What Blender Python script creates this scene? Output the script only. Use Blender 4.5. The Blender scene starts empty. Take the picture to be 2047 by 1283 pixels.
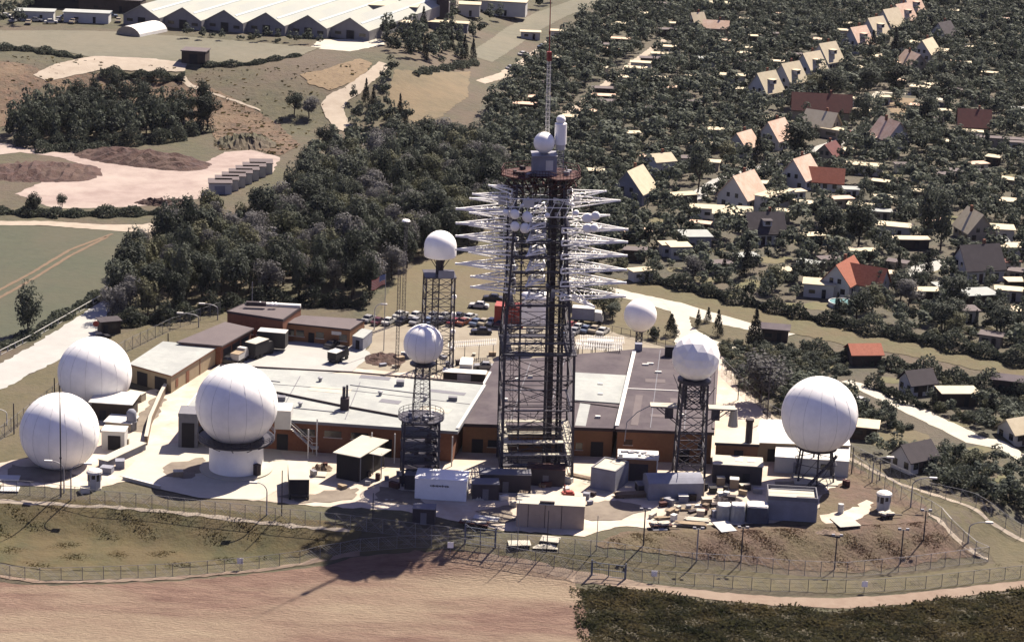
import bpy, bmesh, math, random
import numpy as np
from mathutils import Vector, Matrix
from mathutils.geometry import delaunay_2d_cdt
random.seed(7); np.random.seed(7)
R = math.radians
sc = bpy.context.scene
COL = sc.collection

# ---------------------------------------------------------------- camera, light, exposure
W0, H0, F0 = 2047.0, 1283.0, 4965.0          # photograph size and focal length in its pixels
CAM_H, PITCH, ROLL = 145.0, R(16.3), R(2.4)
cd = bpy.data.cameras.new('camera'); cam = bpy.data.objects.new('camera', cd); COL.objects.link(cam)
_f = Vector((0, math.cos(PITCH), -math.sin(PITCH)))
_r0 = Vector((1, 0, 0)); _u0 = Vector((0, math.sin(PITCH), math.cos(PITCH)))
CR = _r0*math.cos(ROLL) + _u0*math.sin(ROLL)
CU = _u0*math.cos(ROLL) - _r0*math.sin(ROLL)
CF = _f
CP = Vector((0, 0, CAM_H))
mw = Matrix((CR, CU, -CF)).transposed().to_4x4(); mw.translation = CP
cam.matrix_world = mw
cd.sensor_width = 36.0; cd.lens = F0/W0*36.0
cd.clip_start = 1.0; cd.clip_end = 6000.0
sc.camera = cam

SUN_EL, SUN_AZ = R(51), R(34)                # azimuth to the right of straight ahead
SUN = Vector((math.sin(SUN_AZ)*math.cos(SUN_EL), math.cos(SUN_AZ)*math.cos(SUN_EL), math.sin(SUN_EL)))
sl = bpy.data.lights.new('sun', 'SUN'); so = bpy.data.objects.new('sun', sl); COL.objects.link(so)
sl.energy = 5.0; sl.angle = R(0.5); sl.color = (1.0, 0.885, 0.74)
so.rotation_euler = SUN.to_track_quat('Z', 'Y').to_euler()
wd = bpy.data.worlds.new('World'); sc.world = wd; wd.use_nodes = True
nt = wd.node_tree; bg = nt.nodes['Background']
sky = nt.nodes.new('ShaderNodeTexSky'); sky.sky_type = 'NISHITA'; sky.sun_disc = False
sky.sun_elevation = SUN_EL; sky.sun_rotation = SUN_AZ
tn = nt.nodes.new('ShaderNodeMixRGB'); tn.blend_type = 'MULTIPLY'; tn.inputs[0].default_value = 1.0; tn.inputs[2].default_value = (.80, .67, .96, 1)
nt.links.new(sky.outputs[0], tn.inputs[1]); nt.links.new(tn.outputs[0], bg.inputs[0]); bg.inputs[1].default_value = 0.05
sc.view_settings.view_transform = 'Standard'; sc.view_settings.look = 'None'
sc.view_settings.gamma = 1.0; sc.view_settings.use_curve_mapping = False
sc.view_settings.exposure = 1.52

# ---------------------------------------------------------------- from photograph pixels to ground points
def ray(u, v):
    return (CF*F0 + CR*(u - W0/2) + CU*(H0/2 - v)).normalized()
def at_z(u, v, z):
    d = ray(u, v); t = (z - CP.z)/d.z
    return CP + d*t
def proj(p):
    q = Vector(p) - CP; d = q.dot(CF)
    return (W0/2 + F0*q.dot(CR)/d, H0/2 - F0*q.dot(CU)/d, d)
def smooth(t):
    t = max(0.0, min(1.0, t)); return t*t*(3-2*t)
def seg_dist(px, py, a, b):
    ax, ay = a; bx, by = b; dx, dy = bx-ax, by-ay
    t = max(0, min(1, ((px-ax)*dx + (py-ay)*dy)/(dx*dx+dy*dy+1e-9)))
    return math.hypot(px-ax-t*dx, py-ay-t*dy)
def inside(px, py, poly):
    c = False; n = len(poly); j = n-1
    for i in range(n):
        xi, yi = poly[i]; xj, yj = poly[j]
        if (yi > py) != (yj > py) and px < (xj-xi)*(py-yi)/(yj-yi)+xi: c = not c
        j = i
    return c
# front edge of the levelled station ground
EDGE_PX = [(0, 985), (190, 990), (330, 1006), (560, 1026), (700, 1042), (900, 1068), (1180, 1078), (1330, 1062), (1480, 1058), (1640, 1050), (1790, 1046), (1850, 1040)]
EDGE = [(p.x, p.y) for p in (at_z(u, v, 0) for u, v in EDGE_PX)]
EDGE = [(-400.0, EDGE[0][1]+6)] + EDGE + [(EDGE[-1][0]+10, EDGE[-1][1]+10), (EDGE[-1][0]+24, EDGE[-1][1]+60), (400.0, EDGE[-1][1]+200)]
DROP = 4.0
hc = at_z(330, 120, 0)
def ground_z(x, y):
    z = 0.0
    # distance in front of the edge
    if y < 520:
        d = min(seg_dist(x, y, EDGE[i], EDGE[i+1]) for i in range(len(EDGE)-1))
        poly = EDGE + [(400, 3000), (-400, 3000)]
        if not inside(x, y, poly):
            z -= DROP*smooth(d/11.0) + 0.025*max(0, d-11)
    # rise towards the tipped hill at the back of the field on the far side
    if y > 640 and x < 20:
        t = smooth((y - 672 - 0.25*(x+60))/58.0)*smooth((6-x)/50.0)
        z += 11.0*t + t*(1-t)*4.0*math.sin(x*.07+.5*math.sin(y*.05))
    return z
_gz = {}
def P(u, v, dz=0.0):
    """the ground point seen at a photograph pixel"""
    d = ray(u, v); z = 0.0
    lo = (15.0 - CP.z)/d.z; hi = (-9.0 - CP.z)/d.z
    n = 34; prev = lo
    for i in range(1, n+1):
        t = lo + (hi-lo)*i/n; q = CP + d*t
        if q.z <= ground_z(q.x, q.y):
            a, b = prev, t
            for _ in range(14):
                m = (a+b)/2; q = CP + d*m
                if q.z <= ground_z(q.x, q.y): b = m
                else: a = m
            q = CP + d*b
            return Vector((q.x, q.y, ground_z(q.x, q.y)+dz))
        prev = t
    q = CP + d*hi; return Vector((q.x, q.y, ground_z(q.x, q.y)+dz))
def G(x, y, dz=0.0): return Vector((x, y, ground_z(x, y)+dz))
def h_at(p, v):
    """height above point p at which the photograph shows row v"""
    q = Vector(p)-CP; a = q.dot(CU); b = CU.z; c = q.dot(CF); d = CF.z
    k = (H0/2 - v)/F0
    return (k*c - a)/(b - k*d)
def mpp(p): return (Vector(p)-CP).dot(CF)/F0    # metres per photograph pixel at p

# ---------------------------------------------------------------- materials
def srgb(r, g, b):
    f = lambda c: (c/255/12.92) if c/255 <= 0.04045 else ((c/255+0.055)/1.055)**2.4
    return (f(r), f(g), f(b))
# lightness of each material against the first estimate (1 = as written)
K_ALBEDO = {n: 1.0 for n in ('white_shell shell_seam leaf_dark_green leaf_grey_green leaf_olive needle_dark dark_steel fence_steel dark_glass dark_opening tyre_rubber bark dark_fascia signal_red flag_red flag_blue garden_ground rank_weeds rank_weed_leaves dark_felt_roof rust_red_deck fence_wire').split()}
K_ALBEDO.update({'antenna_white': 1.3, 'blue_grey_steel': .9, 'tan_container': 1.0, 'dark_felt_roof': .55, 'red_tile_roof': .8, 'dry_bank_grass': .75, 'dry_tuft': .85, 'bank_grass': .56, 'bank_tuft': .56, 'rank_weed_leaves': .8, 'pale_felt_roof': .75, 'white_paint': .85, 'pale_yard': .98, 'pale_concrete': .85, 'bleached_tarmac': .72, 'leaf_dark_green': 1.12, 'leaf_olive': 1.2, 'leaf_grey_green': 1.12, 'tipped_sand': .72, 'white_render': .75, 'brown_brick': .8, 'cream_roof': .85, 'pink_tile_roof': 1.0, 'red_tile_roof': .85, 'galvanised_steel': .9, 'rank_weeds': .8})
def mat(name, c1, c2=None, scale=1.0, big=None, bigscale=0.05, bigamt=0.6, rough=0.9, metal=0.0, bump=0.0, bumpscale=None, stretch=None, rot=0.0, spec=0.3, rnd=0.0, detail=5.0, lo=0.35, hi=0.65):
    m = bpy.data.materials.new(name); m.use_nodes = True; t = m.node_tree; N = t.nodes; L = t.links
    b = N['Principled BSDF']; b.inputs['Roughness'].default_value = rough; b.inputs['Metallic'].default_value = metal
    b.inputs['Specular IOR Level'].default_value = spec
    tc = N.new('ShaderNodeTexCoord'); mp = N.new('ShaderNodeMapping'); L.new(tc.outputs['Object'], mp.inputs[0])
    mp.inputs['Rotation'].default_value = (0, 0, rot)
    if stretch: mp.inputs['Scale'].default_value = stretch
    def noise(s, d, src):
        n = N.new('ShaderNodeTexNoise'); n.inputs['Scale'].default_value = s; n.inputs['Detail'].default_value = d
        n.inputs['Roughness'].default_value = 0.65; L.new(src, n.inputs['Vector']); return n
    k = K_ALBEDO.get(name, .62)*(1.0 if name in ('white_shell', 'shell_seam') else .70)
    c1 = tuple(x*k for x in c1); c2 = tuple(x*k for x in c2) if c2 else None; big = tuple(x*k for x in big) if big else None
    out = None
    c2 = c2 or tuple(min(1, x*0.86) for x in c1)
    n1 = noise(scale, detail, mp.outputs[0]); r1 = N.new('ShaderNodeValToRGB'); L.new(n1.outputs[0], r1.inputs[0])
    r1.color_ramp.elements[0].position = lo; r1.color_ramp.elements[1].position = hi
    r1.color_ramp.elements[0].color = (*c1, 1); r1.color_ramp.elements[1].color = (*c2, 1)
    out = r1.outputs[0]
    if big:
        n2 = noise(bigscale, 4.0, mp.outputs[0]); r2 = N.new('ShaderNodeValToRGB'); L.new(n2.outputs[0], r2.inputs[0])
        r2.color_ramp.elements[0].position = 0.42; r2.color_ramp.elements[1].position = 0.62
        r2.color_ramp.elements[0].color = (0, 0, 0, 1); r2.color_ramp.elements[1].color = (bigamt, bigamt, bigamt, 1)
        mx = N.new('ShaderNodeMixRGB'); L.new(r2.outputs[0], mx.inputs[0]); L.new(out, mx.inputs[1]); mx.inputs[2].default_value = (*big, 1)
        out = mx.outputs[0]
    if rnd:
        oi = N.new('ShaderNodeObjectInfo'); hs = N.new('ShaderNodeHueSaturation')
        ma = N.new('ShaderNodeMapRange'); L.new(oi.outputs['Random'], ma.inputs[0]); ma.inputs[3].default_value = 1-rnd; ma.inputs[4].default_value = 1+rnd
        mb = N.new('ShaderNodeMapRange'); L.new(oi.outputs['Random'], mb.inputs[0]); mb.inputs[3].default_value = 0.5+rnd*0.06; mb.inputs[4].default_value = 0.5-rnd*0.06
        L.new(ma.outputs[0], hs.inputs['Value']); L.new(mb.outputs[0], hs.inputs['Hue']); L.new(out, hs.inputs['Color']); out = hs.outputs[0]
    L.new(out, b.inputs['Base Color'])
    if bump:
        bn = N.new('ShaderNodeBump'); bn.inputs['Strength'].default_value = 1.0; bn.inputs['Distance'].default_value = bump
        n3 = noise(bumpscale or scale*1.7, 4.0, mp.outputs[0]); L.new(n3.outputs[0], bn.inputs['Height']); L.new(bn.outputs[0], b.inputs['Normal'])
    return m

M = {}
M['ground'] = mat('rough_grass', (.128, .118, .062), (.082, .080, .046), .35, big=(.165, .112, .085), bigscale=.03, bump=.35)
M['garden_soil'] = mat('garden_ground', (.070, .066, .042), (.046, .044, .032), .5, big=(.10, .078, .055), bigscale=.06, bump=.3)
M['plough'] = mat('ploughed_earth', (.38, .25, .19), (.22, .128, .10), .55, big=(.50, .40, .28), bigscale=.045, bigamt=.8, bump=.6, bumpscale=2.4, stretch=(.38, 1.35, 1), detail=10, lo=.34, hi=.68, spec=.2, rot=R(14))
M['path'] = mat('sandy_path', (.38, .285, .215), (.30, .21, .155), .6, big=(.42, .33, .25), bigscale=.08, bump=.05)
M['bank_green'] = mat('bank_grass', (.160, .130, .050), (.085, .088, .034), .22, big=(.175, .120, .055), bigscale=.07, bump=.35)
M['bank_brown'] = mat('dry_bank_grass', (.165, .105, .075), (.11, .072, .05), .5, big=(.14, .12, .055), bigscale=.09, bump=.35)
M['verge'] = mat('verge_grass', (.155, .13, .065), (.11, .098, .048), .5, big=(.17, .135, .085), bigscale=.1, bump=.2)
M['yard'] = mat('pale_yard', (.62, .55, .46), (.50, .43, .35), .25, big=(.36, .29, .23), bigscale=.09, bigamt=.6, bump=.04)
M['concrete'] = mat('pale_concrete', (.60, .56, .47), (.53, .50, .42), .4, big=(.48, .45, .38), bigscale=.15, bigamt=.4)
M['tarmac'] = mat('bleached_tarmac', (.56, .56, .53), (.49, .49, .47), .3, big=(.43, .42, .40), bigscale=.08, bigamt=.4)
M['car_park'] = mat('car_park_gravel', (.42, .37, .28), (.33, .28, .21), .3, big=(.50, .45, .36), bigscale=.08, bigamt=.5, bump=.04)
M['lawn'] = mat('dry_lawn', (.185, .160, .085), (.15, .125, .066), .5, big=(.20, .15, .09), bigscale=.06, bigamt=.5, bump=.12)
M['strip'] = mat('strip_grass', (.165, .150, .07), (.130, .115, .055), .5, big=(.17, .12, .062), bigscale=.09, bump=.2)
M['field'] = mat('green_field', (.102, .112, .066), (.080, .090, .054), .4, big=(.125, .112, .07), bigscale=.03, bump=.12)
M['upper_field'] = mat('upper_meadow', (.215, .205, .145), (.175, .165, .115), .3, big=(.25, .22, .155), bigscale=.03, bump=.15)
M['sand'] = mat('tipped_sand', (.46, .37, .33), (.35, .265, .235), .18, big=(.54, .46, .40), bigscale=.05, bigamt=.7, bump=.15)
M['pale_track'] = mat('pale_track', (.60, .52, .42), (.50, .42, .33), .3, bump=.05)
M['brown_track'] = mat('brown_track', (.27, .185, .115), (.22, .15, .095), .4, bump=.05)
M['heap'] = mat('rusty_spoil', (.125, .060, .048), (.06, .032, .032), .55, big=(.16, .10, .075), bigscale=.15, bump=.5)
M['meadow'] = mat('dry_meadow', (.235, .185, .105), (.175, .14, .08), .35, big=(.29, .21, .12), bigscale=.06, bump=.2)
M['hay'] = mat('straw_slope', (.33, .24, .14), (.24, .17, .10), .5, bump=.2)
M['white'] = mat('white_shell', (.78, .765, .73), (.75, .735, .705), .12, big=(.585, .58, .565), bigscale=.5, bigamt=.35, rough=.55)
M['white_paint'] = mat('white_paint', (.78, .77, .73), (.68, .66, .62), .8, rough=.6)
M['grey_roof'] = mat('pale_felt_roof', (.50, .525, .50), (.43, .455, .435), .9, big=(.36, .38, .375), bigscale=.13, bigamt=.7, bump=.03)
M['purple_roof'] = mat('dark_felt_roof', (.120, .092, .112), (.088, .068, .084), .9, big=(.175, .145, .155), bigscale=.16, bigamt=.8, bump=.02)
M['mauve_roof'] = mat('mauve_felt_roof', (.195, .16, .165), (.165, .135, .14), .35, big=(.23, .19, .19), bigscale=.15, bigamt=.5)
M['brick'] = mat('brown_brick', (.26, .105, .058), (.19, .075, .045), 2.5, big=(.30, .13, .075), bigscale=.3)
M['tan_brick'] = mat('tan_render', (.46, .23, .115), (.38, .19, .095), 1.5, big=(.34, .165, .085), bigscale=.3)
M['tan'] = mat('tan_wall', (.56, .45, .29), (.50, .39, .25), .8, rough=.7)
M['fascia'] = mat('dark_fascia', (.06, .045, .05), (.045, .035, .04), 1.0)
M['fascia_grey'] = mat('grey_fascia', (.30, .30, .34), (.25, .25, .29), 1.0)
M['steel'] = mat('dark_steel', (.060, .058, .075), (.040, .036, .048), 1.2, rough=.55, metal=.2)
M['grey_steel'] = mat('galvanised_steel', (.34, .34, .37), (.26, .26, .29), 1.0, rough=.5, metal=.2)
M['post_steel'] = mat('fence_steel', (.22, .22, .24), (.17, .17, .18), 1.0, rough=.6)
M['rust'] = mat('rust_red_deck', (.105, .038, .033), (.045, .022, .022), 1.4)
M['red'] = mat('signal_red', (.34, .048, .036), (.24, .036, .028), 1.0, rough=.6)
M['glass'] = mat('dark_glass', (.02, .022, .03), (.03, .032, .04), 1.0, rough=.12, spec=.5)
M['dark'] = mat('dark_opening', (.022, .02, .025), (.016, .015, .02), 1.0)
M['rubber'] = mat('tyre_rubber', (.02, .02, .02), (.028, .028, .028), 2.0)
M['blue_grey'] = mat('blue_grey_steel', (.30, .31, .37), (.25, .26, .31), .6, big=(.22, .22, .26), bigscale=.4)
M['olive'] = mat('olive_canvas', (.065, .062, .062), (.05, .048, .05), .6)
M['tan_box'] = mat('tan_container', (.46, .36, .285), (.40, .31, .245), .7, rough=.7)
M['card'] = mat('cardboard', (.52, .41, .28), (.45, .34, .23), 1.5)
M['timber'] = mat('weathered_timber', (.33, .25, .18), (.24, .17, .12), 1.5)
M['cream_roof'] = mat('cream_roof', (.66, .58, .42), (.57, .49, .35), .6, rnd=.08)
M['pink_roof'] = mat('pink_tile_roof', (.62, .44, .33), (.47, .32, .235), 2.2, big=(.66, .53, .43), bigscale=.35, rnd=.06)
M['red_roof'] = mat('red_tile_roof', (.42, .155, .095), (.31, .105, .065), 2.0, big=(.36, .12, .07), bigscale=.3, rnd=.08)
M['maroon_roof'] = mat('maroon_tile_roof', (.22, .075, .068), (.165, .058, .055), 1.0, rnd=.08)
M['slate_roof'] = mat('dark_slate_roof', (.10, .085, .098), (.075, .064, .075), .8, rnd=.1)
M['house_white'] = mat('white_render', (.74, .73, .70), (.66, .65, .62), .6, rnd=.05)
M['house_cream'] = mat('cream_render', (.60, .53, .42), (.52, .45, .35), .6, rnd=.06)
M['shed_wood'] = mat('shed_wood', (.11, .08, .065), (.075, .055, .045), 1.0, rnd=.2)
M['bark'] = mat('bark', (.085, .065, .055), (.055, .042, .036), 2.0)
def translucent(m, k):
    t = m.node_tree; N = t.nodes; L = t.links; b = N['Principled BSDF']; o = N['Material Output']
    tr = N.new('ShaderNodeBsdfTranslucent'); mx = N.new('ShaderNodeMixShader'); mx.inputs[0].default_value = k
    L.new(b.inputs['Base Color'].links[0].from_socket, tr.inputs[0]); L.new(b.outputs[0], mx.inputs[1]); L.new(tr.outputs[0], mx.inputs[2]); L.new(mx.outputs[0], o.inputs[0])
    return m
def leaf_mat(name, c1, c2, rnd):
    m = mat(name, c1, c2, .55, rnd=rnd, rough=.75, spec=.15, detail=3, lo=.3, hi=.7)
    return translucent(m, .28)
M['leaf'] = leaf_mat('leaf_dark_green', (.024, .032, .029), (.086, .098, .070), .42)
M['leaf_grey'] = leaf_mat('leaf_grey_green', (.070, .070, .072), (.165, .160, .158), .3)
M['leaf_olive'] = leaf_mat('leaf_olive', (.042, .049, .031), (.125, .126, .076), .35)
M['needle'] = leaf_mat('needle_dark', (.018, .022, .020), (.042, .046, .04), .25)
M['crop'] = mat('rank_weeds', (.036, .036, .022), (.082, .070, .044), .35, big=(.11, .085, .05), bigscale=.10, bigamt=.55)
M['crop_leaf'] = mat('rank_weed_leaves', (.030, .036, .018), (.115, .108, .055), .16, big=(.18, .14, .07), bigscale=.12, bigamt=.6)
M['pool'] = mat('pool_water', (.30, .55, .58), (.36, .60, .62), 1.0, rough=.1)
M['bank_tuft'] = translucent(mat('bank_tuft', (.165, .132, .052), (.090, .090, .036), .22, big=(.18, .122, .057), bigscale=.07), .5)
M['dry_tuft'] = translucent(mat('dry_tuft', (.17, .108, .075), (.12, .078, .055), .5, big=(.14, .115, .055), bigscale=.09), .5)
M['verge_tuft'] = translucent(mat('verge_tuft', (.125, .11, .052), (.09, .084, .04), .5), .5)
translucent(M['crop_leaf'], .45)
M['antenna_white'] = mat('antenna_white', (.80, .79, .77), (.74, .73, .71), 1.0, rough=.5)
M['stain'] = mat('yard_stain', (.30, .25, .20), (.22, .18, .145), .6, big=(.40, .34, .27), bigscale=.2)
M['slope_earth'] = mat('bare_slope', (.21, .125, .080), (.100, .075, .048), .35, big=(.27, .19, .115), bigscale=.08, bump=.7, bumpscale=.5)
M['garden_lawn'] = mat('garden_lawn', (.19, .18, .085), (.14, .14, .065), .6, big=(.24, .19, .11), bigscale=.1, bump=.1)
# ---------------------------------------------------------------- mesh helper
class MB:
    def __init__(s): s.v = []; s.f = []
    def add(s, vs, fs):
        o = len(s.v); s.v += [tuple(map(float, x)) for x in vs]; s.f += [tuple(i+o for i in f) for f in fs]; return s
    def hexa(s, a, b):
        """a: four bottom corners (ccw), b: four top corners"""
        return s.add(list(a)+list(b), [(3, 2, 1, 0), (4, 5, 6, 7), (0, 1, 5, 4), (1, 2, 6, 5), (2, 3, 7, 6), (3, 0, 4, 7)])
    def box(s, c, d, rz=0.0):
        x, y, z = c; a, b, h = d[0]/2, d[1]/2, d[2]/2; co, si = math.cos(rz), math.sin(rz)
        q = [(-a, -b), (a, -b), (a, b), (-a, b)]
        q = [(x+co*i-si*j, y+si*i+co*j) for i, j in q]
        return s.hexa([(i, j, z-h) for i, j in q], [(i, j, z+h) for i, j in q])
    def beam(s, p, q, r, n=4, r2=None):
        p, q = Vector(p), Vector(q); d = q-p
        if d.length < 1e-6: return s
        d.normalize(); a = d.cross(Vector((0, 0, 1)) if abs(d.z) < .95 else Vector((1, 0, 0))).normalized(); b = d.cross(a)
        r2 = r if r2 is None else r2; vs = []
        for c, rr in ((p, r), (q, r2)):
            for i in range(n):
                t = 2*math.pi*(i+.5)/n; vs.append(c + a*math.cos(t)*rr + b*math.sin(t)*rr)
        fs = [(i, (i+1) % n, n+(i+1) % n, n+i) for i in range(n)] + [tuple(range(n-1, -1, -1)), tuple(range(n, 2*n))]
        return s.add(vs, fs)
    def path(s, pts, r, n=4):
        for a, b in zip(pts[:-1], pts[1:]): s.beam(a, b, r, n)
        return s
    def lathe(s, prof, n=24, c=(0, 0, 0), cap=True):
        vs = []
        for r, z in prof:
            for i in range(n):
                t = 2*math.pi*i/n; vs.append((c[0]+r*math.cos(t), c[1]+r*math.sin(t), c[2]+z))
        fs = []
        for k in range(len(prof)-1):
            for i in range(n):
                fs.append((k*n+i, k*n+(i+1) % n, (k+1)*n+(i+1) % n, (k+1)*n+i))
        if cap:
            fs.append(tuple(range(n-1, -1, -1))); fs.append(tuple(range((len(prof)-1)*n, len(prof)*n)))
        return s.add(vs, fs)
    def prism(s, poly, z0, z1):
        n = len(poly); vs = [(x, y, z0) for x, y in poly]+[(x, y, z1) for x, y in poly]
        return s.add(vs, [tuple(range(n-1, -1, -1)), tuple(range(n, 2*n))]+[(i, (i+1) % n, n+(i+1) % n, n+i) for i in range(n)])
    def build(s, name, m, parent=None, loc=None, smooth=False):
        me = bpy.data.meshes.new(name); me.from_pydata(s.v, [], s.f); me.materials.append(m)
        bm = bmesh.new(); bm.from_mesh(me); bmesh.ops.recalc_face_normals(bm, faces=bm.faces); bm.to_mesh(me); bm.free()
        if smooth:
            me.polygons.foreach_set('use_smooth', [True]*len(me.polygons))
        o = bpy.data.objects.new(name, me); COL.objects.link(o)
        if parent is not None: o.parent = parent
        if loc is not None: o.location = loc
        return o
def tag(o, label=None, cat=None, group=None, kind=None):
    if label: o['label'] = label
    if cat: o['category'] = cat
    if group: o['group'] = group
    if kind: o['kind'] = kind
    return o
def thing(name, label, cat, loc, rz=0.0, group=None):
    o = bpy.data.objects.new(name, None); COL.objects.link(o); o.empty_display_size = .5
    o.location = loc; o.rotation_euler = (0, 0, rz)
    return tag(o, label, cat, group)
KIDS = {}
def copy_tree(o, parent=None):
    c = o.copy(); COL.objects.link(c)
    if parent is not None: c.parent = parent
    for ch in [x for x in bpy.data.objects if x.parent == o]: copy_tree(ch, c)
    return c
def copy_thing(o, kids, loc, rz, label=None, scale=None, group=None):
    c = o.copy(); COL.objects.link(c); c.location = loc; c.rotation_euler = (0, 0, rz)
    if label: c['label'] = label
    if group: c['group'] = group
    if scale: c.scale = scale if hasattr(scale, '__len__') else (scale,)*3
    for k in kids:
        d = k.copy(); COL.objects.link(d); d.parent = c
    return c

# ---------------------------------------------------------------- ground sheet and patches
def ground_sheet():
    def axis(a, b, fine0, fine1, step, coarse):
        xs = []; x = a
        while x < b:
            xs.append(x); x += step if fine0 <= x < fine1 else coarse
        return xs+[b]
    xs = [-2500, -1500, -900, -600, -400, -300, -240] + axis(-200, -90, -200, -90, 3.6, 8)[:-1] + axis(-90, 200, -90, 95, 1.6, 8) + [240, 300, 400, 600, 900, 1500, 2500]
    ys = [100, 180, 240, 280] + axis(300, 640, 318, 440, 1.6, 7)[:-1] + axis(640, 780, 640, 780, 3.6, 7)[:-1] + axis(780, 1000, 0, 0, 1, 7) + [1050, 1150, 1400, 1900, 2700, 4000]
    vs = [(x, y, ground_z(x, y)) for y in ys for x in xs]; n = len(xs)
    fs = [(j*n+i, j*n+i+1, (j+1)*n+i+1, (j+1)*n+i) for j in range(len(ys)-1) for i in range(n-1)]
    mb = MB(); mb.v = vs; mb.f = fs
    o = mb.build('ground', M['ground'], smooth=True); o['kind'] = 'structure'
    return o
ground_sheet()
_prnd = random.Random(3)
PATCHES = {}
def patch(name, px, m, lift, step=3.0, jit=.35, world=None, fine=1.2, key=None):
    """a sheet of ground cover lying just above the ground, outlined in photograph pixels"""
    poly = [(q.x, q.y) for q in (P(u, v) for u, v in px)] if world is None else world
    if key: PATCHES[key] = poly
    # ragged outline
    out = []
    for i in range(len(poly)):
        a = Vector(poly[i]); b = Vector(poly[(i+1) % len(poly)]); L = (b-a).length; n = max(1, int(L/fine))
        for k in range(n):
            q = a.lerp(b, k/n)
            if jit: q += Vector((_prnd.uniform(-jit, jit), _prnd.uniform(-jit, jit)))
            out.append(q)
    nb = len(out); pts = list(out)
    xs = [p[0] for p in out]; ys = [p[1] for p in out]
    x = min(xs)
    base = [(p[0], p[1]) for p in out]
    while x < max(xs):
        y = min(ys)
        while y < max(ys):
            st = step
            if inside(x, y, base): pts.append(Vector((x+_prnd.uniform(-.1, .1), y+_prnd.uniform(-.1, .1))))
            y += st
        x += step
    v, e, f, *_ = delaunay_2d_cdt(pts, [(i, (i+1) % nb) for i in range(nb)], [tuple(range(nb))], 1, 1e-4)
    mb = MB(); mb.v = [(p.x, p.y, ground_z(p.x, p.y)+lift) for p in v]; mb.f = [tuple(t) for t in f]
    o = mb.build(name, m, smooth=True); o['kind'] = 'structure'
    for p in o.data.polygons:
        pass
    return o
def ribbon(name, px, wid, m, lift, jit=.25, key=None, step=2.5):
    """a track of even width along a pixel line"""
    c = [Vector((q.x, q.y)) for q in (P(u, v) for u, v in px)]
    ws = wid if hasattr(wid, '__len__') else [wid]*len(c)
    l, r = [], []
    for i, q in enumerate(c):
        d = (c[min(i+1, len(c)-1)] - c[max(i-1, 0)]).normalized(); n = Vector((-d.y, d.x))
        l.append(tuple(q+n*ws[i]/2)); r.append(tuple(q-n*ws[i]/2))
    return patch(name, None, m, lift, step=step, jit=jit, world=l+r[::-1], key=key)

patch('upper_field', [(-20, 62), (150, 62), (230, 64), (420, 78), (640, 96), (600, 112), (480, 128), (400, 134), (300, 122), (200, 120), (90, 96), (-20, 92)], M['upper_field'], .12, step=3.6)
patch('hay_slope', [(600, 150), (650, 140), (720, 118), (745, 128), (720, 160), (660, 182), (620, 170)], M['hay'], .16, step=3.6)
ribbon('hill_track', [(80, 158), (130, 140), (200, 124), (300, 130), (372, 136)], [5, 9, 12, 10, 6], M['pale_track'], .22)
ribbon('hill_path', [(360, 150), (378, 172), (430, 190), (520, 222)], [2.2, 2.0, 1.2, .8], M['pale_track'], .22)
patch('sand_yard', [(-20, 285), (60, 292), (110, 302), (180, 305), (250, 318), (330, 330), (400, 330), (450, 305), (500, 300), (560, 315), (545, 345), (450, 385), (350, 408), (250, 414), (110, 418), (30, 388), (90, 362), (200, 345), (120, 315), (40, 305), (-20, 312)], M['sand'], .06, step=4)
patch('field', [(-30, 448), (150, 455), (290, 468), (250, 510), (225, 560), (195, 598), (130, 640), (60, 684), (-30, 710)], M['field'], .05, step=5)
ribbon('farm_track', [(-30, 447), (90, 447), (200, 455), (290, 458), (345, 450)], [4, 4, 5, 8, 8], M['pale_track'], .12)
ribbon('wheel_track', [(-30, 612), (60, 562), (140, 512), (215, 474)], .9, M['brown_track'], .10, jit=.1)
ribbon('wheel_track', [(-30, 596), (60, 548), (140, 500), (225, 468)], .9, M['brown_track'], .10, jit=.1)
ribbon('winding_path', [(770, 128), (742, 152), (705, 182), (674, 198), (664, 215), (672, 236), (690, 256), (720, 272)], [4, 4, 5, 6, 6.5, 6, 5, 3], M['pale_track'], .2)
patch('meadow', [(790, 140), (860, 148), (940, 143), (935, 195), (880, 235), (830, 245), (785, 225), (775, 180)], M['meadow'], .06, step=5)
ribbon('far_meadow_strip', [(960, 118), (1040, 62), (1100, 30), (1185, 0), (1260, -30)], [8, 10, 12, 12, 12], M['upper_field'], .07)
patch('greenhouse_forecourt', [(640, 80), (760, 78), (770, 90), (700, 104), (620, 96)], M['concrete'], .06, step=6)
ribbon('allotment_path', [(960, 165), (1010, 150), (1050, 128), (1080, 105), (1130, 60)], [3, 4, 5, 5, 4], M['pale_track'], .10)
ribbon('allotment_path', [(1130, 232), (1165, 205), (1200, 178), (1262, 130), (1330, 80)], 2.6, M['pale_track'], .10)
# gardens right of the station
patch('garden_ground', [(960, 350), (940, 250), (1000, 160), (1060, 110), (1160, 40), (1240, -30), (2120, -30), (2120, 745), (1900, 712), (1700, 668), (1500, 616), (1290, 566), (1180, 548), (1010, 505), (985, 430)], M['garden_soil'], .05, step=8)
patch('garden_ground', [(1460, 706), (1500, 690), (1700, 706), (1900, 745), (2120, 790), (2120, 1060), (1990, 1025), (1860, 975), (1720, 905), (1560, 830), (1448, 742)], M['garden_soil'], .05, step=6)
patch('lawn', [(1750, 868), (1800, 852), (1858, 870), (1862, 895), (1800, 905), (1742, 890)], M['lawn'], .10)
patch('lawn', [(1762, 195), (1830, 198), (1800, 238), (1790, 240)], M['hay'], .12)
ribbon('street', [(1380, 400), (1440, 362), (1530, 335), (1600, 312), (1690, 280), (1720, 262)], 4.5, M['tarmac'], .10)
ribbon('street', [(1690, 240), (1760, 185), (1830, 190), (1900, 203)], 3.0, M['concrete'], .11)
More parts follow.
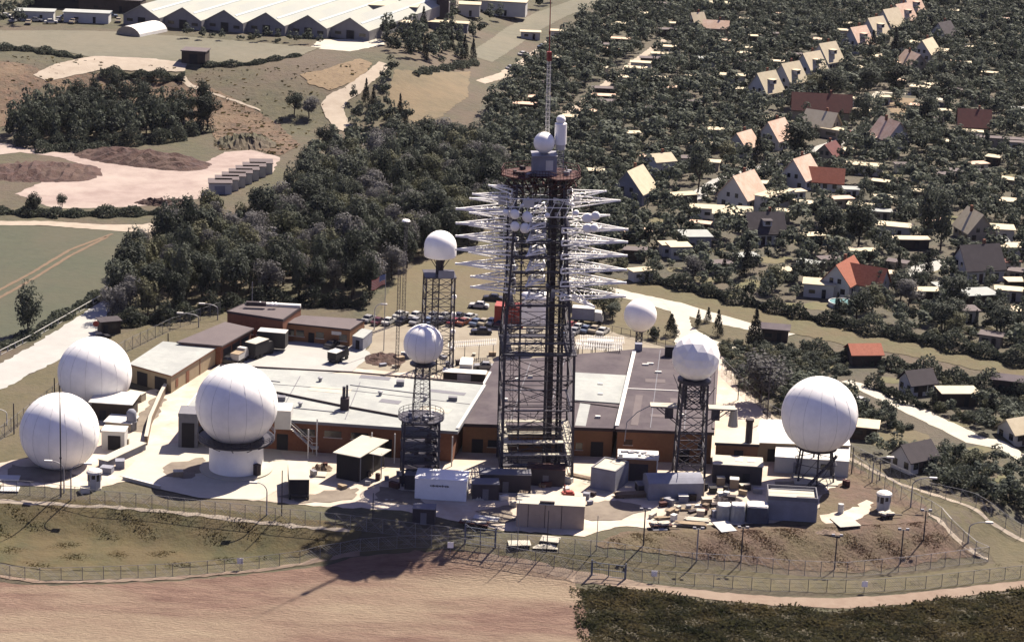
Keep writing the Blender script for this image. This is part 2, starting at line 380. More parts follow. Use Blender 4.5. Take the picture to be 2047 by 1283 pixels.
ribbon('driveway', [(1772, 556), (1830, 540), (1890, 522)], [6, 7, 6], M['tarmac'], .10)
ribbon('garden_track', [(1690, 762), (1760, 790), (1830, 822), (1950, 880), (2090, 945)], [3, 4, 4.5, 5, 5.5], M['concrete'], .10)
patch('grass_strip', [(1230, 556), (1330, 571), (1484, 611), (1690, 657), (1896, 698), (2110, 748), (2110, 776), (1896, 726), (1690, 690), (1570, 663), (1484, 646), (1340, 606), (1240, 584)], M['strip'], .08, step=5)
ribbon('access_road', [(1130, 556), (1190, 574), (1260, 592), (1340, 612), (1440, 640), (1500, 654), (1580, 672)], [4, 4.5, 5, 7, 6, 5, 3.5], M['concrete'], .13)
patch('road_junction', [(1318, 598), (1352, 610), (1378, 632), (1384, 655), (1412, 675), (1450, 690), (1490, 700), (1455, 708), (1400, 694), (1350, 690), (1352, 660), (1345, 630)], M['concrete'], .16)
patch('back_lawn', [(770, 600), (790, 560), (830, 530), (905, 506), (1005, 500), (1150, 545), (1240, 580), (1300, 606), (1340, 625), (1345, 690), (1250, 668), (1000, 652), (860, 650), (750, 646)], M['lawn'], .06, step=5)
patch('green_island', [(1372, 628), (1400, 620), (1460, 640), (1500, 655), (1490, 690), (1420, 672), (1385, 655)], M['verge'], .08)
patch('car_park', [(728, 648), (860, 650), (1000, 652), (1200, 658), (1345, 700), (1345, 740), (980, 760), (700, 735), (740, 690)], M['car_park'], .10, step=5)
patch('left_yard', [(430, 728), (470, 690), (520, 680), (720, 690), (745, 712), (700, 745), (560, 745)], M['tarmac'], .14)
patch('road', [(-40, 750), (60, 694), (130, 650), (200, 606), (222, 596), (214, 640), (172, 692), (82, 738), (-40, 800)], M['tarmac'], .10, step=5)
patch('left_verge', [(-40, 800), (82, 738), (172, 692), (330, 640), (450, 612), (460, 640), (340, 690), (250, 735), (130, 800), (110, 930), (-40, 960)], M['verge'], .06, step=4)
patch('station_yard', [(-30, 930), (110, 905), (250, 800), (330, 770), (440, 730), (480, 720), (980, 755), (1440, 700), (1470, 760), (1560, 860), (1690, 930), (1690, 958), (1640, 1015), (1545, 1046), (1430, 1050), (1310, 1056), (1240, 1052), (1170, 1072), (1010, 1060), (900, 1040), (800, 1020), (640, 1012), (520, 1002), (400, 988), (250, 962), (180, 978), (-30, 968)], M['yard'], .07, step=3)
patch('right_corner_grass', [(1545, 1048), (1640, 1018), (1640, 990), (1692, 962), (1694, 925), (1760, 960), (1850, 1012), (1858, 1040), (1790, 1048), (1640, 1052)], M['bank_brown'], .11, step=2.2)
patch('right_bank', [(1190, 1092), (1240, 1064), (1330, 1060), (1480, 1056), (1640, 1050), (1790, 1044), (1855, 1038), (1940, 1092), (1960, 1112), (1830, 1130), (1700, 1146), (1500, 1128), (1330, 1108)], M['bank_brown'], .09, step=1.6)
patch('left_bank', [(-30, 995), (190, 1000), (330, 1010), (560, 1030), (720, 1052), (720, 1070), (690, 1092), (600, 1112), (480, 1124), (340, 1138), (200, 1142), (80, 1140), (-30, 1120)], M['bank_green'], .09, step=1.6)
patch('verge', [(-30, 1120), (80, 1140), (200, 1142), (340, 1138), (480, 1124), (600, 1112), (700, 1092), (800, 1080), (940, 1092), (1180, 1112), (1340, 1124), (1500, 1140), (1700, 1158), (1830, 1146), (1990, 1126), (1980, 1108), (1860, 1026), (1700, 925), (1570, 850), (1700, 905), (1860, 985), (2080, 1085), (2080, 1160), (1850, 1178), (1700, 1188), (1540, 1180), (1330, 1162), (1180, 1150), (1000, 1112), (880, 1098), (700, 1108), (520, 1140), (340, 1155), (200, 1160), (70, 1160), (-30, 1140)], M['verge'], .05, step=2.2)
patch('ploughed_field', [(-60, 1160), (70, 1170), (200, 1168), (345, 1162), (518, 1146), (700, 1116), (800, 1104), (900, 1100), (1010, 1112), (1140, 1150), (1160, 1180), (1190, 1300), (1200, 1420), (-60, 1420)], M['plough'], .05, step=2.5)
ribbon('sandy_path', [(960, 1112), (1060, 1130), (1150, 1154), (1240, 1166), (1330, 1178), (1440, 1192), (1560, 1202), (1690, 1206), (1800, 1198), (1900, 1186), (2090, 1164)], [1.2, 1.6, 2.2, 2.6, 3.0, 3.2, 3.4, 3.8, 3.6, 3.2, 2.8], M['path'], .09)
ribbon('outer_fence_path', [(-60, 1140), (20, 1156), (90, 1164), (200, 1162), (345, 1156), (518, 1140), (640, 1118), (720, 1104)], 1.0, M['path'], .10)
patch('weed_ground', [(1162, 1176), (1240, 1176), (1330, 1192), (1500, 1214), (1690, 1224), (1800, 1216), (1900, 1200), (2110, 1178), (2110, 1420), (1210, 1420), (1180, 1290)], M['crop'], .05, step=3)
ribbon('gravel_strip', [(1448, 742), (1545, 835), (1700, 918), (1800, 968), (1975, 1040), (2090, 1090)], 1.0, M['pale_track'], .10)
ribbon('gravel_strip', [(1690, 934), (1800, 1000), (1900, 1066), (1975, 1118)], .9, M['pale_track'], .10)
ribbon('gravel_strip', [(-40, 1000), (210, 1013), (450, 1036), (700, 1062)], .7, M['pale_track'], .12)
patch('boundary_patch', [(1640, 1030), (1700, 1020), (1730, 1000), (1745, 1005), (1730, 1030), (1690, 1050), (1650, 1046)], M['yard'], .15, jit=.5)
patch('base_slab', [(240, 952), (300, 893), (400, 880), (560, 900), (590, 960), (520, 1000), (400, 996), (318, 978)], M['concrete'], .12, jit=.05)
# spoil heaps on the tipped ground
def heap(px0, length, wid, hgt, rz, seed, label, m='heap'):
    r = random.Random(seed); n, k = 28, 10; vs, fs = [], []
    for i in range(n+1):
        for j in range(k+1):
            a = -1+2*i/n; b = -1+2*j/k
            e = max(0, 1-(abs(a)**2.5)) * max(0, 1-b*b)
            vs.append((a*length/2+r.uniform(-.3, .3), b*wid/2*(1-.4*abs(a)**3)+r.uniform(-.3, .3), -0.3+hgt*e*(.6+.7*r.random())))
    for i in range(n):
        for j in range(k): fs.append((i*(k+1)+j, (i+1)*(k+1)+j, (i+1)*(k+1)+j+1, i*(k+1)+j+1))
    mb = MB(); mb.v = vs; mb.f = fs
    p = P(*px0); o = mb.build('spoil_heap', M[m], loc=p); o.rotation_euler = (0, 0, rz)
    tag(o, label, 'heap', 'spoil heaps on the sandy yard')
heap((85, 345), 32, 24, 2.2, R(8), 1, 'rust brown spoil heap at the left end of the sandy yard')
heap((285, 320), 40, 18, 2.6, R(-20), 2, 'long rust brown spoil heap across the middle of the sandy yard')
heap((490, 288), 18, 16, 2.6, R(20), 4, 'dull brown earth mound on the slope above the garages', 'ground')
heap((330, 408), 16, 6, 1.6, R(0), 5, 'low maroon earth bank in front of the sandy yard')

patch('bare_slope', [(90, 150), (200, 148), (330, 150), (420, 175), (500, 215), (560, 250), (600, 290), (560, 312), (500, 296), (440, 300), (420, 255), (350, 235), (200, 215), (100, 200)], M['slope_earth'], .12, step=3.6)
patch('bare_slope', [(-30, 120), (60, 130), (110, 160), (60, 190), (20, 250), (-30, 262)], M['slope_earth'], .12, step=3.6)
for q in ([(560, 992), (640, 985), (720, 975), (700, 1000), (620, 1008)], [(760, 975), (830, 985), (860, 1015), (800, 1010), (750, 1000)], [(1150, 1010), (1240, 1000), (1300, 1020), (1240, 1040), (1170, 1040)], [(1330, 1015), (1420, 1005), (1440, 1030), (1380, 1048), (1330, 1040)], [(330, 930), (400, 915), (420, 935), (370, 960), (330, 955)], [(250, 850), (290, 820), (320, 780), (330, 800), (290, 870)], [(950, 1020), (1020, 1010), (1030, 1040), (980, 1050)], [(1550, 965), (1640, 960), (1660, 985), (1600, 1000), (1550, 990)], [(20, 930), (110, 938), (160, 950), (100, 968), (10, 960)]):
    patch('yard_stain', q, M['stain'], .14, step=3, jit=.6)
for u, v in ((1430, 500), (1620, 480), (1580, 610), (1640, 612), (1800, 620), (1860, 650), (1740, 640), (1960, 660), (1500, 570), (1400, 560), (1450, 590), (1850, 540), (1900, 440), (1700, 430), (1550, 520), (1350, 540), (1780, 350), (1850, 320), (1980, 240), (2000, 350), (1420, 240), (1300, 300), (1560, 240), (1330, 440), (1660, 470), (1700, 780), (1780, 760), (1900, 850), (1960, 900), (1600, 770), (1660, 735), (2020, 960)):
    _w = _prnd.uniform(18, 40); _h = _w*_prnd.uniform(.22, .34); patch('garden_lawn', [(u-_w, v-_h*.4), (u-_w*.2, v-_h), (u+_w*.9, v-_h*.5), (u+_w, v+_h*.4), (u+_w*.1, v+_h), (u-_w*.8, v+_h*.6)], M['garden_lawn'], .09, step=3, jit=.5)

# the same ground carried on past both sides of the view
patch('garden_ground', [(2110, -30), (2560, -30), (2560, 850), (2110, 738)], M['garden_soil'], .05, step=9); patch('garden_ground', [(2112, 792), (2560, 900), (2560, 1150), (2112, 1058)], M['garden_soil'], .05, step=8)
patch('grass_strip', [(2106, 748), (2560, 858), (2560, 888), (2106, 776)], M['strip'], .085, step=5); ribbon('garden_track', [(2086, 943), (2230, 1010), (2450, 1110)], [5.5, 5.5, 5.5], M['concrete'], .105); ribbon('sandy_path', [(2086, 1164), (2250, 1148), (2520, 1110)], [2.8, 2.8, 2.8], M['path'], .095)
patch('weed_ground', [(2106, 1179), (2250, 1162), (2560, 1120), (2560, 1420), (2106, 1420)], M['crop'], .055, step=4)
patch('field', [(-420, 436), (-26, 448), (-26, 710), (-420, 930)], M['field'], .055, step=7); patch('road', [(-38, 750), (-38, 800), (-420, 1020), (-420, 944)], M['tarmac'], .105, step=5); patch('ploughed_field', [(-56, 1160), (-56, 1420), (-520, 1420), (-520, 1150)], M['plough'], .055, step=4)
# ---------------------------------------------------------------- buildings of the station
def inset(poly, d):
    n = len(poly); c = sum((Vector(p) for p in poly), Vector((0, 0)))/n; out = []
    area = sum(poly[i][0]*poly[(i+1) % n][1]-poly[(i+1) % n][0]*poly[i][1] for i in range(n)); sg = 1 if area > 0 else -1
    for i in range(n):
        a, b, e = Vector(poly[i-1]), Vector(poly[i]), Vector(poly[(i+1) % n])
        d1, d2 = (b-a).normalized(), (e-b).normalized()
        n1, n2 = Vector((-d1.y, d1.x))*sg, Vector((-d2.y, d2.x))*sg
        k = (n1+n2); k = k/max(.3, k.dot(n1)); out.append(tuple(b+k*d))
    return out
FOOT = []           # footprints that trees must keep away from: (x, y, r)
def foot_poly(poly, r=2.0):
    for i in range(len(poly)):
        a, b = Vector(poly[i]), Vector(poly[(i+1) % len(poly)])
        for k in range(int((b-a).length/4)+1):
            q = a.lerp(b, min(1, k*4/max(.1, (b-a).length))); FOOT.append((q.x, q.y, 2+r))
    c = sum((Vector(p) for p in poly), Vector((0, 0)))/len(poly); FOOT.append((c.x, c.y, 6))
def wall_items(root, a, b, z, items, off=.06):
    """doors, windows and the like let into the wall from a to b: (kind, t, width, z0, z1, material)"""
    a, b = Vector(a), Vector(b); d = (b-a).normalized(); nrm = Vector((d.y, -d.x)); L = (b-a).length
    rz = math.atan2(d.y, d.x)
    for kind, t, w, z0, z1, m in items:
        c = a + d*(t*L) + nrm*off*.2
        mb = MB().box((c.x, c.y, (z0+z1)/2), (w, off*2, z1-z0), rz)
        o = mb.build(kind, M[m], root)
        if kind == 'window' and w > .8:
            f = MB()
            f.box((c.x+nrm.x*off, c.y+nrm.y*off, z0-.05), (w+.3, .12, .1), rz)
            f.build('sill', M['white_paint'], o)
def flat_building(name, label, cat, quad_px, zr, wallm, roofm, fasciam='fascia', over=.5, fh=.35, walls=(), group=None, zbase=0.0, parapet=0.0, base_px=None):
    """quad_px: roof corners front-left, front-right, back-right, back-left in the photograph at height zr"""
    pts = [at_z(u, v, zr) for u, v in quad_px]
    poly = [(p.x, p.y) for p in pts]; c = sum((Vector(p) for p in poly), Vector((0, 0)))/len(poly)
    root = thing(name, label, cat, (c.x, c.y, zbase), 0, group)
    loc = [(x-c.x, y-c.y) for x, y in poly]; wl = inset(loc, over)
    MB().prism(wl, -.3, zr-zbase-fh-.02).build('wall', M[wallm], root)
    r = MB().prism(inset(loc, .004), zr-zbase-.08, zr-zbase).build('roof', M[roofm], root)
    # fascia ring: outer band hung below the roof edge
    mb = MB(); n = len(loc); ins = inset(loc, .18)
    for i in range(n):
        j = (i+1) % n
        a, b, b2, a2 = loc[i], loc[j], ins[j], ins[i]
        z0, z1 = zr-zbase-fh, zr-zbase-.085+parapet
        mb.hexa([(*a, z0), (*b, z0), (*b2, z0), (*a2, z0)], [(*a, z1), (*b, z1), (*b2, z1), (*a2, z1)])
    mb.build('fascia', M[fasciam], root)
    MB().prism(inset(loc, .18), zr-zbase-fh, zr-zbase-fh+.1).build('soffit', M[fasciam], root)
    for side, items in walls:
        wall_items(root, wl[side], wl[(side+1) % n], 0, items)
    foot_poly(poly)
    return root, Vector((c.x, c.y, zbase)), wl
ZB = 6.0
win = lambda t, w=1.6, z0=1.2, z1=2.5: ('window', t, w, z0, z1, 'glass')
door = lambda t, w=1.2, h=2.2, m='dark': ('door', t, w, 0, h, m)
# left wing, light grey roof
rA, cA, wA = flat_building('operations_building', 'long low station building with a light grey flat roof and dark brick front', 'building', [(362, 824), (915, 862), (972, 768), (438, 729)], ZB, 'brick', 'grey_roof', 'fascia_grey', .9, .55,
    [(0, [door(.05, 2.4, 3.4), door(.36, 2.0, 3), win(.45, 3, 3, 4.2), win(.55, 3, 3, 4.2), win(.65, 3, 3, 4.2), door(.74, 3, 3.4), win(.85, 3, 3, 4.2)])])
def on_roof(root, c, pts_px, z, wid, h, m, name):
    mb = MB(); q = [at_z(u, v, z) for u, v in pts_px]
    for a, b in zip(q[:-1], q[1:]):
        d = (b-a).normalized(); mid = (a+b)/2
        mb.box((mid.x-c.x, mid.y-c.y, z-c.z+h/2+.012), ((b-a).length, wid, h), math.atan2(d.y, d.x))
    return mb.build(name, M[m], root)
on_roof(rA, cA, [(553, 786), (690, 814), (800, 834)], ZB, .25, .35, 'fascia', 'roof_step')
on_roof(rA, cA, [(375, 812), (436, 734)], ZB, .25, .2, 'white_paint', 'roof_edge')
on_roof(rA, cA, [(914, 858), (968, 772)], ZB, .5, .25, 'white_paint', 'roof_edge')
on_roof(rA, cA, [(440, 731), (700, 745), (966, 768)], ZB, .3, .25, 'fascia', 'roof_edge')
p = at_z(689, 818, ZB)
ch = MB().box((p.x-cA.x, p.y-cA.y, ZB+1.1), (1.5, 1.5, 2.2)).build('chimney', M['fascia'], rA)
MB().lathe([(.28, 0), (.28, 2.0)], 10, (p.x-cA.x-.2, p.y-cA.y, ZB+2.2)).lathe([(.2, 0), (.2, 2.3)], 10, (p.x-cA.x+.35, p.y-cA.y, ZB+2.2)).build('flue_pipe', M['steel'], ch)
for u in (617, 744, 790, 905):
    q = at_z(u, 852+(u-617)*.05, ZB)
    b = P(u-2, 900); MB().beam((q.x-cA.x, q.y-cA.y-.1, 0), (q.x-cA.x, q.y-cA.y-.1, ZB-.5), .12, 6).build('downpipe', M['white_paint'], rA)
# grey end block left of the drum
flat_building('entrance_block', 'small grey block with a dark doorway at the left end of the long brick front', 'building', [(356, 826), (396, 828), (400, 812), (362, 810)], 6.3, 'fascia_grey', 'fascia_grey', 'fascia_grey', .05, .6, [(0, [('door', .5, 2.2, 0, 4.6, 'dark')])])
# middle and right wings, dark roof
rB, cB, wB = flat_building('middle_building', 'middle station building with a dark purple felt roof behind the lattice tower', 'building', [(921, 846), (1229, 856), (1266, 698), (988, 722)], ZB-.5, 'tan_brick', 'purple_roof', 'fascia', .35, .6,
    [(0, [door(.1, 2, 2.6), win(.2), win(.7), win(.78, 1.2), door(.9, 2.2, 2.8)])])
on_roof(rB, cB, [(1170, 806), (1160, 851)], ZB-.5, 1.9, .03, 'grey_roof', 'roof_patch')
q4 = [at_z(u, v, ZB-.5) for u, v in [(1146, 801), (1243, 808), (1256, 752), (1150, 746)]]
MB().prism([(q.x-cB.x, q.y-cB.y) for q in q4], ZB-.49, ZB-.30).build('roof_patch', M['grey_roof'], rB)
on_roof(rB, cB, [(1000, 765), (1100, 785), (1145, 803), (1260, 818)], ZB-.5, .25, .15, 'fascia', 'roof_edge')
on_roof(rB, cB, [(928, 838), (980, 745)], ZB-.5, .4, .25, 'white_paint', 'roof_edge')
for u, v in ((1035, 760), (1060, 755), (1010, 800), (1200, 790), (1195, 835), (1200, 770)):
    q = at_z(u, v, ZB-.5); MB().box((q.x-cB.x, q.y-cB.y, ZB-.3), (.9, .6, .4)).build('roof_vent', M['white_paint'], rB)
rC, cC, wC = flat_building('right_building', 'right station building with a dark purple felt roof and orange brown front', 'building', [(1230, 857), (1428, 864), (1438, 700), (1270, 694)], ZB, 'tan_brick', 'purple_roof', 'fascia', .35, .55,
    [(0, [win(.12, 1.5, 3, 4), win(.9, 1.4, 2.8, 3.8), door(.72, 1.8, 2.6)]), (1, [win(.3), win(.6)])])
on_roof(rC, cC, [(1268, 702), (1250, 780), (1233, 852)], ZB, .7, .18, 'white_paint', 'roof_edge')
on_roof(rC, cC, [(1434, 712), (1426, 858)], ZB, .45, .25, 'mauve_roof', 'roof_edge')
on_roof(rC, cC, [(1252, 777), (1300, 779), (1420, 785)], ZB, .3, .12, 'white_paint', 'roof_seam')
on_roof(rC, cC, [(1278, 790), (1268, 850)], ZB, 1.3, .03, 'mauve_roof', 'roof_patch')
for u, v in ((1290, 730), (1316, 745), (1300, 728), (1360, 830)):
    q = at_z(u, v, ZB); MB().box((q.x-cC.x, q.y-cC.y, ZB+.15), (1.2, .5, .3)).build('roof_vent', M['white_paint'], rC)
q = at_z(1338, 712, ZB); MB().box((q.x-cC.x, q.y-cC.y, ZB+1.0), (1.8, 1.2, 2.0)).build('roof_housing', M['dark'], rC)
q = at_z(1276, 700, ZB); MB().box((q.x-cC.x, q.y-cC.y, ZB+.7), (1.4, 1.2, 1.4)).build('roof_housing', M['blue_grey'], rC)
# boiler house with chimney and the white store behind the drum on legs
rD, cD, wD = flat_building('boiler_house', 'orange brick boiler house with a pale roof and a thick black chimney', 'building', [(1429, 884), (1518, 888), (1518, 862), (1432, 858)], 4.8, 'tan_brick', 'concrete', 'fascia', .2, .5, [(0, [win(.55, 1.6, 2.5, 3.5)])])
q = at_z(1496, 884, 4.8); chm = MB().lathe([(.6, 0), (.6, 3.8), (.75, 3.85), (.75, 4.3), (.5, 4.3)], 14, (q.x-cD.x, q.y-cD.y, 4.8)).build('chimney', M['fascia'], rD)
flat_building('white_store', 'white roofed store directly behind the big radome on legs', 'building', [(1506, 884), (1700, 890), (1690, 838), (1520, 838)], 3.6, 'tan', 'white_paint', 'tan', .3, .3, [(0, [door(.2, 2, 2.4)])])
flat_building('white_container', 'long white container under the big radome on legs', 'container', [(1549, 912), (1698, 922), (1700, 886), (1552, 880)], 3.0, 'house_white', 'white_paint', 'white_paint', .05, .2, [(0, [door(.3, 1.2, 2.2, 'grey_steel'), win(.7, 2, 1.2, 2.2)])])
# three buildings along the left side
flat_building('tan_shed', 'tan walled shed with a pale grey roof behind the two radomes at the left', 'building', [(257, 727), (343, 751), (437, 692), (326, 682)], 3.6, 'tan', 'grey_roof', 'brick', .25, .3,
    [(0, [('door', .3, 2.6, 0, 2.6, 'dark'), ('door', .75, 3, 0, 2.6, 'dark')]), (1, [door(.35, 1.3, 2.4, 'brick'), ('door', .12, 1.0, .6, 2.2, 'brick'), ('downpipe', .62, .2, 0, 3.1, 'brick')])])
flat_building('workshop', 'dark workshop with a mauve felt roof between the tan shed and the brick blocks', 'building', [(353, 683), (444, 691), (508, 656), (450, 643)], 4.2, 'brick', 'mauve_roof', 'mauve_roof', .5, .3,
    [(1, [('door', .2, 3, 0, 3, 'dark'), ('door', .5, 3, 0, 3, 'dark'), ('door', .8, 3, 0, 3, 'dark')])])
rE, cE, wE = flat_building('brick_block', 'taller brown brick block with white roof edges and small dishes on top', 'building', [(453, 622), (566, 639), (603, 613), (487, 607)], 5.2, 'brick', 'mauve_roof', 'fascia', .1, .4,
    [(0, [win(.2), win(.4), win(.6), win(.8)])], parapet=.15)
on_roof(rE, cE, [(492, 608), (601, 614)], 5.2, 1.2, .5, 'white_paint', 'roof_ledge')
for k, (u, v) in enumerate(((520, 611), (544, 612), (551, 612))):
    q = at_z(u, v, 5.7); MB().lathe([(.05, 0), (.45, .25), (.5, .6), (.05, .9)], 10, (q.x-cE.x, q.y-cE.y, 5.7)).build('roof_dish', M['white'], rE)
q = at_z(512, 611, 5.7); MB().box((q.x-cE.x, q.y-cE.y, 6.1), (4, .8, .8)).build('roof_housing', M['fascia'], rE)
q = at_z(504, 609, 5.2); MB().beam((q.x-cE.x, q.y-cE.y, 5.2), (q.x-cE.x, q.y-cE.y, 10), .07, 5).build('roof_mast', M['grey_steel'], rE)
flat_building('brick_annex', 'lower orange brick annex with a mauve roof running right from the brick block', 'building', [(566, 644), (700, 658), (730, 638), (603, 630)], 3.8, 'tan_brick', 'mauve_roof', 'fascia', .1, .35,
    [(0, [win(.1), win(.25), door(.42), win(.55), ('sign', .8, 2.0, 2.3, 3.0, 'white_paint'), win(.9)]), (1, [win(.6, 1.2)])])
flat_building('grey_hut', 'small blue grey hut with a pale roof against the right end of the brick annex', 'hut', [(704, 671), (726, 676), (745, 660), (724, 656)], 2.7, 'blue_grey', 'grey_roof', 'blue_grey', .05, .15, [(0, [door(.5, .9, 2)])])

# small structures in the front yard -------------------------------------------------
def yaw_box(u, v, L, D, H, rz, name, label, cat, wallm, roofm, over=.1, rt=.15, items=(), group=None, curved=0, ribs=0):
    """a box standing with the middle of its front foot at a pixel"""
    p = P(u, v); c, s = math.cos(rz), math.sin(rz)
    ctr = Vector((p.x - s*D/2*1.0, p.y + c*D/2, p.z))
    root = thing(name, label, cat, ctr, rz, group)
    w = MB().box((0, 0, H/2-.05), (L, D, H+.1))
    for k in range(ribs):
        x = -L/2+(k+.5)*L/ribs
        w.box((x, -D/2-.03, H/2), (.12, .06, H*.94)); w.box((x, D/2+.03, H/2), (.12, .06, H*.94))
    w.build('wall', M[wallm], root)
    if curved:
        mb = MB(); n = 8; prof = [(-D/2-over + (D+2*over)*i/n, H+curved*math.sin(math.pi*i/n)) for i in range(n+1)]
        vs = [(-L/2-over, y, z) for y, z in prof]+[(L/2+over, y, z) for y, z in prof]
        fs = [(i, i+1, n+2+i, n+1+i) for i in range(n)]+[tuple(range(n, -1, -1)), tuple(range(n+1, 2*n+2)), (0, n+1, 2*n+1, n)]
        mb.add(vs, fs).build('roof', M[roofm], root)
    else:
        MB().box((0, 0, H+rt/2), (L+2*over, D+2*over, rt)).build('roof', M[roofm], root)
    for kind, x, wd_, z0, z1, m in items:
        o = MB().box((x, -D/2-.02, (z0+z1)/2), (wd_, .09, z1-z0)).build(kind, M[m], root)
    FOOT.append((ctr.x, ctr.y, max(L, D)*.7))
    return root
tanb = yaw_box(1099, 1056, 11.0, 4.6, 4.0, R(-2), 'tan_container', 'long tan container with a pale flat roof nearest the front fence', 'container', 'tan_box', 'concrete', .06, .12, [('door', -2.2, .9, 0, 2.2, 'tan_box'), ('seam', -3.6, .08, 0, 4.0, 'fascia'), ('seam', 1.8, .08, 0, 4.0, 'fascia'), ('seam', -.9, .08, 0, 4.0, 'fascia')])
MB().box((-.6, -1.9, 4.35), (2.4, .5, .3)).build('roof_box', M['fascia'], tanb)
wsh = yaw_box(880, 1000, 8.6, 5.0, 3.6, R(-3), 'white_shed', 'white shed with a line of lettering standing below the mast platform', 'shed', 'antenna_white', 'antenna_white', .05, .12, [])
mbx = MB()
for k in range(13): mbx.box((-1.7+k*.25+random.uniform(-.03, .03), -2.56, 2.55+random.uniform(-.02, .02)), (.15, .05, .2+.08*(k % 3)))
mbx.build('lettering', M['fascia'], wsh)
gb = yaw_box(1204, 980, 4.5, 6.0, 3.6, R(-24), 'grey_cabin', 'blue grey box cabin with a pale sunken roof left of the brick porch', 'cabin', 'blue_grey', 'concrete', -.25, .06)
mb = MB()
for x, y, a, b in ((0, -2.9, 4.5, .22), (0, 2.9, 4.5, .22), (-2.14, 0, .22, 5.58), (2.14, 0, .22, 5.58)): mb.box((x, y, 3.72), (a, b, .24))
mb.build('parapet', M['fascia_grey'], gb)
brh = yaw_box(1350, 1000, 9.4, 5.0, 3.0, R(9), 'barrel_roof_hut', 'blue grey hut with a low curved roof between the porch and the crates', 'hut', 'blue_grey', 'blue_grey', .05, .1, [], curved=.9)
MB().beam((4.75, -2.7, 0), (4.75, -2.7, 3.8), .1, 6).build('corner_post', M['house_cream'], brh)
wr = yaw_box(1473, 968, 8.4, 4.6, 3.4, R(-3), 'skylight_shed', 'dark blue shed with a pale roof and two skylights in front of the boiler house', 'shed', 'slate_roof', 'concrete', .15, .14, [('door', 1.5, 1.2, 0, 2.1, 'dark')])
for x in (.2, 2.3): MB().box((x, .3, 3.57), (1.3, 1.6, .1)).build('skylight', M['white_paint'], wr)
otc = yaw_box(1582, 1042, 8.2, 5.6, 3.6, R(-3), 'open_top_container', 'open topped grey container at the right end of the tarpaulin stacks', 'container', 'blue_grey', 'concrete', -.2, .05)
mb = MB()
for x, y, a, b in ((0, -2.72, 8.2, .16), (0, 2.72, 8.2, .16), (-4.02, 0, .16, 5.28), (4.02, 0, .16, 5.28)): mb.box((x, y, 3.9), (a, b, .75))
mb.build('rim', M['fascia_grey'], otc); MB().box((2.2, -2.3, 3.9), (3.2, .8, .5)).build('rim_plate', M['fascia'], otc)
MB().beam((-3.6, 1, 4.2), (3.6, 1.4, 4.2), .06, 5).build('brace_bar', M['grey_steel'], otc)
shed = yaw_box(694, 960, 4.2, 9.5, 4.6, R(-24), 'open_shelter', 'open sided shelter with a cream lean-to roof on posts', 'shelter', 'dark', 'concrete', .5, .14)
for x, y in ((2.4, -4.6), (4.6, -1.2), (2.4, 0)): MB().beam((x, y, -.05), (x, y, 4.6), .1, 6).build('post', M['grey_steel'], shed)
MB().box((3.6, -.2, 4.45), (2.8, 3.6, .14)).build('side_roof', M['concrete'], shed)
# porch with a deep garage doorway
por = yaw_box(1273, 962, 6.8, 4.0, 4.0, R(-2), 'brick_porch', 'tan brick porch with a dark garage doorway and white roof edge', 'porch', 'tan_brick', 'white_paint', .12, .3, [('door', .2, 3.2, 0, 3.2, 'fascia')])
for x in (-3.0, 3.2): MB().box((x, -2.0, 4.6), (.7, .5, .5)).build('roof_lamp', M['white_paint'], por)
mb = MB()
for k in range(9): mb.box((random.uniform(-2.5, 2.5), random.uniform(-1.2, 1.5), 4.4), (random.uniform(.3, 1.4), random.uniform(.3, .8), random.uniform(.1, .35)), random.random())
mb.build('roof_clutter', M['grey_steel'], por)
MB().beam((3.3, -2.2, 0), (3.3, -2.2, 4.2), .1, 6).build('downpipe', M['white_paint'], por)
# dark fuel tanks and boxes in the tower shadow
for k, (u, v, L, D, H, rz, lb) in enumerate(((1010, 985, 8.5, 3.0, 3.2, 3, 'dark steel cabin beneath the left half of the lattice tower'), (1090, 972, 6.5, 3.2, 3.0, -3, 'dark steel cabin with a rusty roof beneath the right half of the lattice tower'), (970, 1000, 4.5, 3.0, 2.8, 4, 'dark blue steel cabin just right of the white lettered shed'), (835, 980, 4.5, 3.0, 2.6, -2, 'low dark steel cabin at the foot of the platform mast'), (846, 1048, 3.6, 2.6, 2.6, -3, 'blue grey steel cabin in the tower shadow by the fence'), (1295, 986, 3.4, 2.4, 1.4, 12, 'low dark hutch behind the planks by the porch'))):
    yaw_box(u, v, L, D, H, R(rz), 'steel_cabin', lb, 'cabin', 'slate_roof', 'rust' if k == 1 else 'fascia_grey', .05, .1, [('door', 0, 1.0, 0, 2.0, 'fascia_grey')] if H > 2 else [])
# small structures by the two left radomes
yaw_box(222, 842, 7.0, 6.0, 3.4, R(-4), 'white_roof_shed', 'white roofed shed between the two ground radomes', 'shed', 'shed_wood', 'white_paint', .5, .16, [('door', -1.5, 1.2, 0, 2, 'dark')])
yaw_box(226, 900, 4.0, 3.0, 3.4, R(-2), 'white_doorway_block', 'white block with an open dark doorway right of the front ground radome', 'hut', 'house_white', 'white_paint', .1, .14, [('door', .2, 2.2, 0, 2.7, 'dark')])
yaw_box(236, 862, 4.6, 4.0, 1.6, R(-8), 'low_white_box', 'low flat white box behind the white block with the doorway', 'box', 'house_cream', 'white_paint', .3, .12)
tk = thing('upright_tank', 'upright grey tank beside the white roofed shed', 'tank', P(263, 860), 0)
MB().lathe([(.9, 0), (.9, 3.4), (.5, 3.9), (.1, 4.0)], 16).build('shell', M['blue_grey'], tk, smooth=True); MB().lathe([(1.0, 1.6), (1.0, 1.75)], 16).build('band', M['grey_steel'], tk)
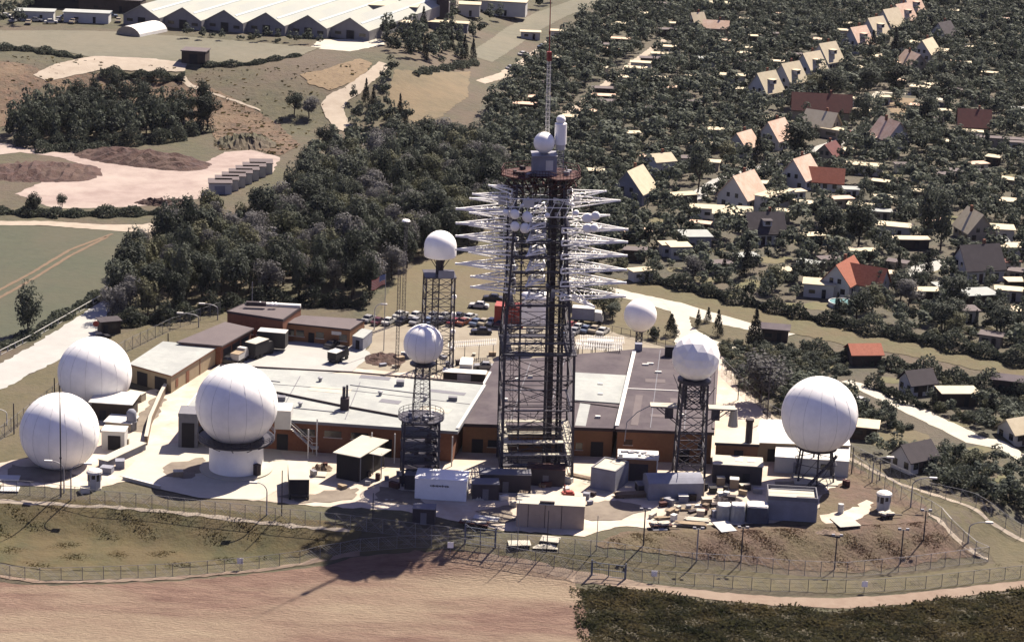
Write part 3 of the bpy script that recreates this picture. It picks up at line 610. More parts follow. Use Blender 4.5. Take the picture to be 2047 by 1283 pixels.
# ramp wall: concrete retaining wall right of the radomes
def free_wall(px, h, th, m, label, name='retaining_wall', cap=None):
    q = [P(u, v) for u, v in px]; mb = MB(); cp = MB()
    for a, b in zip(q[:-1], q[1:]):
        d = (b-a).normalized(); n = Vector((-d.y, d.x, 0))*th/2
        mb.hexa([a-n-Vector((0, 0, .4)), b-n-Vector((0, 0, .4)), b+n-Vector((0, 0, .4)), a+n-Vector((0, 0, .4))], [a-n+Vector((0, 0, h)), b-n+Vector((0, 0, h)), b+n+Vector((0, 0, h)), a+n+Vector((0, 0, h))])
        n2 = n*1.3
        cp.hexa([a-n2+Vector((0, 0, h+.003)), b-n2+Vector((0, 0, h+.003)), b+n2+Vector((0, 0, h+.003)), a+n2+Vector((0, 0, h+.003))], [a-n2+Vector((0, 0, h+.12)), b-n2+Vector((0, 0, h+.12)), b+n2+Vector((0, 0, h+.12)), a+n2+Vector((0, 0, h+.12))])
    o = mb.build(name, M[m]); tag(o, label, 'wall')
    cp.build('coping', M[cap or m], o)
    return o
free_wall([(292, 890), (300, 850), (322, 800), (336, 775)], 1.6, .5, 'timber', 'grey retaining wall running back from the yard to the tan shed', cap='concrete')
free_wall([(205, 935), (240, 918), (284, 898)], 1.3, 1.6, 'blue_grey', 'low stepped grey wall right of the front ground radome', cap='concrete')
free_wall([(246, 958), (320, 977)], .5, .3, 'concrete', 'low kerb wall along the front of the concrete slab', name='kerb_wall', cap='white_paint')

# repairs in the felt, pipes and housings on the roofs
for (u0, v0, u1, v1, w_, m_) in ((470, 745, 520, 749, 2.4, 'fascia_grey'), (620, 775, 700, 783, 3.0, 'concrete'), (760, 800, 800, 805, 2.0, 'fascia_grey'), (840, 815, 900, 822, 2.6, 'concrete'), (500, 790, 540, 794, 2.2, 'mauve_roof'), (720, 752, 780, 757, 2.0, 'fascia_grey'), (860, 780, 930, 788, 1.6, 'fascia_grey')): on_roof(rA, cA, [(u0, v0), (u1, v1)], ZB, w_, .02, m_, 'roof_patch')
for (u0, v0, u1, v1, w_) in ((1290, 760, 1330, 762, 2.2), (1340, 800, 1400, 803, 2.6), (1300, 830, 1340, 832, 1.6)): on_roof(rC, cC, [(u0, v0), (u1, v1)], ZB, w_, .02, 'mauve_roof', 'roof_patch')
for (u0, v0, u1, v1) in ((460, 752, 560, 764), (700, 770, 860, 790), (580, 815, 690, 826)): on_roof(rA, cA, [(u0, v0), (u1, v1)], ZB, .12, .14, 'grey_steel', 'roof_pipe')
for (u, v, a, b, h) in ((560, 800, 1.8, 1.2, .8), (800, 770, 1.4, 1.4, .9), (905, 800, 1.6, 1.0, .7)):
    q = at_z(u, v, ZB); MB().box((q.x-cA.x, q.y-cA.y, ZB+h/2), (a, b, h)).build('roof_housing', M['fascia_grey'], rA)
# seams and wear strips on the long flat roofs
for (rt, c_, z_, segs) in ((rA, cA, ZB, [[(480, 742), (430, 815)], [(600, 752), (560, 825)], [(720, 764), (690, 838)], [(850, 772), (815, 850)], [(445, 760), (700, 780), (940, 808)]]), (rC, cC, ZB, [[(1320, 700), (1300, 855)], [(1380, 705), (1368, 858)]]), (rB, cB, ZB-.5, [[(1060, 725), (1020, 842)], [(1130, 715), (1090, 846)]])):
    for sg in segs: on_roof(rt, c_, sg, z_, .14, .05, 'fascia_grey', 'roof_seam')
for u, v in ((520, 770), (640, 762), (760, 790), (850, 800), (600, 812)):
    q = at_z(u, v, ZB); MB().lathe([(.3, 0), (.3, .5), (.45, .55), (.45, .75), (.05, .85)], 10, (q.x-cA.x, q.y-cA.y, ZB)).build('roof_vent', M['grey_steel'], rA)
# ---------------------------------------------------------------- radomes and towers
def sphere_mb(r, zc, zcut, n=40, k=28):
    """ball of radius r centred at zc, cut flat at zcut"""
    prof = []; t0 = math.asin(max(-1, min(1, (zcut-zc)/r)))
    for i in range(k+1):
        t = t0 + (math.pi/2-t0)*i/k; prof.append((max(.02, r*math.cos(t)), zc+r*math.sin(t)))
    return MB().lathe(prof, n)
def seams_mb(r, zc, zcut, n):
    mb = MB(); t0 = math.asin((zcut-zc)/r)
    for j in range(n):
        a = 2*math.pi*(j+.3)/n; pts = []
        for i in range(15):
            t = t0+(math.pi/2-.1-t0)*i/14; pts.append((r*1.0005*math.cos(t)*math.cos(a), r*1.0005*math.cos(t)*math.sin(a), zc+r*1.0005*math.sin(t)))
        mb.path(pts, .035, 4)
    return mb
M['seam'] = mat('shell_seam', (.50, .49, .48), (.46, .45, .44), 1.0)
def ball_geom(u, v, rpx, base_px):
    """base point on the ground under the ball and its centre height and radius"""
    b = P(*base_px)
    zc = h_at(b, v); r = rpx*mpp(b+Vector((0, 0, zc)))
    return b, zc, r
# two radomes on the ground at the left
for (u, v, rp, bp, lb) in ((192, 746, 73.5, (190, 805), 'large white radome on the ground behind the other one, by the left road'), (122, 863, 79, (120, 926), 'large white radome on the ground nearest the left fence')):
    b, zc, r = ball_geom(u, v, rp, bp)
    t = thing('ground_radome', lb, 'radome', b, 0, 'radomes standing on the ground at the left')
    sphere_mb(r, zc, .25).build('shell', M['white'], t, smooth=True)
    seams_mb(r, zc, .3, 14).build('shell_seam', M['seam'], t)
    rb = math.sqrt(max(.1, r*r-zc*zc)); MB().lathe([(rb*1.06, -.3), (rb*1.06, .35), (rb*.9, .35)], 32).build('base_ring', M['fascia_grey'], t)
    FOOT.append((b.x, b.y, r+2))
# drum radome
b, zc, r = ball_geom(475, 808, 82, (472, 938))
t = thing('drum_radome', 'large white radome on a white drum with a dark railed gallery', 'radome', b)
zg = h_at(b, 873)
sphere_mb(r, zc, zg).build('shell', M['white'], t, smooth=True)
seams_mb(r, zc, zg+.05, 14).build('shell_seam', M['seam'], t)
rd = 54*mpp(b); MB().lathe([(rd+1.6, -.3), (rd+1.6, .35), (rd, .35)], 36).build('plinth', M['concrete'], t)
MB().lathe([(rd, .3), (rd, zg-.3)], 40).build('drum', M['antenna_white'], t, smooth=False)
gl = MB().lathe([(rd*.98, zg-.32), (rd+1.9, zg-.3), (rd+1.9, zg-.05), (rd*.98, zg-.03)], 36).build('gallery', M['steel'], t)
mb = MB()
for k in range(28):
    a = 2*math.pi*k/28; x, y = math.cos(a)*(rd+1.95), math.sin(a)*(rd+1.95); mb.beam((x, y, zg-.1), (x, y, zg+1.05), .05, 4)
for zz in (.45, .75, 1.05):
    pts = [(math.cos(2*math.pi*k/36)*(rd+1.95), math.sin(2*math.pi*k/36)*(rd+1.95), zg+zz) for k in range(37)]; mb.path(pts, .06, 4)
mb.build('railing', M['steel'], gl)
for k in range(12):
    a = 2*math.pi*k/12; MB().beam((math.cos(a)*rd, math.sin(a)*rd, zg-1.3), (math.cos(a)*(rd+1.9), math.sin(a)*(rd+1.9), zg-.3), .08, 4).build('bracket', M['steel'], t)
MB().box((rd*.83, -rd*.68, 1.25), (1.2, .9, 2.0), R(-40)).build('door', M['fascia'], t)
pr = P(566, 905); MB().box((pr.x-b.x-.1, pr.y-b.y+1.5, zg+.4), (2.8, 4.5, 3.4)).build('stair_head', M['house_white'], t)
st = MB()
x0, y0 = pr.x-b.x+1.3, pr.y-b.y-.4
for k in range(14): st.box((x0+.2+k*.26, y0, zg-1.2-k*.24), (.3, 1.2, .06))
st.beam((x0, y0-.6, zg-.1), (x0+3.8, y0-.6, zg-3.4), .06); st.beam((x0, y0+.6, zg-.1), (x0+3.8, y0+.6, zg-3.4), .06)
for k in range(3): st.beam((x0+k*1.9, y0-.6, zg-1.2-k*1.6), (x0+k*1.9, y0-.6, zg-.1-k*1.6), .05)
st.beam((x0+4.6, y0-.6, 0), (x0+4.6, y0-.6, zg+1), .12, 6); st.box((x0+4.2, y0, zg-4.5), (1.3, 1.4, .1))
st.beam((x0+4.8, y0-.6, zg-3.5), (x0+3.6, y0-.6, zg-3.5), .06); st.beam((x0+3.8, y0+.6, 0), (x0+3.8, y0+.6, zg-4.5), .1)
st.build('stair', M['white_paint'], t)
FOOT.append((b.x, b.y, 9))

def lattice(root, c, w0, w1, z0, z1, n, rl, rb, m, rz=0.0, sides=4, xbrace=True, dbl=False, name='bracing'):
    """legs (each a part) and bracing of a lattice tower section"""
    out = []
    def corner(i, z):
        f = (z-z0)/(z1-z0); w = w0+(w1-w0)*f; a = rz+2*math.pi*(i+.5)/sides
        k = w/math.cos(math.pi/sides)
        return Vector((c[0]+k*math.cos(a), c[1]+k*math.sin(a), z))
    for i in range(sides):
        MB().beam(corner(i, z0), corner(i, z1), rl, 4).build('leg', M[m], root)
    mb = MB()
    for k in range(n+1):
        z = z0+(z1-z0)*k/n
        for i in range(sides):
            a, b2 = corner(i, z), corner(i+1, z)
            mb.beam(a, b2, rb, 4)
            if dbl and k < n: mb.beam(corner(i, z+.9), corner(i+1, z+.9), rb*.8, 4)
            if k < n:
                zn = z0+(z1-z0)*(k+1)/n; p2, q2 = corner(i, zn), corner(i+1, zn)
                if xbrace: mb.beam(a, q2, rb*.8, 4); mb.beam(b2, p2, rb*.8, 4)
                else:
                    (mb.beam(a, q2, rb*.8, 4) if (k+i) % 2 else mb.beam(b2, p2, rb*.8, 4))
    mb.build(name, M[m], root)
    return corner
def ladder(root, x, y, z0, z1, m='steel', name='ladder'):
    mb = MB(); mb.beam((x-.25, y, z0), (x-.25, y, z1), .05); mb.beam((x+.25, y, z0), (x+.25, y, z1), .05); z = z0
    while z < z1: mb.beam((x-.25, y, z), (x+.25, y, z), .035); z += .6
    return mb.build(name, M[m], root)

# ---- main lattice tower with its antennas
B = P(1068, 938)
tw = thing('antenna_tower', 'tall dark lattice tower bristling with white antenna frames, rust red platform and ball on top', 'tower', B)
k = mpp(B)
zP = h_at(B, 348)                     # rust red platform
zM = h_at(B, 690)                     # middle platform
HW0 = 70*k; HW1 = 62*k
rzT = R(4)
lattice(tw, (0, 0), HW0, HW0*.97, -.3, zM, 5, .32, .09, 'steel', rzT, dbl=True)
lattice(tw, (-.3, 0), HW0*.93, HW1*.72, zM+.3, zP-1.0, 7, .28, .085, 'steel', rzT, dbl=True, name='upper_bracing')
# inner frame and the lift shaft
lattice(tw, (-4.2, 0), 1.3, 1.2, 0, zP-1, 14, .11, .05, 'steel', rzT, xbrace=False, name='ladder_cage')
sx = 2.9
lattice(tw, (sx, .3), 1.35, 1.3, 0, zP+1, 16, .18, .06, 'steel', rzT, name='shaft_bracing')
MB().box((sx-.55, .6, zP/2), (.9, 1.5, zP), rzT).build('lift_shaft', M['fascia'], tw)
MB().box((sx+.75, .0, zP/2), (.35, 1.2, zP), rzT).build('cable_tray', M['dark'], tw)
ladder(tw, -4.2, -1.2, 0, zP-1); ladder(tw, sx+1.2, -1.5, 0, zP-1)
# walkways at the foot and at mid height
def deck(z, hw, m, hole=2.2, rail=True, y0=-1.0, th=.16):
    d = MB(); co, si = math.cos(rzT), math.sin(rzT)
    def bx(cx, cy, a, b): d.box((co*cx-si*cy, si*cx+co*cy, z), (a, b, th), rzT)
    bx(0, -(hw-hole/2), 2*hw, hole); bx(0, (hw-hole/2), 2*hw, hole); bx(-(hw-hole/2), 0, hole, 2*hw-2*hole-.01); bx(hw-hole/2, 0, hole, 2*hw-2*hole-.01)
    o = d.build('walkway', M[m], tw)
    if rail:
        mb = MB(); q = [Vector((co*x-si*y, si*x+co*y, z)) for x, y in ((-hw, -hw), (hw, -hw), (hw, hw), (-hw, hw))]
        for i in range(4):
            a, b2 = q[i], q[(i+1) % 4]
            for h in (.55, 1.1): mb.beam(a+Vector((0, 0, h)), b2+Vector((0, 0, h)), .05)
            for j in range(7):
                e = a.lerp(b2, j/7); mb.beam(e, e+Vector((0, 0, 1.1)), .045)
        mb.build('railing', M['steel'], o)
    return o
for v, m in ((908, 'steel'), (886, 'concrete'), (862, 'concrete')): deck(h_at(B, v), HW0*1.02, m, 1.3)
deck(zM, HW0*1.04, 'steel', 1.8); deck(zM+1.9, HW0*.96, 'steel', .9)
deck(h_at(B, 800), HW0*.98, 'steel', .5, rail=False); deck(h_at(B, 596), HW1*.98, 'steel', 1.0)
for v in (440, 470, 500, 530, 560): deck(h_at(B, v), HW1*.88, 'steel', .7, rail=False, th=.2)
# rust red top platform in the shape of a cross with a sagging outline
top = thing  # (name reuse guard)
pl = MB(); hw = 76*k; co, si = math.cos(rzT), math.sin(rzT)
oct_ = [(-6.6, -1.6), (-5.0, -3.4), (-2.8, -4.6), (-1.2, -3.0), (1.2, -3.2), (2.6, -4.8), (5.4, -4.0), (6.6, -1.8), (6.2, 2.2), (3.0, 4.8), (-2.4, 4.9), (-6.2, 2.4)]
pl.prism(oct_, zP-.1, zP+.12)
plat = pl.build('platform', M['rust'], tw)
mb = MB()
for i in range(len(oct_)):
    a, b2 = Vector((*oct_[i], zP)), Vector((*oct_[(i+1) % len(oct_)], zP))
    for h in (.55, 1.1): mb.beam(a+Vector((0, 0, h)), b2+Vector((0, 0, h)), .06)
    for j in range(5):
        e = a.lerp(b2, j/5); mb.beam(e, e+Vector((0, 0, 1.1)), .05)
    mb.beam(a, Vector((a.x*.55, a.y*.55, zP-3.0)), .14)
mb.build('railing', M['rust'], plat)
mb = MB()
for i in range(4):
    a = rzT+math.pi/2*i; mb.beam((math.cos(a)*hw, math.sin(a)*hw, zP-.3), (-math.cos(a)*hw, -math.sin(a)*hw, zP-.3), .2)
for fz, ff in ((2.85, .8), (1.6, .9)):
    for i in range(len(oct_)):
        a, b2 = oct_[i], oct_[(i+1) % len(oct_)]; mb.beam((a[0]*ff, a[1]*ff, zP-fz), (b2[0]*ff, b2[1]*ff, zP-fz), .12)
_r = random.Random(3)
for i in range(26):
    a = _r.uniform(0, 6.28); d0 = _r.uniform(3, 7); mb.beam((math.cos(a)*d0, math.sin(a)*d0*.75, zP-_r.uniform(.3, .9)), (math.cos(a)*(d0-2.4), math.sin(a)*(d0-2.4)*.75, zP-_r.uniform(1.6, 3.4)), .09)
mb.build('under_frame', M['rust'], plat)
for i in range(9):
    a = _r.uniform(0, 6.28); MB().box((math.cos(a)*4.6, math.sin(a)*3.3, zP+.45), (_r.uniform(.5, 1.3), _r.uniform(.4, .9), _r.uniform(.4, .8)), a).build('deck_box', M['fascia' if i % 3 else 'grey_steel'], tw)
# cabin, ball, twin cylinders and mast
zc0 = zP+.12; cabh = h_at(B, 308)-zc0; cw = 46*k
cb = MB().box((.45, -.3, zc0+cabh/2), (cw, cw, cabh), rzT).build('cabin', M['blue_grey'], tw)
MB().box((.45, -.3, zc0+cabh+.06), (cw+.3, cw+.3, .12), rzT).build('cabin_roof', M['grey_steel'], cb)
for dx in (-1.0, .9): MB().box((0.45+dx, -.3-cw/2-.02, zc0+cabh*.55), (1.2, .1, cabh*.5), rzT).build('cabin_panel', M['white_paint'], cb)
MB().beam((0.45-cw/2, -.3-cw/2, zc0), (0.45-cw/2, -.3-cw/2, zc0+cabh), .12).build('cabin_post', M['grey_steel'], cb)
zb = h_at(B, 285); rb_ = 20.5*k
sphere_mb(rb_, zb, zb-rb_*.92, 28, 18).build('ball_radome', M['white'], tw, loc=(.4, -.3, 0), smooth=True)
MB().lathe([(.6, zc0+cabh), (.6, zb-rb_*.9)], 14, (.4, -.3, 0)).build('ball_stem', M['grey_steel'], tw)
xc = 3.1; za, zt = h_at(B, 306), h_at(B, 247)
cy = MB().lathe([(1.0, zt-3.6), (1.0, zt-.1), (.8, zt)], 18, (xc, .6, 0)).build('cylinder_radome', M['white'], tw, smooth=False)
MB().lathe([(.85, zt-4.5), (.85, zt-3.62)], 18, (xc, .6, 0)).build('cylinder_base', M['white_paint'], tw)
sphere_mb(.8, h_at(B, 241), zt, 16, 10).build('small_ball', M['white'], cy, loc=(xc, .6, 0), smooth=True)
lattice(tw, (xc, .6), .6, .6, zP+.1, zt-4.4, 4, .08, .05, 'grey_steel', 0, xbrace=True, name='cylinder_frame')
zm1, zm2 = h_at(B, 128), h_at(B, -60)
xm = .9
lattice(tw, (xm, 1.8), .30, .26, zP+.1, zm1, 26, .05, .03, 'white_paint', R(15), xbrace=False, name='mast_bracing')
MB().box((xm, 1.8, h_at(B, 117)), (.7, .7, 1.5), R(15)).build('mast_head', M['red'], tw)
MB().beam((xm, 1.8, zm1), (xm, 1.8, zm2), .10, 6, .06).build('mast_pole', M['red'], tw)
MB().box((xm, 1.8, h_at(B, 70)), (.28, .28, .7)).build('mast_joint', M['red'], tw)

def lpda(L, wb, n, tw_=.12):
    n = max(4, n-4)
    """log periodic frame: two booms meeting at a tip, graded cross rods; base at x = 0, tip at x = L"""
    mb = MB()
    mb.beam((0, -wb/2, .45), (L, 0, 0), tw_, 4); mb.beam((0, wb/2, .45), (L, 0, 0), tw_, 4)
    mb.beam((0, -wb/2, -.35), (L, 0, -.1), tw_, 4); mb.beam((0, wb/2, -.35), (L, 0, -.1), tw_, 4)
    mb.beam((0, -wb/2, -.35), (0, -wb/2, .45), tw_, 4); mb.beam((0, wb/2, -.35), (0, wb/2, .45), tw_, 4); mb.beam((0, -wb/2, 0), (0, wb/2, 0), tw_, 4)
    x = 0; prev = None
    f = 1.0
    for i in range(n):
        x = L*(1-(.80**i)); w = wb/2*(1-x/L)
        y = w if i % 2 else -w
        if prev: mb.beam((prev[0], prev[1], .04), (x, y, .04), tw_*.4, 4)
        mb.beam((x, -w, .03), (x, w, .03), tw_*.4, 4)
        prev = (x, y)
    mb.beam((L, -.05, -.05), (L+.35, 0, -.05), tw_*1.6, 4)
    return mb
def add_lpda(x, y, z, ang, L, wb, n=9, droop=0.0, thick=.12, flip=0.0):
    o = lpda(L, wb, n, thick).build('antenna', M['antenna_white'], tw, loc=(x, y, z))
    o.rotation_euler = (R(flip), -R(droop), ang)
    return o
hwU = HW1*.80
for v in (447, 472, 499, 527, 553, 580):
    z = h_at(B, v)+.15
    add_lpda(hwU-.3, -1.6, z, R(-5), 121*k, 7.4, droop=-1, thick=.15)
    add_lpda(hwU-.5, 1.8, z+.5, R(14), 92*k, 3.8, droop=1)
for i, v in enumerate((418, 447, 472, 499, 527, 553, 573)):
    z = h_at(B, v)+.1
    add_lpda(-hwU+.2, -1.0+.2*(i % 2), z, R(183), (112-(i > 4)*30)*k, 5.6, droop=0, thick=.15)
    if i < 6: add_lpda(-hwU+.3, 2.6, z+.4, R(166), 92*k, 3.2)
for v in (430, 452, 481, 510, 540, 567):
    add_lpda(-.3, -hwU+.2, h_at(B, v)-.5, R(-118), 42*k, 2.6, n=8, droop=-3)
    add_lpda(-.3, hwU-.2, h_at(B, v)-.5, R(82), 80*k, 2.8, n=8)
add_lpda(hwU-1.0, -2.4, h_at(B, 572), R(-42), 92*k, 3.0, droop=-8)
# rack of small dishes below the platform
def dish(x, y, z, r, ang):
    o = MB().lathe([(.05, -.35), (r*.55, -.28), (r*.9, -.1), (r, 0), (r*.8, .18), (r*.4, .28), (.03, .3)], 16).build('dish', M['white'], tw, loc=(x, y, z), smooth=True)
    o.rotation_euler = (R(84), 0, ang)
dish_px = [(1013, 413, 9.5), (1038, 418, 10.5), (1014, 437, 9.5), (1034, 440, 10.0), (1158, 418, 10), (1174, 413, 8.5), (1159, 438, 9.5), (1172, 437, 8.5), (995, 410, 6), (1078, 414, 5), (1135, 408, 6)]
for u, v, r_ in dish_px:
    x = (u-1064)*k*.96; dish(x, -hwU*1.12-.7, h_at(B, v)-.1, r_*k*1.05, R(random.uniform(-14, 14)) + (R(-12) if u < 1060 else R(12)))
ring = MB(); zr0 = h_at(B, 405)
for dz in (-1.4, .2, 1.6):
    q = [(hwU*1.25*sx_, hwU*1.05*sy_, zr0+dz) for sx_, sy_ in ((-1, -1), (1, -1), (1, 1), (-1, 1))]
    ring.path(q+[q[0]], .09, 4)
for i in range(9):
    a = -1+2*i/8; ring.beam((hwU*1.25*a, -hwU*1.05, zr0-1.4), (hwU*1.25*(a+(.25 if i < 8 else 0)), -hwU*1.05, zr0+1.6), .07)
    ring.beam((hwU*1.25*a, hwU*1.05, zr0-1.4), (hwU*1.25*a, hwU*1.05, zr0+1.6), .07)
ring.build('antenna_rack', M['antenna_white'], tw)
for x, y, sx_, h, a in ((-2.0, -hwU-.4, 1.9, 1.2, 10), (6.0, -hwU*.6, 1.4, 1.9, -30), (-6.4, -hwU*.6, 1.3, 1.6, 30)):
    MB().box((x, y, zr0+.9), (sx_, .3, h), R(a)).build('panel_antenna', M['white_paint'], tw)
for (u0, v0, ang, L, wb) in ((990, 392, 172, 76, 4.5), (1000, 378, 150, 60, 3.0), (1150, 398, 4, 92, 5.5), (1150, 384, 22, 70, 3.4), (1050, 398, -120, 50, 2.4), (1120, 395, -60, 50, 2.4)):
    add_lpda((u0-1066)*k*.7, -1.5, h_at(B, v0), R(ang), L*k, wb, droop=2)
tw.rotation_euler = (0, -R(1.2), 0)
# loops and dark conduits hanging in the tower
mb = MB()
rr = random.Random(5)
for i in range(34):
    z = rr.uniform(zM, zP-4); a = rr.choice([-1, 1]); x = rr.uniform(-HW1*.75, HW1*.75); y = a*HW1*.72
    mb.beam((x, y, z), (x+rr.uniform(-1.2, 1.2), y, z+rr.uniform(-3, 3)), .07)
for i in range(26):
    x = rr.uniform(-HW0*.95, HW0*.95); y = rr.choice([-1, 1])*HW0*.9; z = rr.uniform(0, zM)
    mb.beam((x, y, z), (x+rr.uniform(-2, 2), y, z+rr.uniform(-2.5, 2.5)), .06)
mb.build('conduit', M['steel'], tw)
for i in range(20):
    x = rr.uniform(-HW1*.7, HW1*.7); y = -HW1*.75; z = rr.uniform(h_at(B, 600), zP-3)
    MB().box((x, y, z), (rr.uniform(.3, .8), .3, rr.uniform(.3, .9))).build('junction_box', M['grey_steel'], tw)
FOOT.append((B.x, B.y, 12))

# ---- mast tower with a flat-bottomed dome (behind, left)
B2 = P(872, 745); k2 = mpp(B2); t2 = thing('dome_tower', 'square lattice tower carrying a flat bottomed white dome on a stem', 'tower', B2)
zt2 = h_at(B2, 548); z2 = h_at(B2, 512)
lattice(t2, (0, 0), 2.9, 2.7, -.2, zt2, 7, .22, .09, 'steel', R(8))
lattice(t2, (-.6, 0), .6, .6, 0, zt2, 16, .09, .05, 'steel', R(8), xbrace=False, name='ladder_cage')
MB().box((0, 0, zt2), (6.0, 6.0, .2), R(8)).build('platform', M['steel'], t2)
MB().box((1.4, -2.9, zt2+.75), (3.0, .15, 1.5), R(8)).build('screen_panel', M['blue_grey'], t2)
MB().lathe([(.75, zt2), (.75, z2)], 14).build('stem', M['fascia'], t2)
mb = MB()
for i in range(6): a = 2*math.pi*i/6; mb.beam((math.cos(a)*.6, math.sin(a)*.6, z2-2.4), (math.cos(a)*2.2, math.sin(a)*2.2, z2), .08)
mb.build('bracket', M['steel'], t2)
rD2 = 32.5*mpp(B2+Vector((0, 0, z2)))
prof = [(rD2*.5, z2-.05), (rD2*.97, z2), (rD2*1.0, z2+.4), (rD2*1.0, z2+rD2*.62)]+[(max(.02, rD2*math.cos(a)), z2+rD2*.62+rD2*.98*math.sin(a)) for a in [math.pi/2*i/14 for i in range(1, 15)]]
MB().lathe(prof, 36).build('dome', M['white'], t2, smooth=True)
for z in np.linspace(2, zt2-4, 5): MB().lathe([(.05, -.5), (.4, -.35), (.5, 0), (.4, .35), (.05, .5)], 10, (3.0, -1.4, float(z))).build('side_antenna', M['white'], t2)

# ---- ball on a slim mast with platform, rising from a dark base tower (front centre-left)
B3 = P(838, 960); k3 = mpp(B3); t3 = thing('mast_radome', 'white radome on a slim lattice mast above a crowded round platform', 'radome', B3)
zp3 = h_at(B3, 834); zb3 = h_at(B3, 728); zc3 = h_at(B3, 687); r3 = 40*mpp(B3+Vector((0, 0, zc3)))
lattice(t3, (0, 0), 3.0, 2.9, -.2, zp3, 5, .26, .11, 'steel', R(6), dbl=True, name='base_bracing')
lattice(t3, (0, 0), 1.5, 1.1, zp3, zb3, 6, .10, .05, 'steel', R(6), name='mast_bracing')
ladder(t3, 0, -.4, zp3, zb3, 'grey_steel')
dk = MB().lathe([(.5, zp3-.3), (3.9, zp3-.1), (3.9, zp3+.1), (.5, zp3+.1)], 20).build('platform', M['steel'], t3)
mb = MB()
for i in range(20):
    a = 2*math.pi*i/20; x, y = 3.85*math.cos(a), 3.85*math.sin(a); mb.beam((x, y, zp3), (x, y, zp3+1.15), .05)
    a2 = 2*math.pi*(i+1)/20
    for h in (.6, 1.15): mb.beam((x, y, zp3+h), (3.85*math.cos(a2), 3.85*math.sin(a2), zp3+h), .05)
mb.build('railing', M['steel'], dk)
for i in range(12): a = rr.uniform(0, 6.28); d = rr.uniform(.8, 3.2); MB().box((math.cos(a)*d, math.sin(a)*d, zp3+.4), (rr.uniform(.4, 1.2), rr.uniform(.3, .8), rr.uniform(.3, .8)), a).build('equipment_box', M['grey_steel'], t3)
MB().lathe([(1.2, zb3-.1), (2.2, zb3), (2.2, zb3+.25), (1.2, zb3+.25)], 24).build('collar', M['steel'], t3)
sphere_mb(r3, zc3, zb3+.2).build('shell', M['white'], t3, smooth=True); seams_mb(r3, zc3, zb3+.25, 12).build('shell_seam', M['seam'], t3)
for i, v in enumerate((862, 890, 915)): MB().box((0, 0, h_at(B3, v)), (6.4, 6.4, .15), R(6)).build('walkway', M['steel'], t3)
for i in range(24): MB().box((rr.uniform(-2.8, 2.8), rr.uniform(-3.0, 2.6), rr.uniform(1, zp3-1)), (rr.uniform(.3, 1.2), rr.uniform(.2, .6), rr.uniform(.3, 1.4))).build('cabinet', M['fascia'], t3)

# ---- small ball behind the right building
B4 = P(1276, 700); zc4 = h_at(B4, 630); r4 = 33*mpp(B4+Vector((0, 0, zc4)))
t4 = thing('post_radome', 'small white radome on a short braced post behind the dark roof', 'radome', B4)
zb4 = zc4-r4*.93
sphere_mb(r4, zc4, zb4, 32, 22).build('shell', M['white'], t4, smooth=True)
lattice(t4, (0, 0), .55, .55, -.2, zb4, 5, .1, .06, 'steel', R(10)); MB().lathe([(.5, zb4-.35), (1.4, zb4-.1), (1.4, zb4+.1)], 20).build('collar', M['grey_steel'], t4)

# ---- faceted ball on a four-legged tower standing at the front of the right building
B5 = P(1376, 950); t5 = thing('faceted_radome', 'faceted white radome on a dark four legged lattice tower with two side platforms', 'radome', B5)
zb5 = h_at(B5, 756); zc5 = h_at(B5, 714); r5 = 47.5*mpp(B5+Vector((0, 0, zc5)))
bm = bmesh.new(); bmesh.ops.create_icosphere(bm, subdivisions=1, radius=1)
bmesh.ops.subdivide_edges(bm, edges=bm.edges[:], cuts=2, use_grid_fill=True)
for v_ in bm.verts: v_.co = v_.co.normalized()*r5*1.015
bmesh.ops.triangulate(bm, faces=bm.faces[:])
bmesh.ops.rotate(bm, verts=bm.verts, matrix=Matrix.Rotation(R(23), 3, 'X') @ Matrix.Rotation(R(17), 3, 'Z'))
bmesh.ops.bisect_plane(bm, geom=bm.verts[:]+bm.edges[:]+bm.faces[:], plane_co=(0, 0, zb5-zc5), plane_no=(0, 0, -1), clear_outer=True)
bmesh.ops.holes_fill(bm, edges=bm.edges)
me = bpy.data.meshes.new('shell'); bm.to_mesh(me); bm.free(); me.materials.append(M['white'])
o = bpy.data.objects.new('shell', me); COL.objects.link(o); o.parent = t5; o.location = (0, 0, zc5)
lattice(t5, (0, 0), 2.5, 2.1, -.2, zb5-.6, 6, .26, .10, 'steel', R(3), dbl=False)
lattice(t5, (0, 0), 1.5, 1.5, zb5-5.0, zb5-.6, 2, .30, .12, 'steel', R(3), name='head_bracing')
MB().lathe([(1.5, zb5-.8), (2.9, zb5-.5), (2.9, zb5-.05), (1.5, zb5)], 24).build('collar', M['steel'], t5)
mb = MB()
for i in range(4): a = R(45+90*i+3); mb.beam((math.cos(a)*2.6, math.sin(a)*2.6, zb5-3.5), (math.cos(a)*4.6, math.sin(a)*4.6, zb5-.5), .07)
mb.build('strut', M['steel'], t5)
zs = h_at(B5, 812)
for s in (-1, 1):
    pf = MB().box((s*5.0, 0, zs), (4.6, 2.2, .18)).build('side_platform', M['concrete'], t5)
    mb = MB()
    for y in (-1, 1): mb.beam((s*2.3, y, zs-3.2), (s*6.4, y, zs-.1), .1); mb.beam((s*2.3, y, zs-.15), (s*7.2, y, zs-.15), .1)
    mb.box((s*4.0, 0, zs-1.2), (1.4, 1.2, 2.0))
    mb.build('platform_bracket', M['steel'], pf)
mb = MB(); mb.lathe([(.9, 0), (.55, 3.2)], 12, (7.2, 1.0, zs-3.6)); mb.build('horn_antenna', M['concrete'], t5)
lp = MB(); lp.path([(-7.3, -.5, zs), (-9.5, -.8, zs-1.2), (-11.2, -1.0, zs-3.0), (-11.4, -1, zs-6.5)], .08, 5); lp.build('cable_arm', M['grey_steel'], t5)

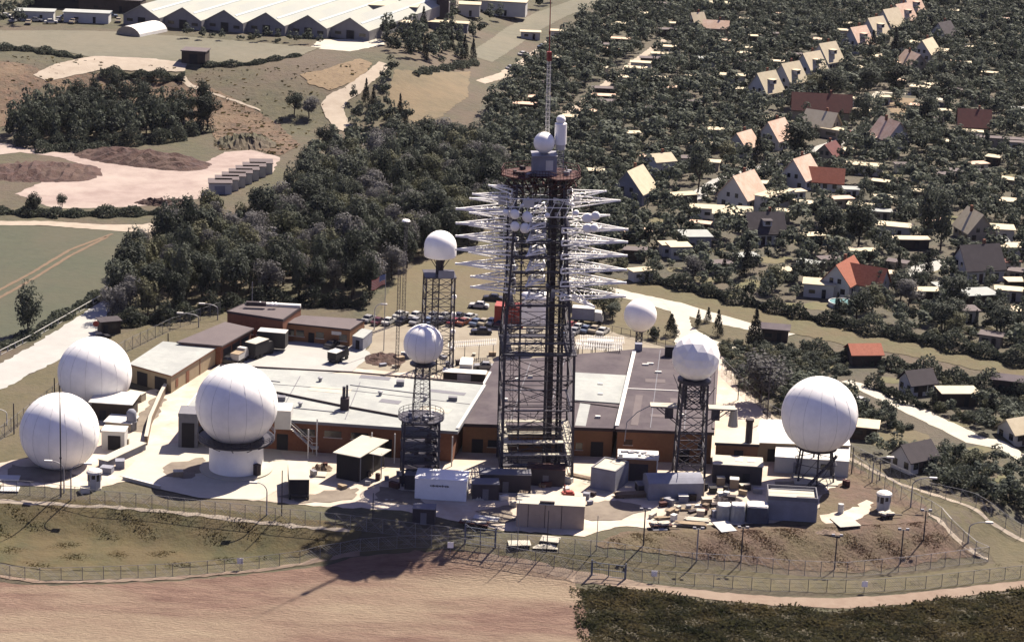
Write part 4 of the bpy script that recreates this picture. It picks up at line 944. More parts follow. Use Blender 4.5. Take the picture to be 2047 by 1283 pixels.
# ---- big ball on splayed legs at the right
B6 = P(1628, 958); t6 = thing('legged_radome', 'big white radome on splayed steel legs above the white container', 'radome', B6)
zb6 = h_at(B6, 890); zc6 = h_at(B6, 828); r6 = 76.5*mpp(B6+Vector((0, 0, zc6)))
sphere_mb(r6, zc6, zb6, 44, 30).build('shell', M['white'], t6, smooth=True); seams_mb(r6, zc6, zb6+.05, 14).build('shell_seam', M['seam'], t6)
rr6 = math.sqrt(r6*r6-(zc6-zb6)**2)
MB().lathe([(rr6*.4, zb6-.45), (rr6*1.02, zb6-.4), (rr6*1.02, zb6), (rr6*.4, zb6)], 36).build('deck', M['fascia'], t6)
for i in range(6):
    a = R(30+60*i); x, y = math.cos(a), math.sin(a)
    MB().beam((x*3.6, y*3.6, -.2), (x*rr6*.85, y*rr6*.85, zb6-.3), .16, 6).build('leg', M['steel'], t6)
mb = MB()
for i in range(6):
    a, a2 = R(30+60*i), R(90+60*i)
    for z, ra in ((1.6, 3.7), (3.4, 3.9)): mb.beam((math.cos(a)*ra, math.sin(a)*ra, z), (math.cos(a2)*ra, math.sin(a2)*ra, z), .07)
    mb.beam((math.cos(a)*3.6, math.sin(a)*3.6, 0), (math.cos(a2)*4.0, math.sin(a2)*4.0, zb6-1), .06)
mb.build('bracing', M['steel'], t6)
stp = MB(); x0, y0 = -1.0, -3.6
stp.beam((-2.0, -4.4, 0), (2.9, -4.2, zb6-.2), .16); stp.beam((-2.0, -5.2, 0), (2.9, -5.0, zb6-.2), .16)
for i in range(16): f = i/16; stp.box((-2.0+4.9*f, -4.75, (zb6-.2)*f+.15), (.35, .8, .06))
stp.build('stair', M['steel'], t6)
mb = MB()
for i in range(18):
    a = 2*math.pi*i/18; x, y = math.cos(a)*rr6*1.1, math.sin(a)*rr6*1.1
# no rail round this deck
MB().box((0, 0, .12), (7.5, 6.5, .3)).build('footing', M['concrete'], t6)
FOOT.append((B6.x, B6.y, 8))

# ---- white drum on a frame behind the tower
B7 = P(1066, 700); k7 = mpp(B7); t7 = thing('drum_tank', 'white drum with a domed cap on a thin frame behind the lattice tower', 'tank', B7)
z7a, z7b = h_at(B7, 646), h_at(B7, 598); r7 = 27*k7
MB().lathe([(r7*.55, z7a-.9), (r7*.95, z7a), (r7, z7a+.3), (r7, z7b)], 14).build('drum', M['antenna_white'], t7)
MB().lathe([(r7*.85, z7b+.02), (r7*1.05, z7b+.1), (r7*1.05, z7b+1.0), (r7*.7, z7b+1.7), (.2, z7b+2.0)], 20).build('cap', M['white'], t7, smooth=True)
lattice(t7, (0, 0), r7*.6, r7*.55, -.2, z7a-.6, 2, .08, .05, 'grey_steel', 0)
# red box container behind the tower
yaw_box(1016, 655, 6.0, 3.6, 4.4, R(-6), 'red_container', 'tall red container behind the left side of the lattice tower', 'container', 'red', 'red', .02, .1, [('door', 0, 1.6, .1, 3.8, 'red')], ribs=6)
# ---------------------------------------------------------------- fences, lamps, masts
def fence(name, px, h, gap, label, m='post_steel', cat='fence', top=True, wires=True, rr=.05, wr=.016, wsp=.42, arm=0.0):
    q = [P(u, v) for u, v in px]; root = thing(name, label, cat, q[0]); o0 = q[0]
    pts = []
    for a, b in zip(q[:-1], q[1:]):
        L = (b-a).length; n = max(1, int(round(L/gap)))
        for i in range(n):
            e = a.lerp(b, i/n); pts.append(G(e.x, e.y))
    pts.append(G(q[-1].x, q[-1].y))
    if len(pts) > 100: raise ValueError(name)
    for e in pts:
        mb = MB().beam(e-o0-Vector((0, 0, .15)), e-o0+Vector((0, 0, h)), rr, 5)
        if arm: mb.beam(e-o0+Vector((0, 0, h)), e-o0+Vector((.1, -arm, h+arm*.8)), rr*.8, 4)
        mb.build('post', M[m], root)
    up = lambda z: Vector((0, 0, z))
    if top:
        for z, q_ in ((h-.03, .7), (.06, .45)):
            mb = MB()
            for a, b in zip(pts[:-1], pts[1:]): mb.beam(a-o0+up(z), b-o0+up(z), rr*q_, 4)
            mb.build('rail', M[m], root)
    if wires:
        mb = MB()
        for a, b in zip(pts[:-1], pts[1:]):
            L = (b-a).length; n = max(1, int(L/wsp)); a0, b0 = a-o0, b-o0
            for i in range(n):
                s, e = i/n, (i+1)/n
                k = min(n, i+int(h*.9/wsp)+1); t = min(1, k/n); zz = h*(t-s)*L/(h*.9+.001)*.95
                mb.beam(a0.lerp(b0, s)+up(.05), a0.lerp(b0, t)+up(min(h-.05, .05+zz)), wr, 3)
                mb.beam(a0.lerp(b0, t)+up(.05), a0.lerp(b0, s)+up(min(h-.05, .05+zz)), wr, 3)
            for f in (.33, .66): mb.beam(a0+up(h*f), b0+up(h*f), wr, 3)
        mb.build('wire_mesh', M['wire'], root)
    return root
M['wire'] = mat('fence_wire', (.26, .26, .28), (.22, .22, .24), 1.0, rough=.6)
fence('chain_link_fence', [(-20, 985), (60, 990), (150, 1001), (240, 1012), (400, 1028), (550, 1043), (700, 1058), (830, 1074), (928, 1088)], 2.5, 2.6, 'inner chain link fence along the green bank, ending at the tall blue grey gate')
fence('chain_link_fence', [(990, 1094), (1085, 1102), (1180, 1110), (1350, 1132), (1480, 1140), (1640, 1152), (1692, 1153), (1830, 1140), (1975, 1122)], 2.6, 2.8, 'inner chain link fence in front of the brown bank up to its sharp corner', m='grey_steel')
fence('chain_link_fence', [(1975, 1122), (1900, 1066), (1800, 1000), (1690, 926), (1600, 850)], 2.6, 2.8, 'inner chain link fence running back on the right from the sharp corner', m='grey_steel')
fence('chain_link_fence', [(-40, 1142), (20, 1156), (80, 1161), (207, 1158), (345, 1152), (518, 1137), (640, 1116), (720, 1102), (830, 1094), (960, 1106), (1070, 1128), (1182, 1150)], 2.2, 2.9, 'outer wire fence along the ploughed field, left of the blue double gate')
fence('chain_link_fence', [(1250, 1158), (1350, 1168), (1540, 1182), (1727, 1184), (1850, 1176), (2070, 1152)], 2.2, 3.0, 'outer wire fence beside the sandy path, right of the blue double gate')
fence('chain_link_fence', [(1443, 740), (1540, 835), (1700, 915), (1860, 992), (2070, 1085)], 2.5, 2.8, 'outer wire fence dividing the station from the gardens on the right')
fence('chain_link_fence', [(-30, 905), (60, 835), (105, 800), (180, 748), (250, 706), (340, 662), (440, 628)], 2.6, 3.0, 'tall fence between the left road and the radomes', arm=.4)
fence('guard_rail', [(-30, 725), (60, 680), (130, 640), (200, 600)], 1.0, 3.0, 'pale guard rail along the field side of the left road', m='white_paint', wires=False, cat='guard rail', rr=.1)
fence('lot_railing', [(1205, 662), (1260, 674), (1330, 694), (1372, 706)], 1.6, 2.6, 'dark double railing behind the parked cars beside the small post radome', m='steel', wires=False, cat='railing', rr=.06)
def gate(u0, v0, u1, v1, h, label, m):
    a, b = P(u0, v0), P(u1, v1); root = thing('field_gate', label, 'gate', a); d = b-a
    for e in (Vector((0, 0, 0)), d): MB().beam(e-Vector((0, 0, .2)), e+Vector((0, 0, h)), .13, 8).build('post', M[m], root)
    mid = d/2
    for s0, s1 in ((.03, .49), (.51, .97)):
        mb = MB(); p0, p1 = d*s0, d*s1; z0, z1 = Vector((0, 0, .15)), Vector((0, 0, h*.85))
        for x, y in ((p0+z0, p1+z0), (p0+z1, p1+z1), (p0+z0, p0+z1), (p1+z0, p1+z1), (p0+(z0+z1)/2, p1+(z0+z1)/2)): mb.beam(x, y, .06)
        n = 9
        for i in range(n):
            t = i/n; mb.beam((p0+z0).lerp(p1+z0, t), (p0+z1).lerp(p1+z1, t), .02, 3)
        mb.build('gate_leaf', M[m], root)
    MB().beam(Vector((0, 0, h)), Vector((0, 0, h))+d*.35-Vector((0, 0, h*.35)), .05).build('stay', M[m], root)
    return root
M['gate_blue'] = mat('gate_blue', (.20, .24, .33), (.16, .19, .27), 1.0, rough=.6)
gate(929, 1086, 990, 1094, 3.4, 'tall blue grey gate in the inner fence by the tower shadow', 'gate_blue')
gg = gate(1182, 1150, 1250, 1158, 2.7, 'blue double gate in the outer fence opening to the sandy path', 'gate_blue')
# warning plates on the outer fence
for u, v, lb in ((480, 1118, 'small pale plate on the outer fence below the left bank'), (900, 1086, 'small pale plate on the outer fence by the end of the tower shadow'), (1307, 1143, 'small pale plate on the outer fence just right of the blue double gate'), (1727, 1164, 'small pale plate on the outer fence in front of the brown bank')):
    p = P(u, v+20); t = thing('fence_plate', lb, 'plate', p)
    MB().box((0, -.12, 1.5), (.95, .06, .95)).build('panel', M['antenna_white'], t); MB().beam((0, -.06, -.2), (0, -.06, 2.1), .05, 5).build('stake', M['post_steel'], t)
def lamp(u, v, vt, du, label, m='grey_steel', group='curved street lamps'):
    """curved-arm lamp: foot at (u, v), head top at row vt, head du pixels to the side"""
    p = P(u, v); h = h_at(p, vt); k = mpp(p); x = du*k
    root = thing('street_lamp', label, 'street lamp', p, 0, group)
    MB().beam((0, 0, -.2), (0, 0, h*.72), .13, 7, .10).build('post', M[m], root)
    pts = [(x*(1-math.cos(t))*.95, 0, h*.72+h*.28*math.sin(t)) for t in [math.pi/2*i/8 for i in range(9)]]
    MB().path(pts, .08, 6).build('arm', M[m], root)
    s = 1 if x > 0 else -1
    MB().box((x*.95+s*.5, 0, h-.02), (1.3, .45, .26)).build('lamp_head', M['white_paint'], root)
lamp(435, 640, 608, -28, 'curved street lamp behind the workshop, its head bent left'); lamp(397, 655, 627, -34, 'curved street lamp left of the workshop, lower of the two there')
lamp(128, 985, 922, -26, 'curved street lamp in front of the near ground radome'); lamp(142, 1000, 925, 30, 'curved street lamp beside the guard booth, head bent towards the booth')
lamp(533, 1030, 965, -22, 'curved street lamp on the bank below the drum radome'); lamp(14, 850, 818, -22, 'curved street lamp at the left fence behind the near ground radome', 'white_paint')
lamp(748, 660, 607, 14, 'curved street lamp at the corner of the brick annex', 'white_paint')
lamp(1743, 965, 912, 28, 'curved street lamp between the two right hand fences, upper one'); lamp(1820, 1015, 953, 36, 'curved street lamp between the two right hand fences, middle one'); lamp(1935, 1085, 1042, 34, 'curved street lamp outside the sharp fence corner, nearest one')
def flood(u, v, vt, label, n=2, m='steel'):
    p = P(u, v); h = h_at(p, vt); root = thing('floodlight_pole', label, 'floodlight', p, 0, 'floodlight poles on the right bank')
    MB().beam((0, 0, -.2), (0, 0, h), .12, 6, .10).build('pole', M[m], root)
    MB().beam((-.8, 0, h-.1), (.8, 0, h-.1), .07, 5).build('crossbar', M[m], root)
    for i in range(n):
        x = -.65+1.3*i/max(1, n-1); MB().box((x, -.12, h+.12), (.5, .35, .34)).build('lamp_head', M['grey_steel'], root)
for u, v, vt, lb in ((1286, 1090, 1018, 'dark floodlight pole in front of the sandy yard, leftmost on the bank'), (1481, 1122, 1054, 'dark floodlight pole below the tarpaulin stacks'), (1668, 1138, 1070, 'dark floodlight pole below the open topped container'), (1800, 1126, 1058, 'dark floodlight pole below the right guard booth'), (1846, 1080, 1020, 'dark floodlight pole highest on the bank near the right fence')): flood(u, v, vt, lb)
flood(1392, 1122, 1056, 'slim grey floodlight pole on the bank between two dark ones', 2, 'grey_steel')
def pole(name, u, v, vt, r, label, cat='pole', m='steel', extra=None, group=None):
    p = P(u, v); h = h_at(p, vt); root = thing(name, label, cat, p, 0, group)
    MB().beam((0, 0, -.2), (0, 0, h), r, 6, r*.75).build('pole', M[m], root)
    if extra: extra(root, h)
    return root
def cross(root, h): MB().box((0, 0, h-1.2), (4.5, .12, .14)).build('crossbar', M['steel'], root)
def knob(root, h): MB().lathe([(.05, h*.35-.3), (.2, h*.35-.1), (.2, h*.35+.1), (.05, h*.35+.3)], 8).build('clamp', M['steel'], root)
pole('whip_antenna', 122, 992, 770, .12, 'tall thin whip antenna standing in front of the near ground radome', 'antenna', extra=knob)
pole('utility_pole', 1533, 842, 722, .13, 'dark utility pole with a crossbar in front of the grey willow', extra=cross)
pole('fence_pole', 1475, 800, 757, .1, 'short dark pole by the back end of the right fence')
pole('fence_pole', 1702, 948, 893, .12, 'short dark pole at the corner of the white container'); pole('fence_pole', 1758, 960, 925, .1, 'short dark pole between the fences near the white container')
for u, v, vt, lb in ((28, 868, 806, 'dark pole at the left fence, nearest the frame edge'), (109, 800, 755, 'dark pole by the left fence next to the rear radome'), (336, 688, 666, 'dark pole at the left fence behind the tan shed')): pole('fence_pole', u, v, vt, .13, lb)
pole('slim_pole', 563, 1030, 940, .1, 'slim dark pole on the bank below the dark trailer'); pole('slim_pole', 745, 1040, 985, .09, 'slim dark pole in the mast shadow')
pole('slim_pole', 1192, 1098, 1030, .07, 'slim grey pole in front of the sandy yard', m='grey_steel'); pole('slim_pole', 1093, 1102, 1020, .08, 'slim dark pole in front of the tan container'); pole('slim_pole', 1034, 1100, 1000, .07, 'slim pale pole at the left corner of the tan container', m='grey_steel')
def disc(root, h): MB().lathe([(.1, h-.15), (.9, h), (.7, h+.25), (.1, h+.3)], 12).build('disc', M['white'], root)
tm = thing('radio_mast', 'very thin lattice mast with a white disc, left of the dome tower', 'mast', P(806, 645)); hh = h_at(P(806, 645), 442)
lattice(tm, (0, 0), .35, .3, -.2, hh, 34, .05, .03, 'steel', 0, xbrace=False); disc(tm, hh)
tm = thing('radio_mast', 'thin dark lattice mast rising from the lawn between ball and flag', 'mast', P(793, 742)); hh = h_at(P(793, 742), 540)
lattice(tm, (0, 0), .3, .25, -.2, hh, 30, .06, .03, 'steel', 0, xbrace=False)
for u, v in ((905, 735), (915, 735), (935, 735)): pass
# flag
fp = thing('flag_pole', 'flag pole beside the lawn flying a striped flag', 'flag pole', P(767, 702)); hh = h_at(P(767, 702), 548)
MB().beam((0, 0, -.2), (0, 0, hh), .09, 7, .06).build('pole', M['grey_steel'], fp)
M['flag_red'] = mat('flag_red', (.50, .13, .10), (.44, .11, .09), 1); M['flag_white'] = mat('flag_white', (.72, .66, .58), (.66, .6, .53), 1); M['flag_blue'] = mat('flag_blue', (.10, .15, .33), (.08, .12, .28), 1)
vs, fs, mi = [], [], []; NX, NY = 14, 13; fw, fh = 3.3, 2.0
for j in range(NY+1):
    for i in range(NX+1):
        s = i/NX; x = -s*fw*.8; vs.append((x, .22*math.sin(s*8), -j/NY*fh - s*1.35+.12*math.sin(s*6)))
for j in range(NY):
    for i in range(NX):
        fs.append((j*(NX+1)+i, j*(NX+1)+i+1, (j+1)*(NX+1)+i+1, (j+1)*(NX+1)+i)); mi.append(2 if (i < 6 and j < 7) else (j % 2))
me = bpy.data.meshes.new('flag'); me.from_pydata(vs, [], fs)
for n_ in ('flag_red', 'flag_white', 'flag_blue'): me.materials.append(M[n_])
me.polygons.foreach_set('material_index', mi); fo = bpy.data.objects.new('flag', me); COL.objects.link(fo); fo.location = P(767, 702)+Vector((-.1, 0, hh-.1))
sm = fo.modifiers.new('thickness', 'SOLIDIFY'); sm.thickness = .03; sm.offset = 0
tag(fo, 'red and white striped flag with a blue corner hanging from its pole', 'flag')
# canton stars
st_ = MB()
for j in range(4):
    for i in range(4): st_.box((-.18-i*.28, .22*math.sin(( .07+i*.1)*8)-.06, -.2-j*.25-(.07+i*.1)*1.35), (.09, .02, .09))
st_.build('star', M['flag_white'], fo)

# guard booths
def booth(u, v, label, rz=0):
    t = thing('guard_booth', label, 'guard booth', P(u, v), rz, 'white guard booths')
    n = 8; co = [(math.cos(2*math.pi*(i+.5)/n), math.sin(2*math.pi*(i+.5)/n)) for i in range(n)]
    MB().prism([(x*1.25, y*1.25) for x, y in co], -.1, .25).build('base', M['concrete'], t)
    MB().prism([(x*1.1, y*1.1) for x, y in co], .2, 1.5).build('wall', M['house_white'], t)
    MB().prism([(x*1.02, y*1.02) for x, y in co], 1.45, 2.75).build('window', M['glass'], t)
    mb = MB()
    for x, y in co: mb.box((x*1.07, y*1.07, 2.1), (.2, .2, 1.35), math.atan2(y, x))
    mb.build('mullion', M['house_white'], t)
    MB().lathe([(1.25, 2.74), (1.35, 2.8), (1.3, 3.15), (.9, 3.4), (.05, 3.5)], 16).build('roof', M['white_paint'], t)
    MB().box((0, -1.06, 1.1), (.8, .1, 1.7)).build('door', M['house_white'], t)
booth(189, 976, 'white guard booth on the bank beside the near ground radome'); booth(1765, 1020, 'white guard booth on the right bank beside the fence', R(20))

# ---------------------------------------------------------------- vehicles
def car_template(col, name):
    M['car_'+name] = mat('car_paint_'+name, col, tuple(c*.93 for c in col), .4, rough=.35, spec=.5)
    lo = [(-2.1, .3), (-2.12, .72), (-1.95, .86), (-1.2, .92), (1.0, .92), (1.9, .84), (2.12, .66), (2.1, .3)]
    up = [(-1.35, .90), (-.95, 1.36), (.35, 1.38), (.95, .90)]
    def ext(prof, w0, w1, z0, z1):
        vs = []
        for s in (-1, 1):
            for x, z in prof:
                f = (z-z0)/(z1-z0); vs.append((x, s*(w0+(w1-w0)*f), z))
        n = len(prof); return vs, [tuple(range(n-1, -1, -1)), tuple(range(n, 2*n))]+[(i, (i+1) % n, n+(i+1) % n, n+i) for i in range(n)]
    parts = []
    mb = MB(); mb.add(*ext(lo, .82, .78, .3, .92)); parts.append(mb.build('body', M['car_'+name]))
    mb = MB(); mb.add(*ext(up, .74, .6, .9, 1.38)); parts.append(mb.build('window_band', M['glass']))
    mb = MB().add([(-.97, -.61, 1.34), (.38, -.61, 1.36), (.38, .61, 1.36), (-.97, .61, 1.34), (-.9, -.55, 1.42), (.32, -.55, 1.43), (.32, .55, 1.43), (-.9, .55, 1.42)], [(3, 2, 1, 0), (4, 5, 6, 7), (0, 1, 5, 4), (1, 2, 6, 5), (2, 3, 7, 6), (3, 0, 4, 7)])
    for s in (-1, 1): mb.beam((-1.33, s*.74, .9), (-.95, s*.61, 1.37), .045); mb.beam((.93, s*.74, .9), (.36, s*.61, 1.38), .045); mb.beam((-.3, s*.75, .9), (-.3, s*.61, 1.38), .04)
    parts.append(mb.build('roof', M['car_'+name]))
    for x in (-1.3, 1.3):
        for s in (-1, 1):
            w = MB(); n = 14; 
            vs = [(x+.31*math.cos(2*math.pi*i/n), s*(.84-.2*k), .31+.31*math.sin(2*math.pi*i/n)) for k in (0, 1) for i in range(n)]
            w.add(vs, [tuple(range(n)), tuple(range(2*n-1, n-1, -1))]+[(i, (i+1) % n, n+(i+1) % n, n+i) for i in range(n)]); parts.append(w.build('wheel', M['rubber']))
    mb = MB(); mb.box((2.12, 0, .42), (.12, 1.55, .14)); parts.append(mb.build('bumper', M['grey_steel']))
    mb = MB(); mb.box((-2.13, 0, .42), (.12, 1.55, .14)); parts.append(mb.build('bumper', M['grey_steel']))
    return parts
CARS = {}
def car(u, v, col, rz, label, group='cars parked behind the station'):
    p = P(u, v, .1)
    cols = {'white': (.78, .77, .72), 'dark': (.03, .028, .035), 'red': (.34, .035, .03), 'maroon': (.13, .03, .045), 'blue': (.16, .21, .32), 'silver': (.45, .45, .46), 'beige': (.55, .47, .34), 'rust': (.33, .11, .06)}
    first = col not in CARS
    if first: CARS[col] = car_template(cols[col], col)
    root = thing('parked_car', label, 'car', p, R(rz), group)
    for k in CARS[col]:
        if first: k.parent = root
        else:
            d = k.copy(); COL.objects.link(d); d.parent = root
car(957, 616, 'white', 172, 'white car parked alone on the lawn behind the row')
car(962, 668, 'dark', 185, 'dark low car standing alone in front of the row')
row = [(737, 643, 'silver', 'silver car at the corner of the brick annex, first of the row'), (756, 648, 'maroon', 'maroon car second in the row, below the flag'), (777, 648, 'white', 'white car beside the maroon one at the left of the row'), (806, 647, 'dark', 'dark car with white ones behind it, under the thin mast'), (801, 635, 'white', 'white car in the back rank, left of two, under the thin mast'), (833, 636, 'white', 'white car in the back rank, right of two, by the dome tower'), (832, 648, 'silver', 'silver car left of the dome tower legs'), (858, 648, 'blue', 'blue grey car between the dome tower legs'), (882, 648, 'dark', 'dark car just right of the dome tower'), (890, 638, 'white', 'white car in the back rank right of the dome tower'), (909, 649, 'red', 'bright red car in the middle of the row'), (928, 649, 'rust', 'rust coloured car beside the bright red one'), (953, 650, 'blue', 'large blue grey car right of the rust coloured one'), (984, 649, 'white', 'white car left of the red container'), (1003, 652, 'maroon', 'maroon car below the red container'), (1041, 652, 'white', 'white car between the red container and the drum'), (1022, 662, 'beige', 'beige car half hidden by the lattice tower legs'), (1157, 660, 'white', 'white car left of the dark blue one, right of the lattice tower'), (1172, 664, 'blue', 'blue car in front of the box truck'), (1189, 664, 'beige', 'pale car at the right end of the row'), (1150, 668, 'silver', 'silver car nearest the lattice tower on its right side')]
row += [(868, 637, 'silver', 'silver car in the back rank at the dome tower legs'), (940, 640, 'white', 'white car in the back rank behind the rust coloured one'), (968, 650, 'beige', 'beige car between the blue grey and white ones'), (1070, 664, 'white', 'white car in front of the white drum'), (918, 638, 'dark', 'dark car in the back rank behind the bright red one'), (1140, 656, 'red', 'red car at the right foot of the lattice tower'), (1205, 668, 'white', 'white car at the railing end of the row'), (1128, 678, 'blue', 'blue car beside the lattice tower in front of the row')]
for i, (u, v, c, lb) in enumerate(row): car(u, v, c, 62+random.uniform(-6, 6), lb)
car(985, 601, 'dark', 175, 'dark car at the edge of the lawn left of the red container'); car(968, 738, 'silver', 182, 'grey car behind the light grey roof', 'cars parked behind the station')
car(453, 727, 'dark', 170, 'dark low car at the left edge of the back yard', 'cars in the back yard'); car(665, 694, 'dark', 60, 'dark car close to the brick annex wall', 'cars in the back yard')
def truck(u, v, rz, Lb, W, Hb, cab, bodym, roofm, label, name='box_truck', cat='truck', group=None, canvas=False):
    p = P(u, v, .1); t = thing(name, label, cat, p, R(rz), group)
    MB().box((-.2, 0, .75), (Lb+(1.9 if cab else 0), W*.8, .25)).build('chassis', M['steel'], t)
    b = MB().box((-.9 if cab else 0, 0, .9+Hb/2), (Lb, W, Hb)).build('cargo_body', M[bodym], t)
    MB().box((-.9 if cab else 0, 0, .9+Hb+.05), (Lb+.06, W+.06, .1)).build('roof', M[roofm], t)
    if cab:
        x0 = -.9+Lb/2+.1; prof = [(x0, .7), (x0+1.75, .7), (x0+1.75, 1.6), (x0+1.3, 2.6), (x0, 2.7)]
        vs = [(x, s*W*.46, z) for s in (-1, 1) for x, z in prof]; n = 5
        MB().add(vs, [(4, 3, 2, 1, 0), (5, 6, 7, 8, 9)]+[(i, (i+1) % n, n+(i+1) % n, n+i) for i in range(n)]).build('cab', M[cab], t)
        MB().add([(x0+1.75+.02, -W*.4, 1.65), (x0+1.75+.02, W*.4, 1.65), (x0+1.33, W*.4, 2.5), (x0+1.33, -W*.4, 2.5)], [(0, 1, 2, 3)]).build('windscreen', M['glass'], t)
    xs = [-Lb/2, -Lb/2+1.2] + ([Lb/2+.2] if cab else [])
    for x in xs:
        for s in (-1, 1):
            w = MB(); n = 14; vs = [(x+.45*math.cos(2*math.pi*i/n), s*(W*.5-.3*k), .45+.45*math.sin(2*math.pi*i/n)) for k in (0, 1) for i in range(n)]
            w.add(vs, [tuple(range(n)), tuple(range(2*n-1, n-1, -1))]+[(i, (i+1) % n, n+(i+1) % n, n+i) for i in range(n)]).build('wheel', M['rubber'], t)
    FOOT.append((p.x, p.y, 4))
truck(545, 700, -8, 5.6, 2.6, 3.0, None, 'olive', 'house_white', 'dark box trailer with a white roof against the brick blocks', 'box_trailer', 'trailer')
truck(519, 712, 60, 4.4, 2.5, 2.4, 'olive', 'olive', 'concrete', 'dark canvas truck parked with its pale roof toward the workshop')
truck(676, 722, 62, 3.0, 2.0, 1.3, 'olive', 'olive', 'house_white', 'dark jeep with a white roof in the middle of the back yard', 'jeep', 'jeep')
truck(479, 724, 70, 2.6, 1.8, 1.2, 'house_white', 'house_white', 'card', 'small white pick-up with a brown crate behind the light grey roof', 'pick_up', 'pick-up')
truck(1174, 646, -5, 4.6, 2.3, 2.4, 'house_white', 'blue_grey', 'house_white', 'blue grey box truck with a white roof right of the lattice tower')
truck(932, 748, 88, 4.0, 2.4, 1.8, 'house_white', 'house_white', 'white_paint', 'white truck parked behind the light grey roof by the lattice tower')
truck(596, 980, 97, 9.0, 3.3, 2.5, None, 'dark', 'concrete', 'dark fronted trailer with a cream roof between the drum radome and the open shelter', 'semi_trailer', 'trailer')
# cooling housing on the back of the grey roof
hs = yaw_box(927, 766, 8.0, 2.2, 2.0, R(-4), 'roof_plant', 'dark plant housing with white top at the back edge of the light grey roof', 'plant housing', 'dark', 'white_paint', .2, .14, [('panel', 0, 2.6, .3, 1.8, 'blue_grey')])
# antenna rows behind the dark roofs
def antenna_row(u0, v0, u1, v1, z, label, n=26):
    a, b = P(u0, v0), P(u1, v1); root = thing('antenna_row', label, 'antenna', a, 0, 'low white antenna rows behind the dark roofs'); d = b-a
    up = Vector((0, 0, z)); mb = MB(); mb.beam(up, d+up, .12); mb.beam(up+Vector((0, 1.6, .3)), d+up+Vector((0, 1.6, .3)), .10)
    for i in range(n):
        e = d*(i/(n-1)); mb.beam(e+up+Vector((0, -.9, 0)), e+up+Vector((0, 2.4, .4)), .06)
    mb.build('rod_array', M['white_paint'], root)
    for f in (.05, .35, .65, .95): MB().beam(d*f-Vector((0, 0, .2)), d*f+up, .09).build('post', M['steel'], root)
antenna_row(1150, 716, 1238, 722, 2.2, 'low white antenna row farthest behind the dark roofs'); antenna_row(1158, 738, 1244, 742, 5.9, 'low white antenna row in the middle, over dark shadow'); antenna_row(1150, 750, 1240, 758, 6.2, 'low white antenna row nearest the white roof patch'); antenna_row(895, 722, 990, 716, 3.0, 'white antenna row left of the lattice tower behind the grey roof')
bt = yaw_box(1200, 694, 5.0, 1.9, 1.0, R(-2), 'crate_stack', 'brown topped crate stack behind the dark roof', 'crate', 'brick', 'concrete', .2, .2, [])
# ---------------------------------------------------------------- things lying about the yard
def crate(u, v, L, D, H, rz, m, label, lid=None, name='crate', cat='crate', group='crates and boxes in the front yard'):
    p = P(u, v, .05); t = thing(name, label, cat, p, R(rz), group)
    mb = MB().box((0, 0, H/2+.05), (L, D, H))
    mb.build('side', M[m], t)
    MB().box((0, 0, H+.09), (L+.08, D+.08, .08)).build('lid', M[lid or m], t)
    mb = MB()
    for x in (-L*.35, L*.35): mb.box((x, 0, .02), (.14, D, .1))
    mb.build('skid', M['timber'], t)
for a in ((1440, 970, 1.3, 1.1, 1.4, 5, 'card', 'tall cardboard crate against the skylight shed, left of two', 'concrete'), (1467, 976, 1.5, 1.4, 1.7, -4, 'card', 'taller pale crate against the skylight shed, right of two', 'white_paint'), (1412, 1010, 1.6, 1.3, 1.2, 8, 'card', 'cardboard crate behind the clear tarpaulin stack', 'concrete'), (1400, 1032, 1.3, 1.1, 1.0, -6, 'tan_box', 'small tan crate left of the clear tarpaulin stack', 'concrete'), (1365, 1003, 1.6, 1.3, 1.1, 4, 'blue_grey', 'blue grey crate in front of the barrel roof hut', 'white_paint'), (1489, 978, 1.8, 1.2, .8, 14, 'timber', 'low timber crate right of the two tall crates', 'concrete'), (1440, 992, 1.0, .9, .6, 20, 'white_paint', 'small white crate among the dark scrap', 'white_paint'), (1462, 1000, 1.4, 1.0, .7, -10, 'olive', 'small dark crate among the scrap by the tarpaulins', 'fascia'), (1425, 985, 1.2, 1.1, .9, 12, 'olive', 'dark square crate behind the cardboard one', 'olive'), (1385, 1000, 1.1, 1.0, 1.0, 0, 'shed_wood', 'dark timber crate next to the blue grey one', 'shed_wood'), (1515, 985, 1.6, 1.0, .7, -12, 'grey_steel', 'low grey crate right of the scrap heap', 'grey_steel')):
    crate(*a)
def tarp(u, v, L, D, H, rz, m1, m2, label):
    p = P(u, v, .05); t = thing('tarpaulin_stack', label, 'stack', p, R(rz), 'stacks under tarpaulins beside the open container')
    r = random.Random(int(u)); n = 9
    vs = []
    for k, (z, s) in enumerate(((0, 1.0), (H*.5, .97), (H*.92, .93), (H, .86))):
        for i in range(24):
            a = 2*math.pi*i/24; c, s2 = math.cos(a), math.sin(a); e = 5.0
            q = (abs(c)**e+abs(s2)**e)**(-1/e); vs.append((c*q*L/2*s+r.uniform(-.06, .06), s2*q*D/2*s+r.uniform(-.06, .06), z+r.uniform(-.04, .04)*(k > 1)))
    fs = [(k*24+i, k*24+(i+1) % 24, (k+1)*24+(i+1) % 24, (k+1)*24+i) for k in range(2) for i in range(24)]
    mb = MB(); mb.v = vs; mb.f = fs; mb.build('cover_side', M[m1], t)
    c = MB(); c.v = vs[48:]+[(0, 0, H+.1)]; c.f = [(i, (i+1) % 24, 24+(i+1) % 24, 24+i) for i in range(24)]+[(24+i, 24+(i+1) % 24, 48) for i in range(24)]
    c.build('cover_top', M[m2], t)
M['clear_tarp'] = mat('clear_tarpaulin', (.55, .57, .58), (.42, .43, .45), 1.2, rough=.3); M['blue_tarp'] = mat('dark_blue_tarpaulin', (.10, .12, .19), (.07, .085, .14), 1.0, rough=.5)
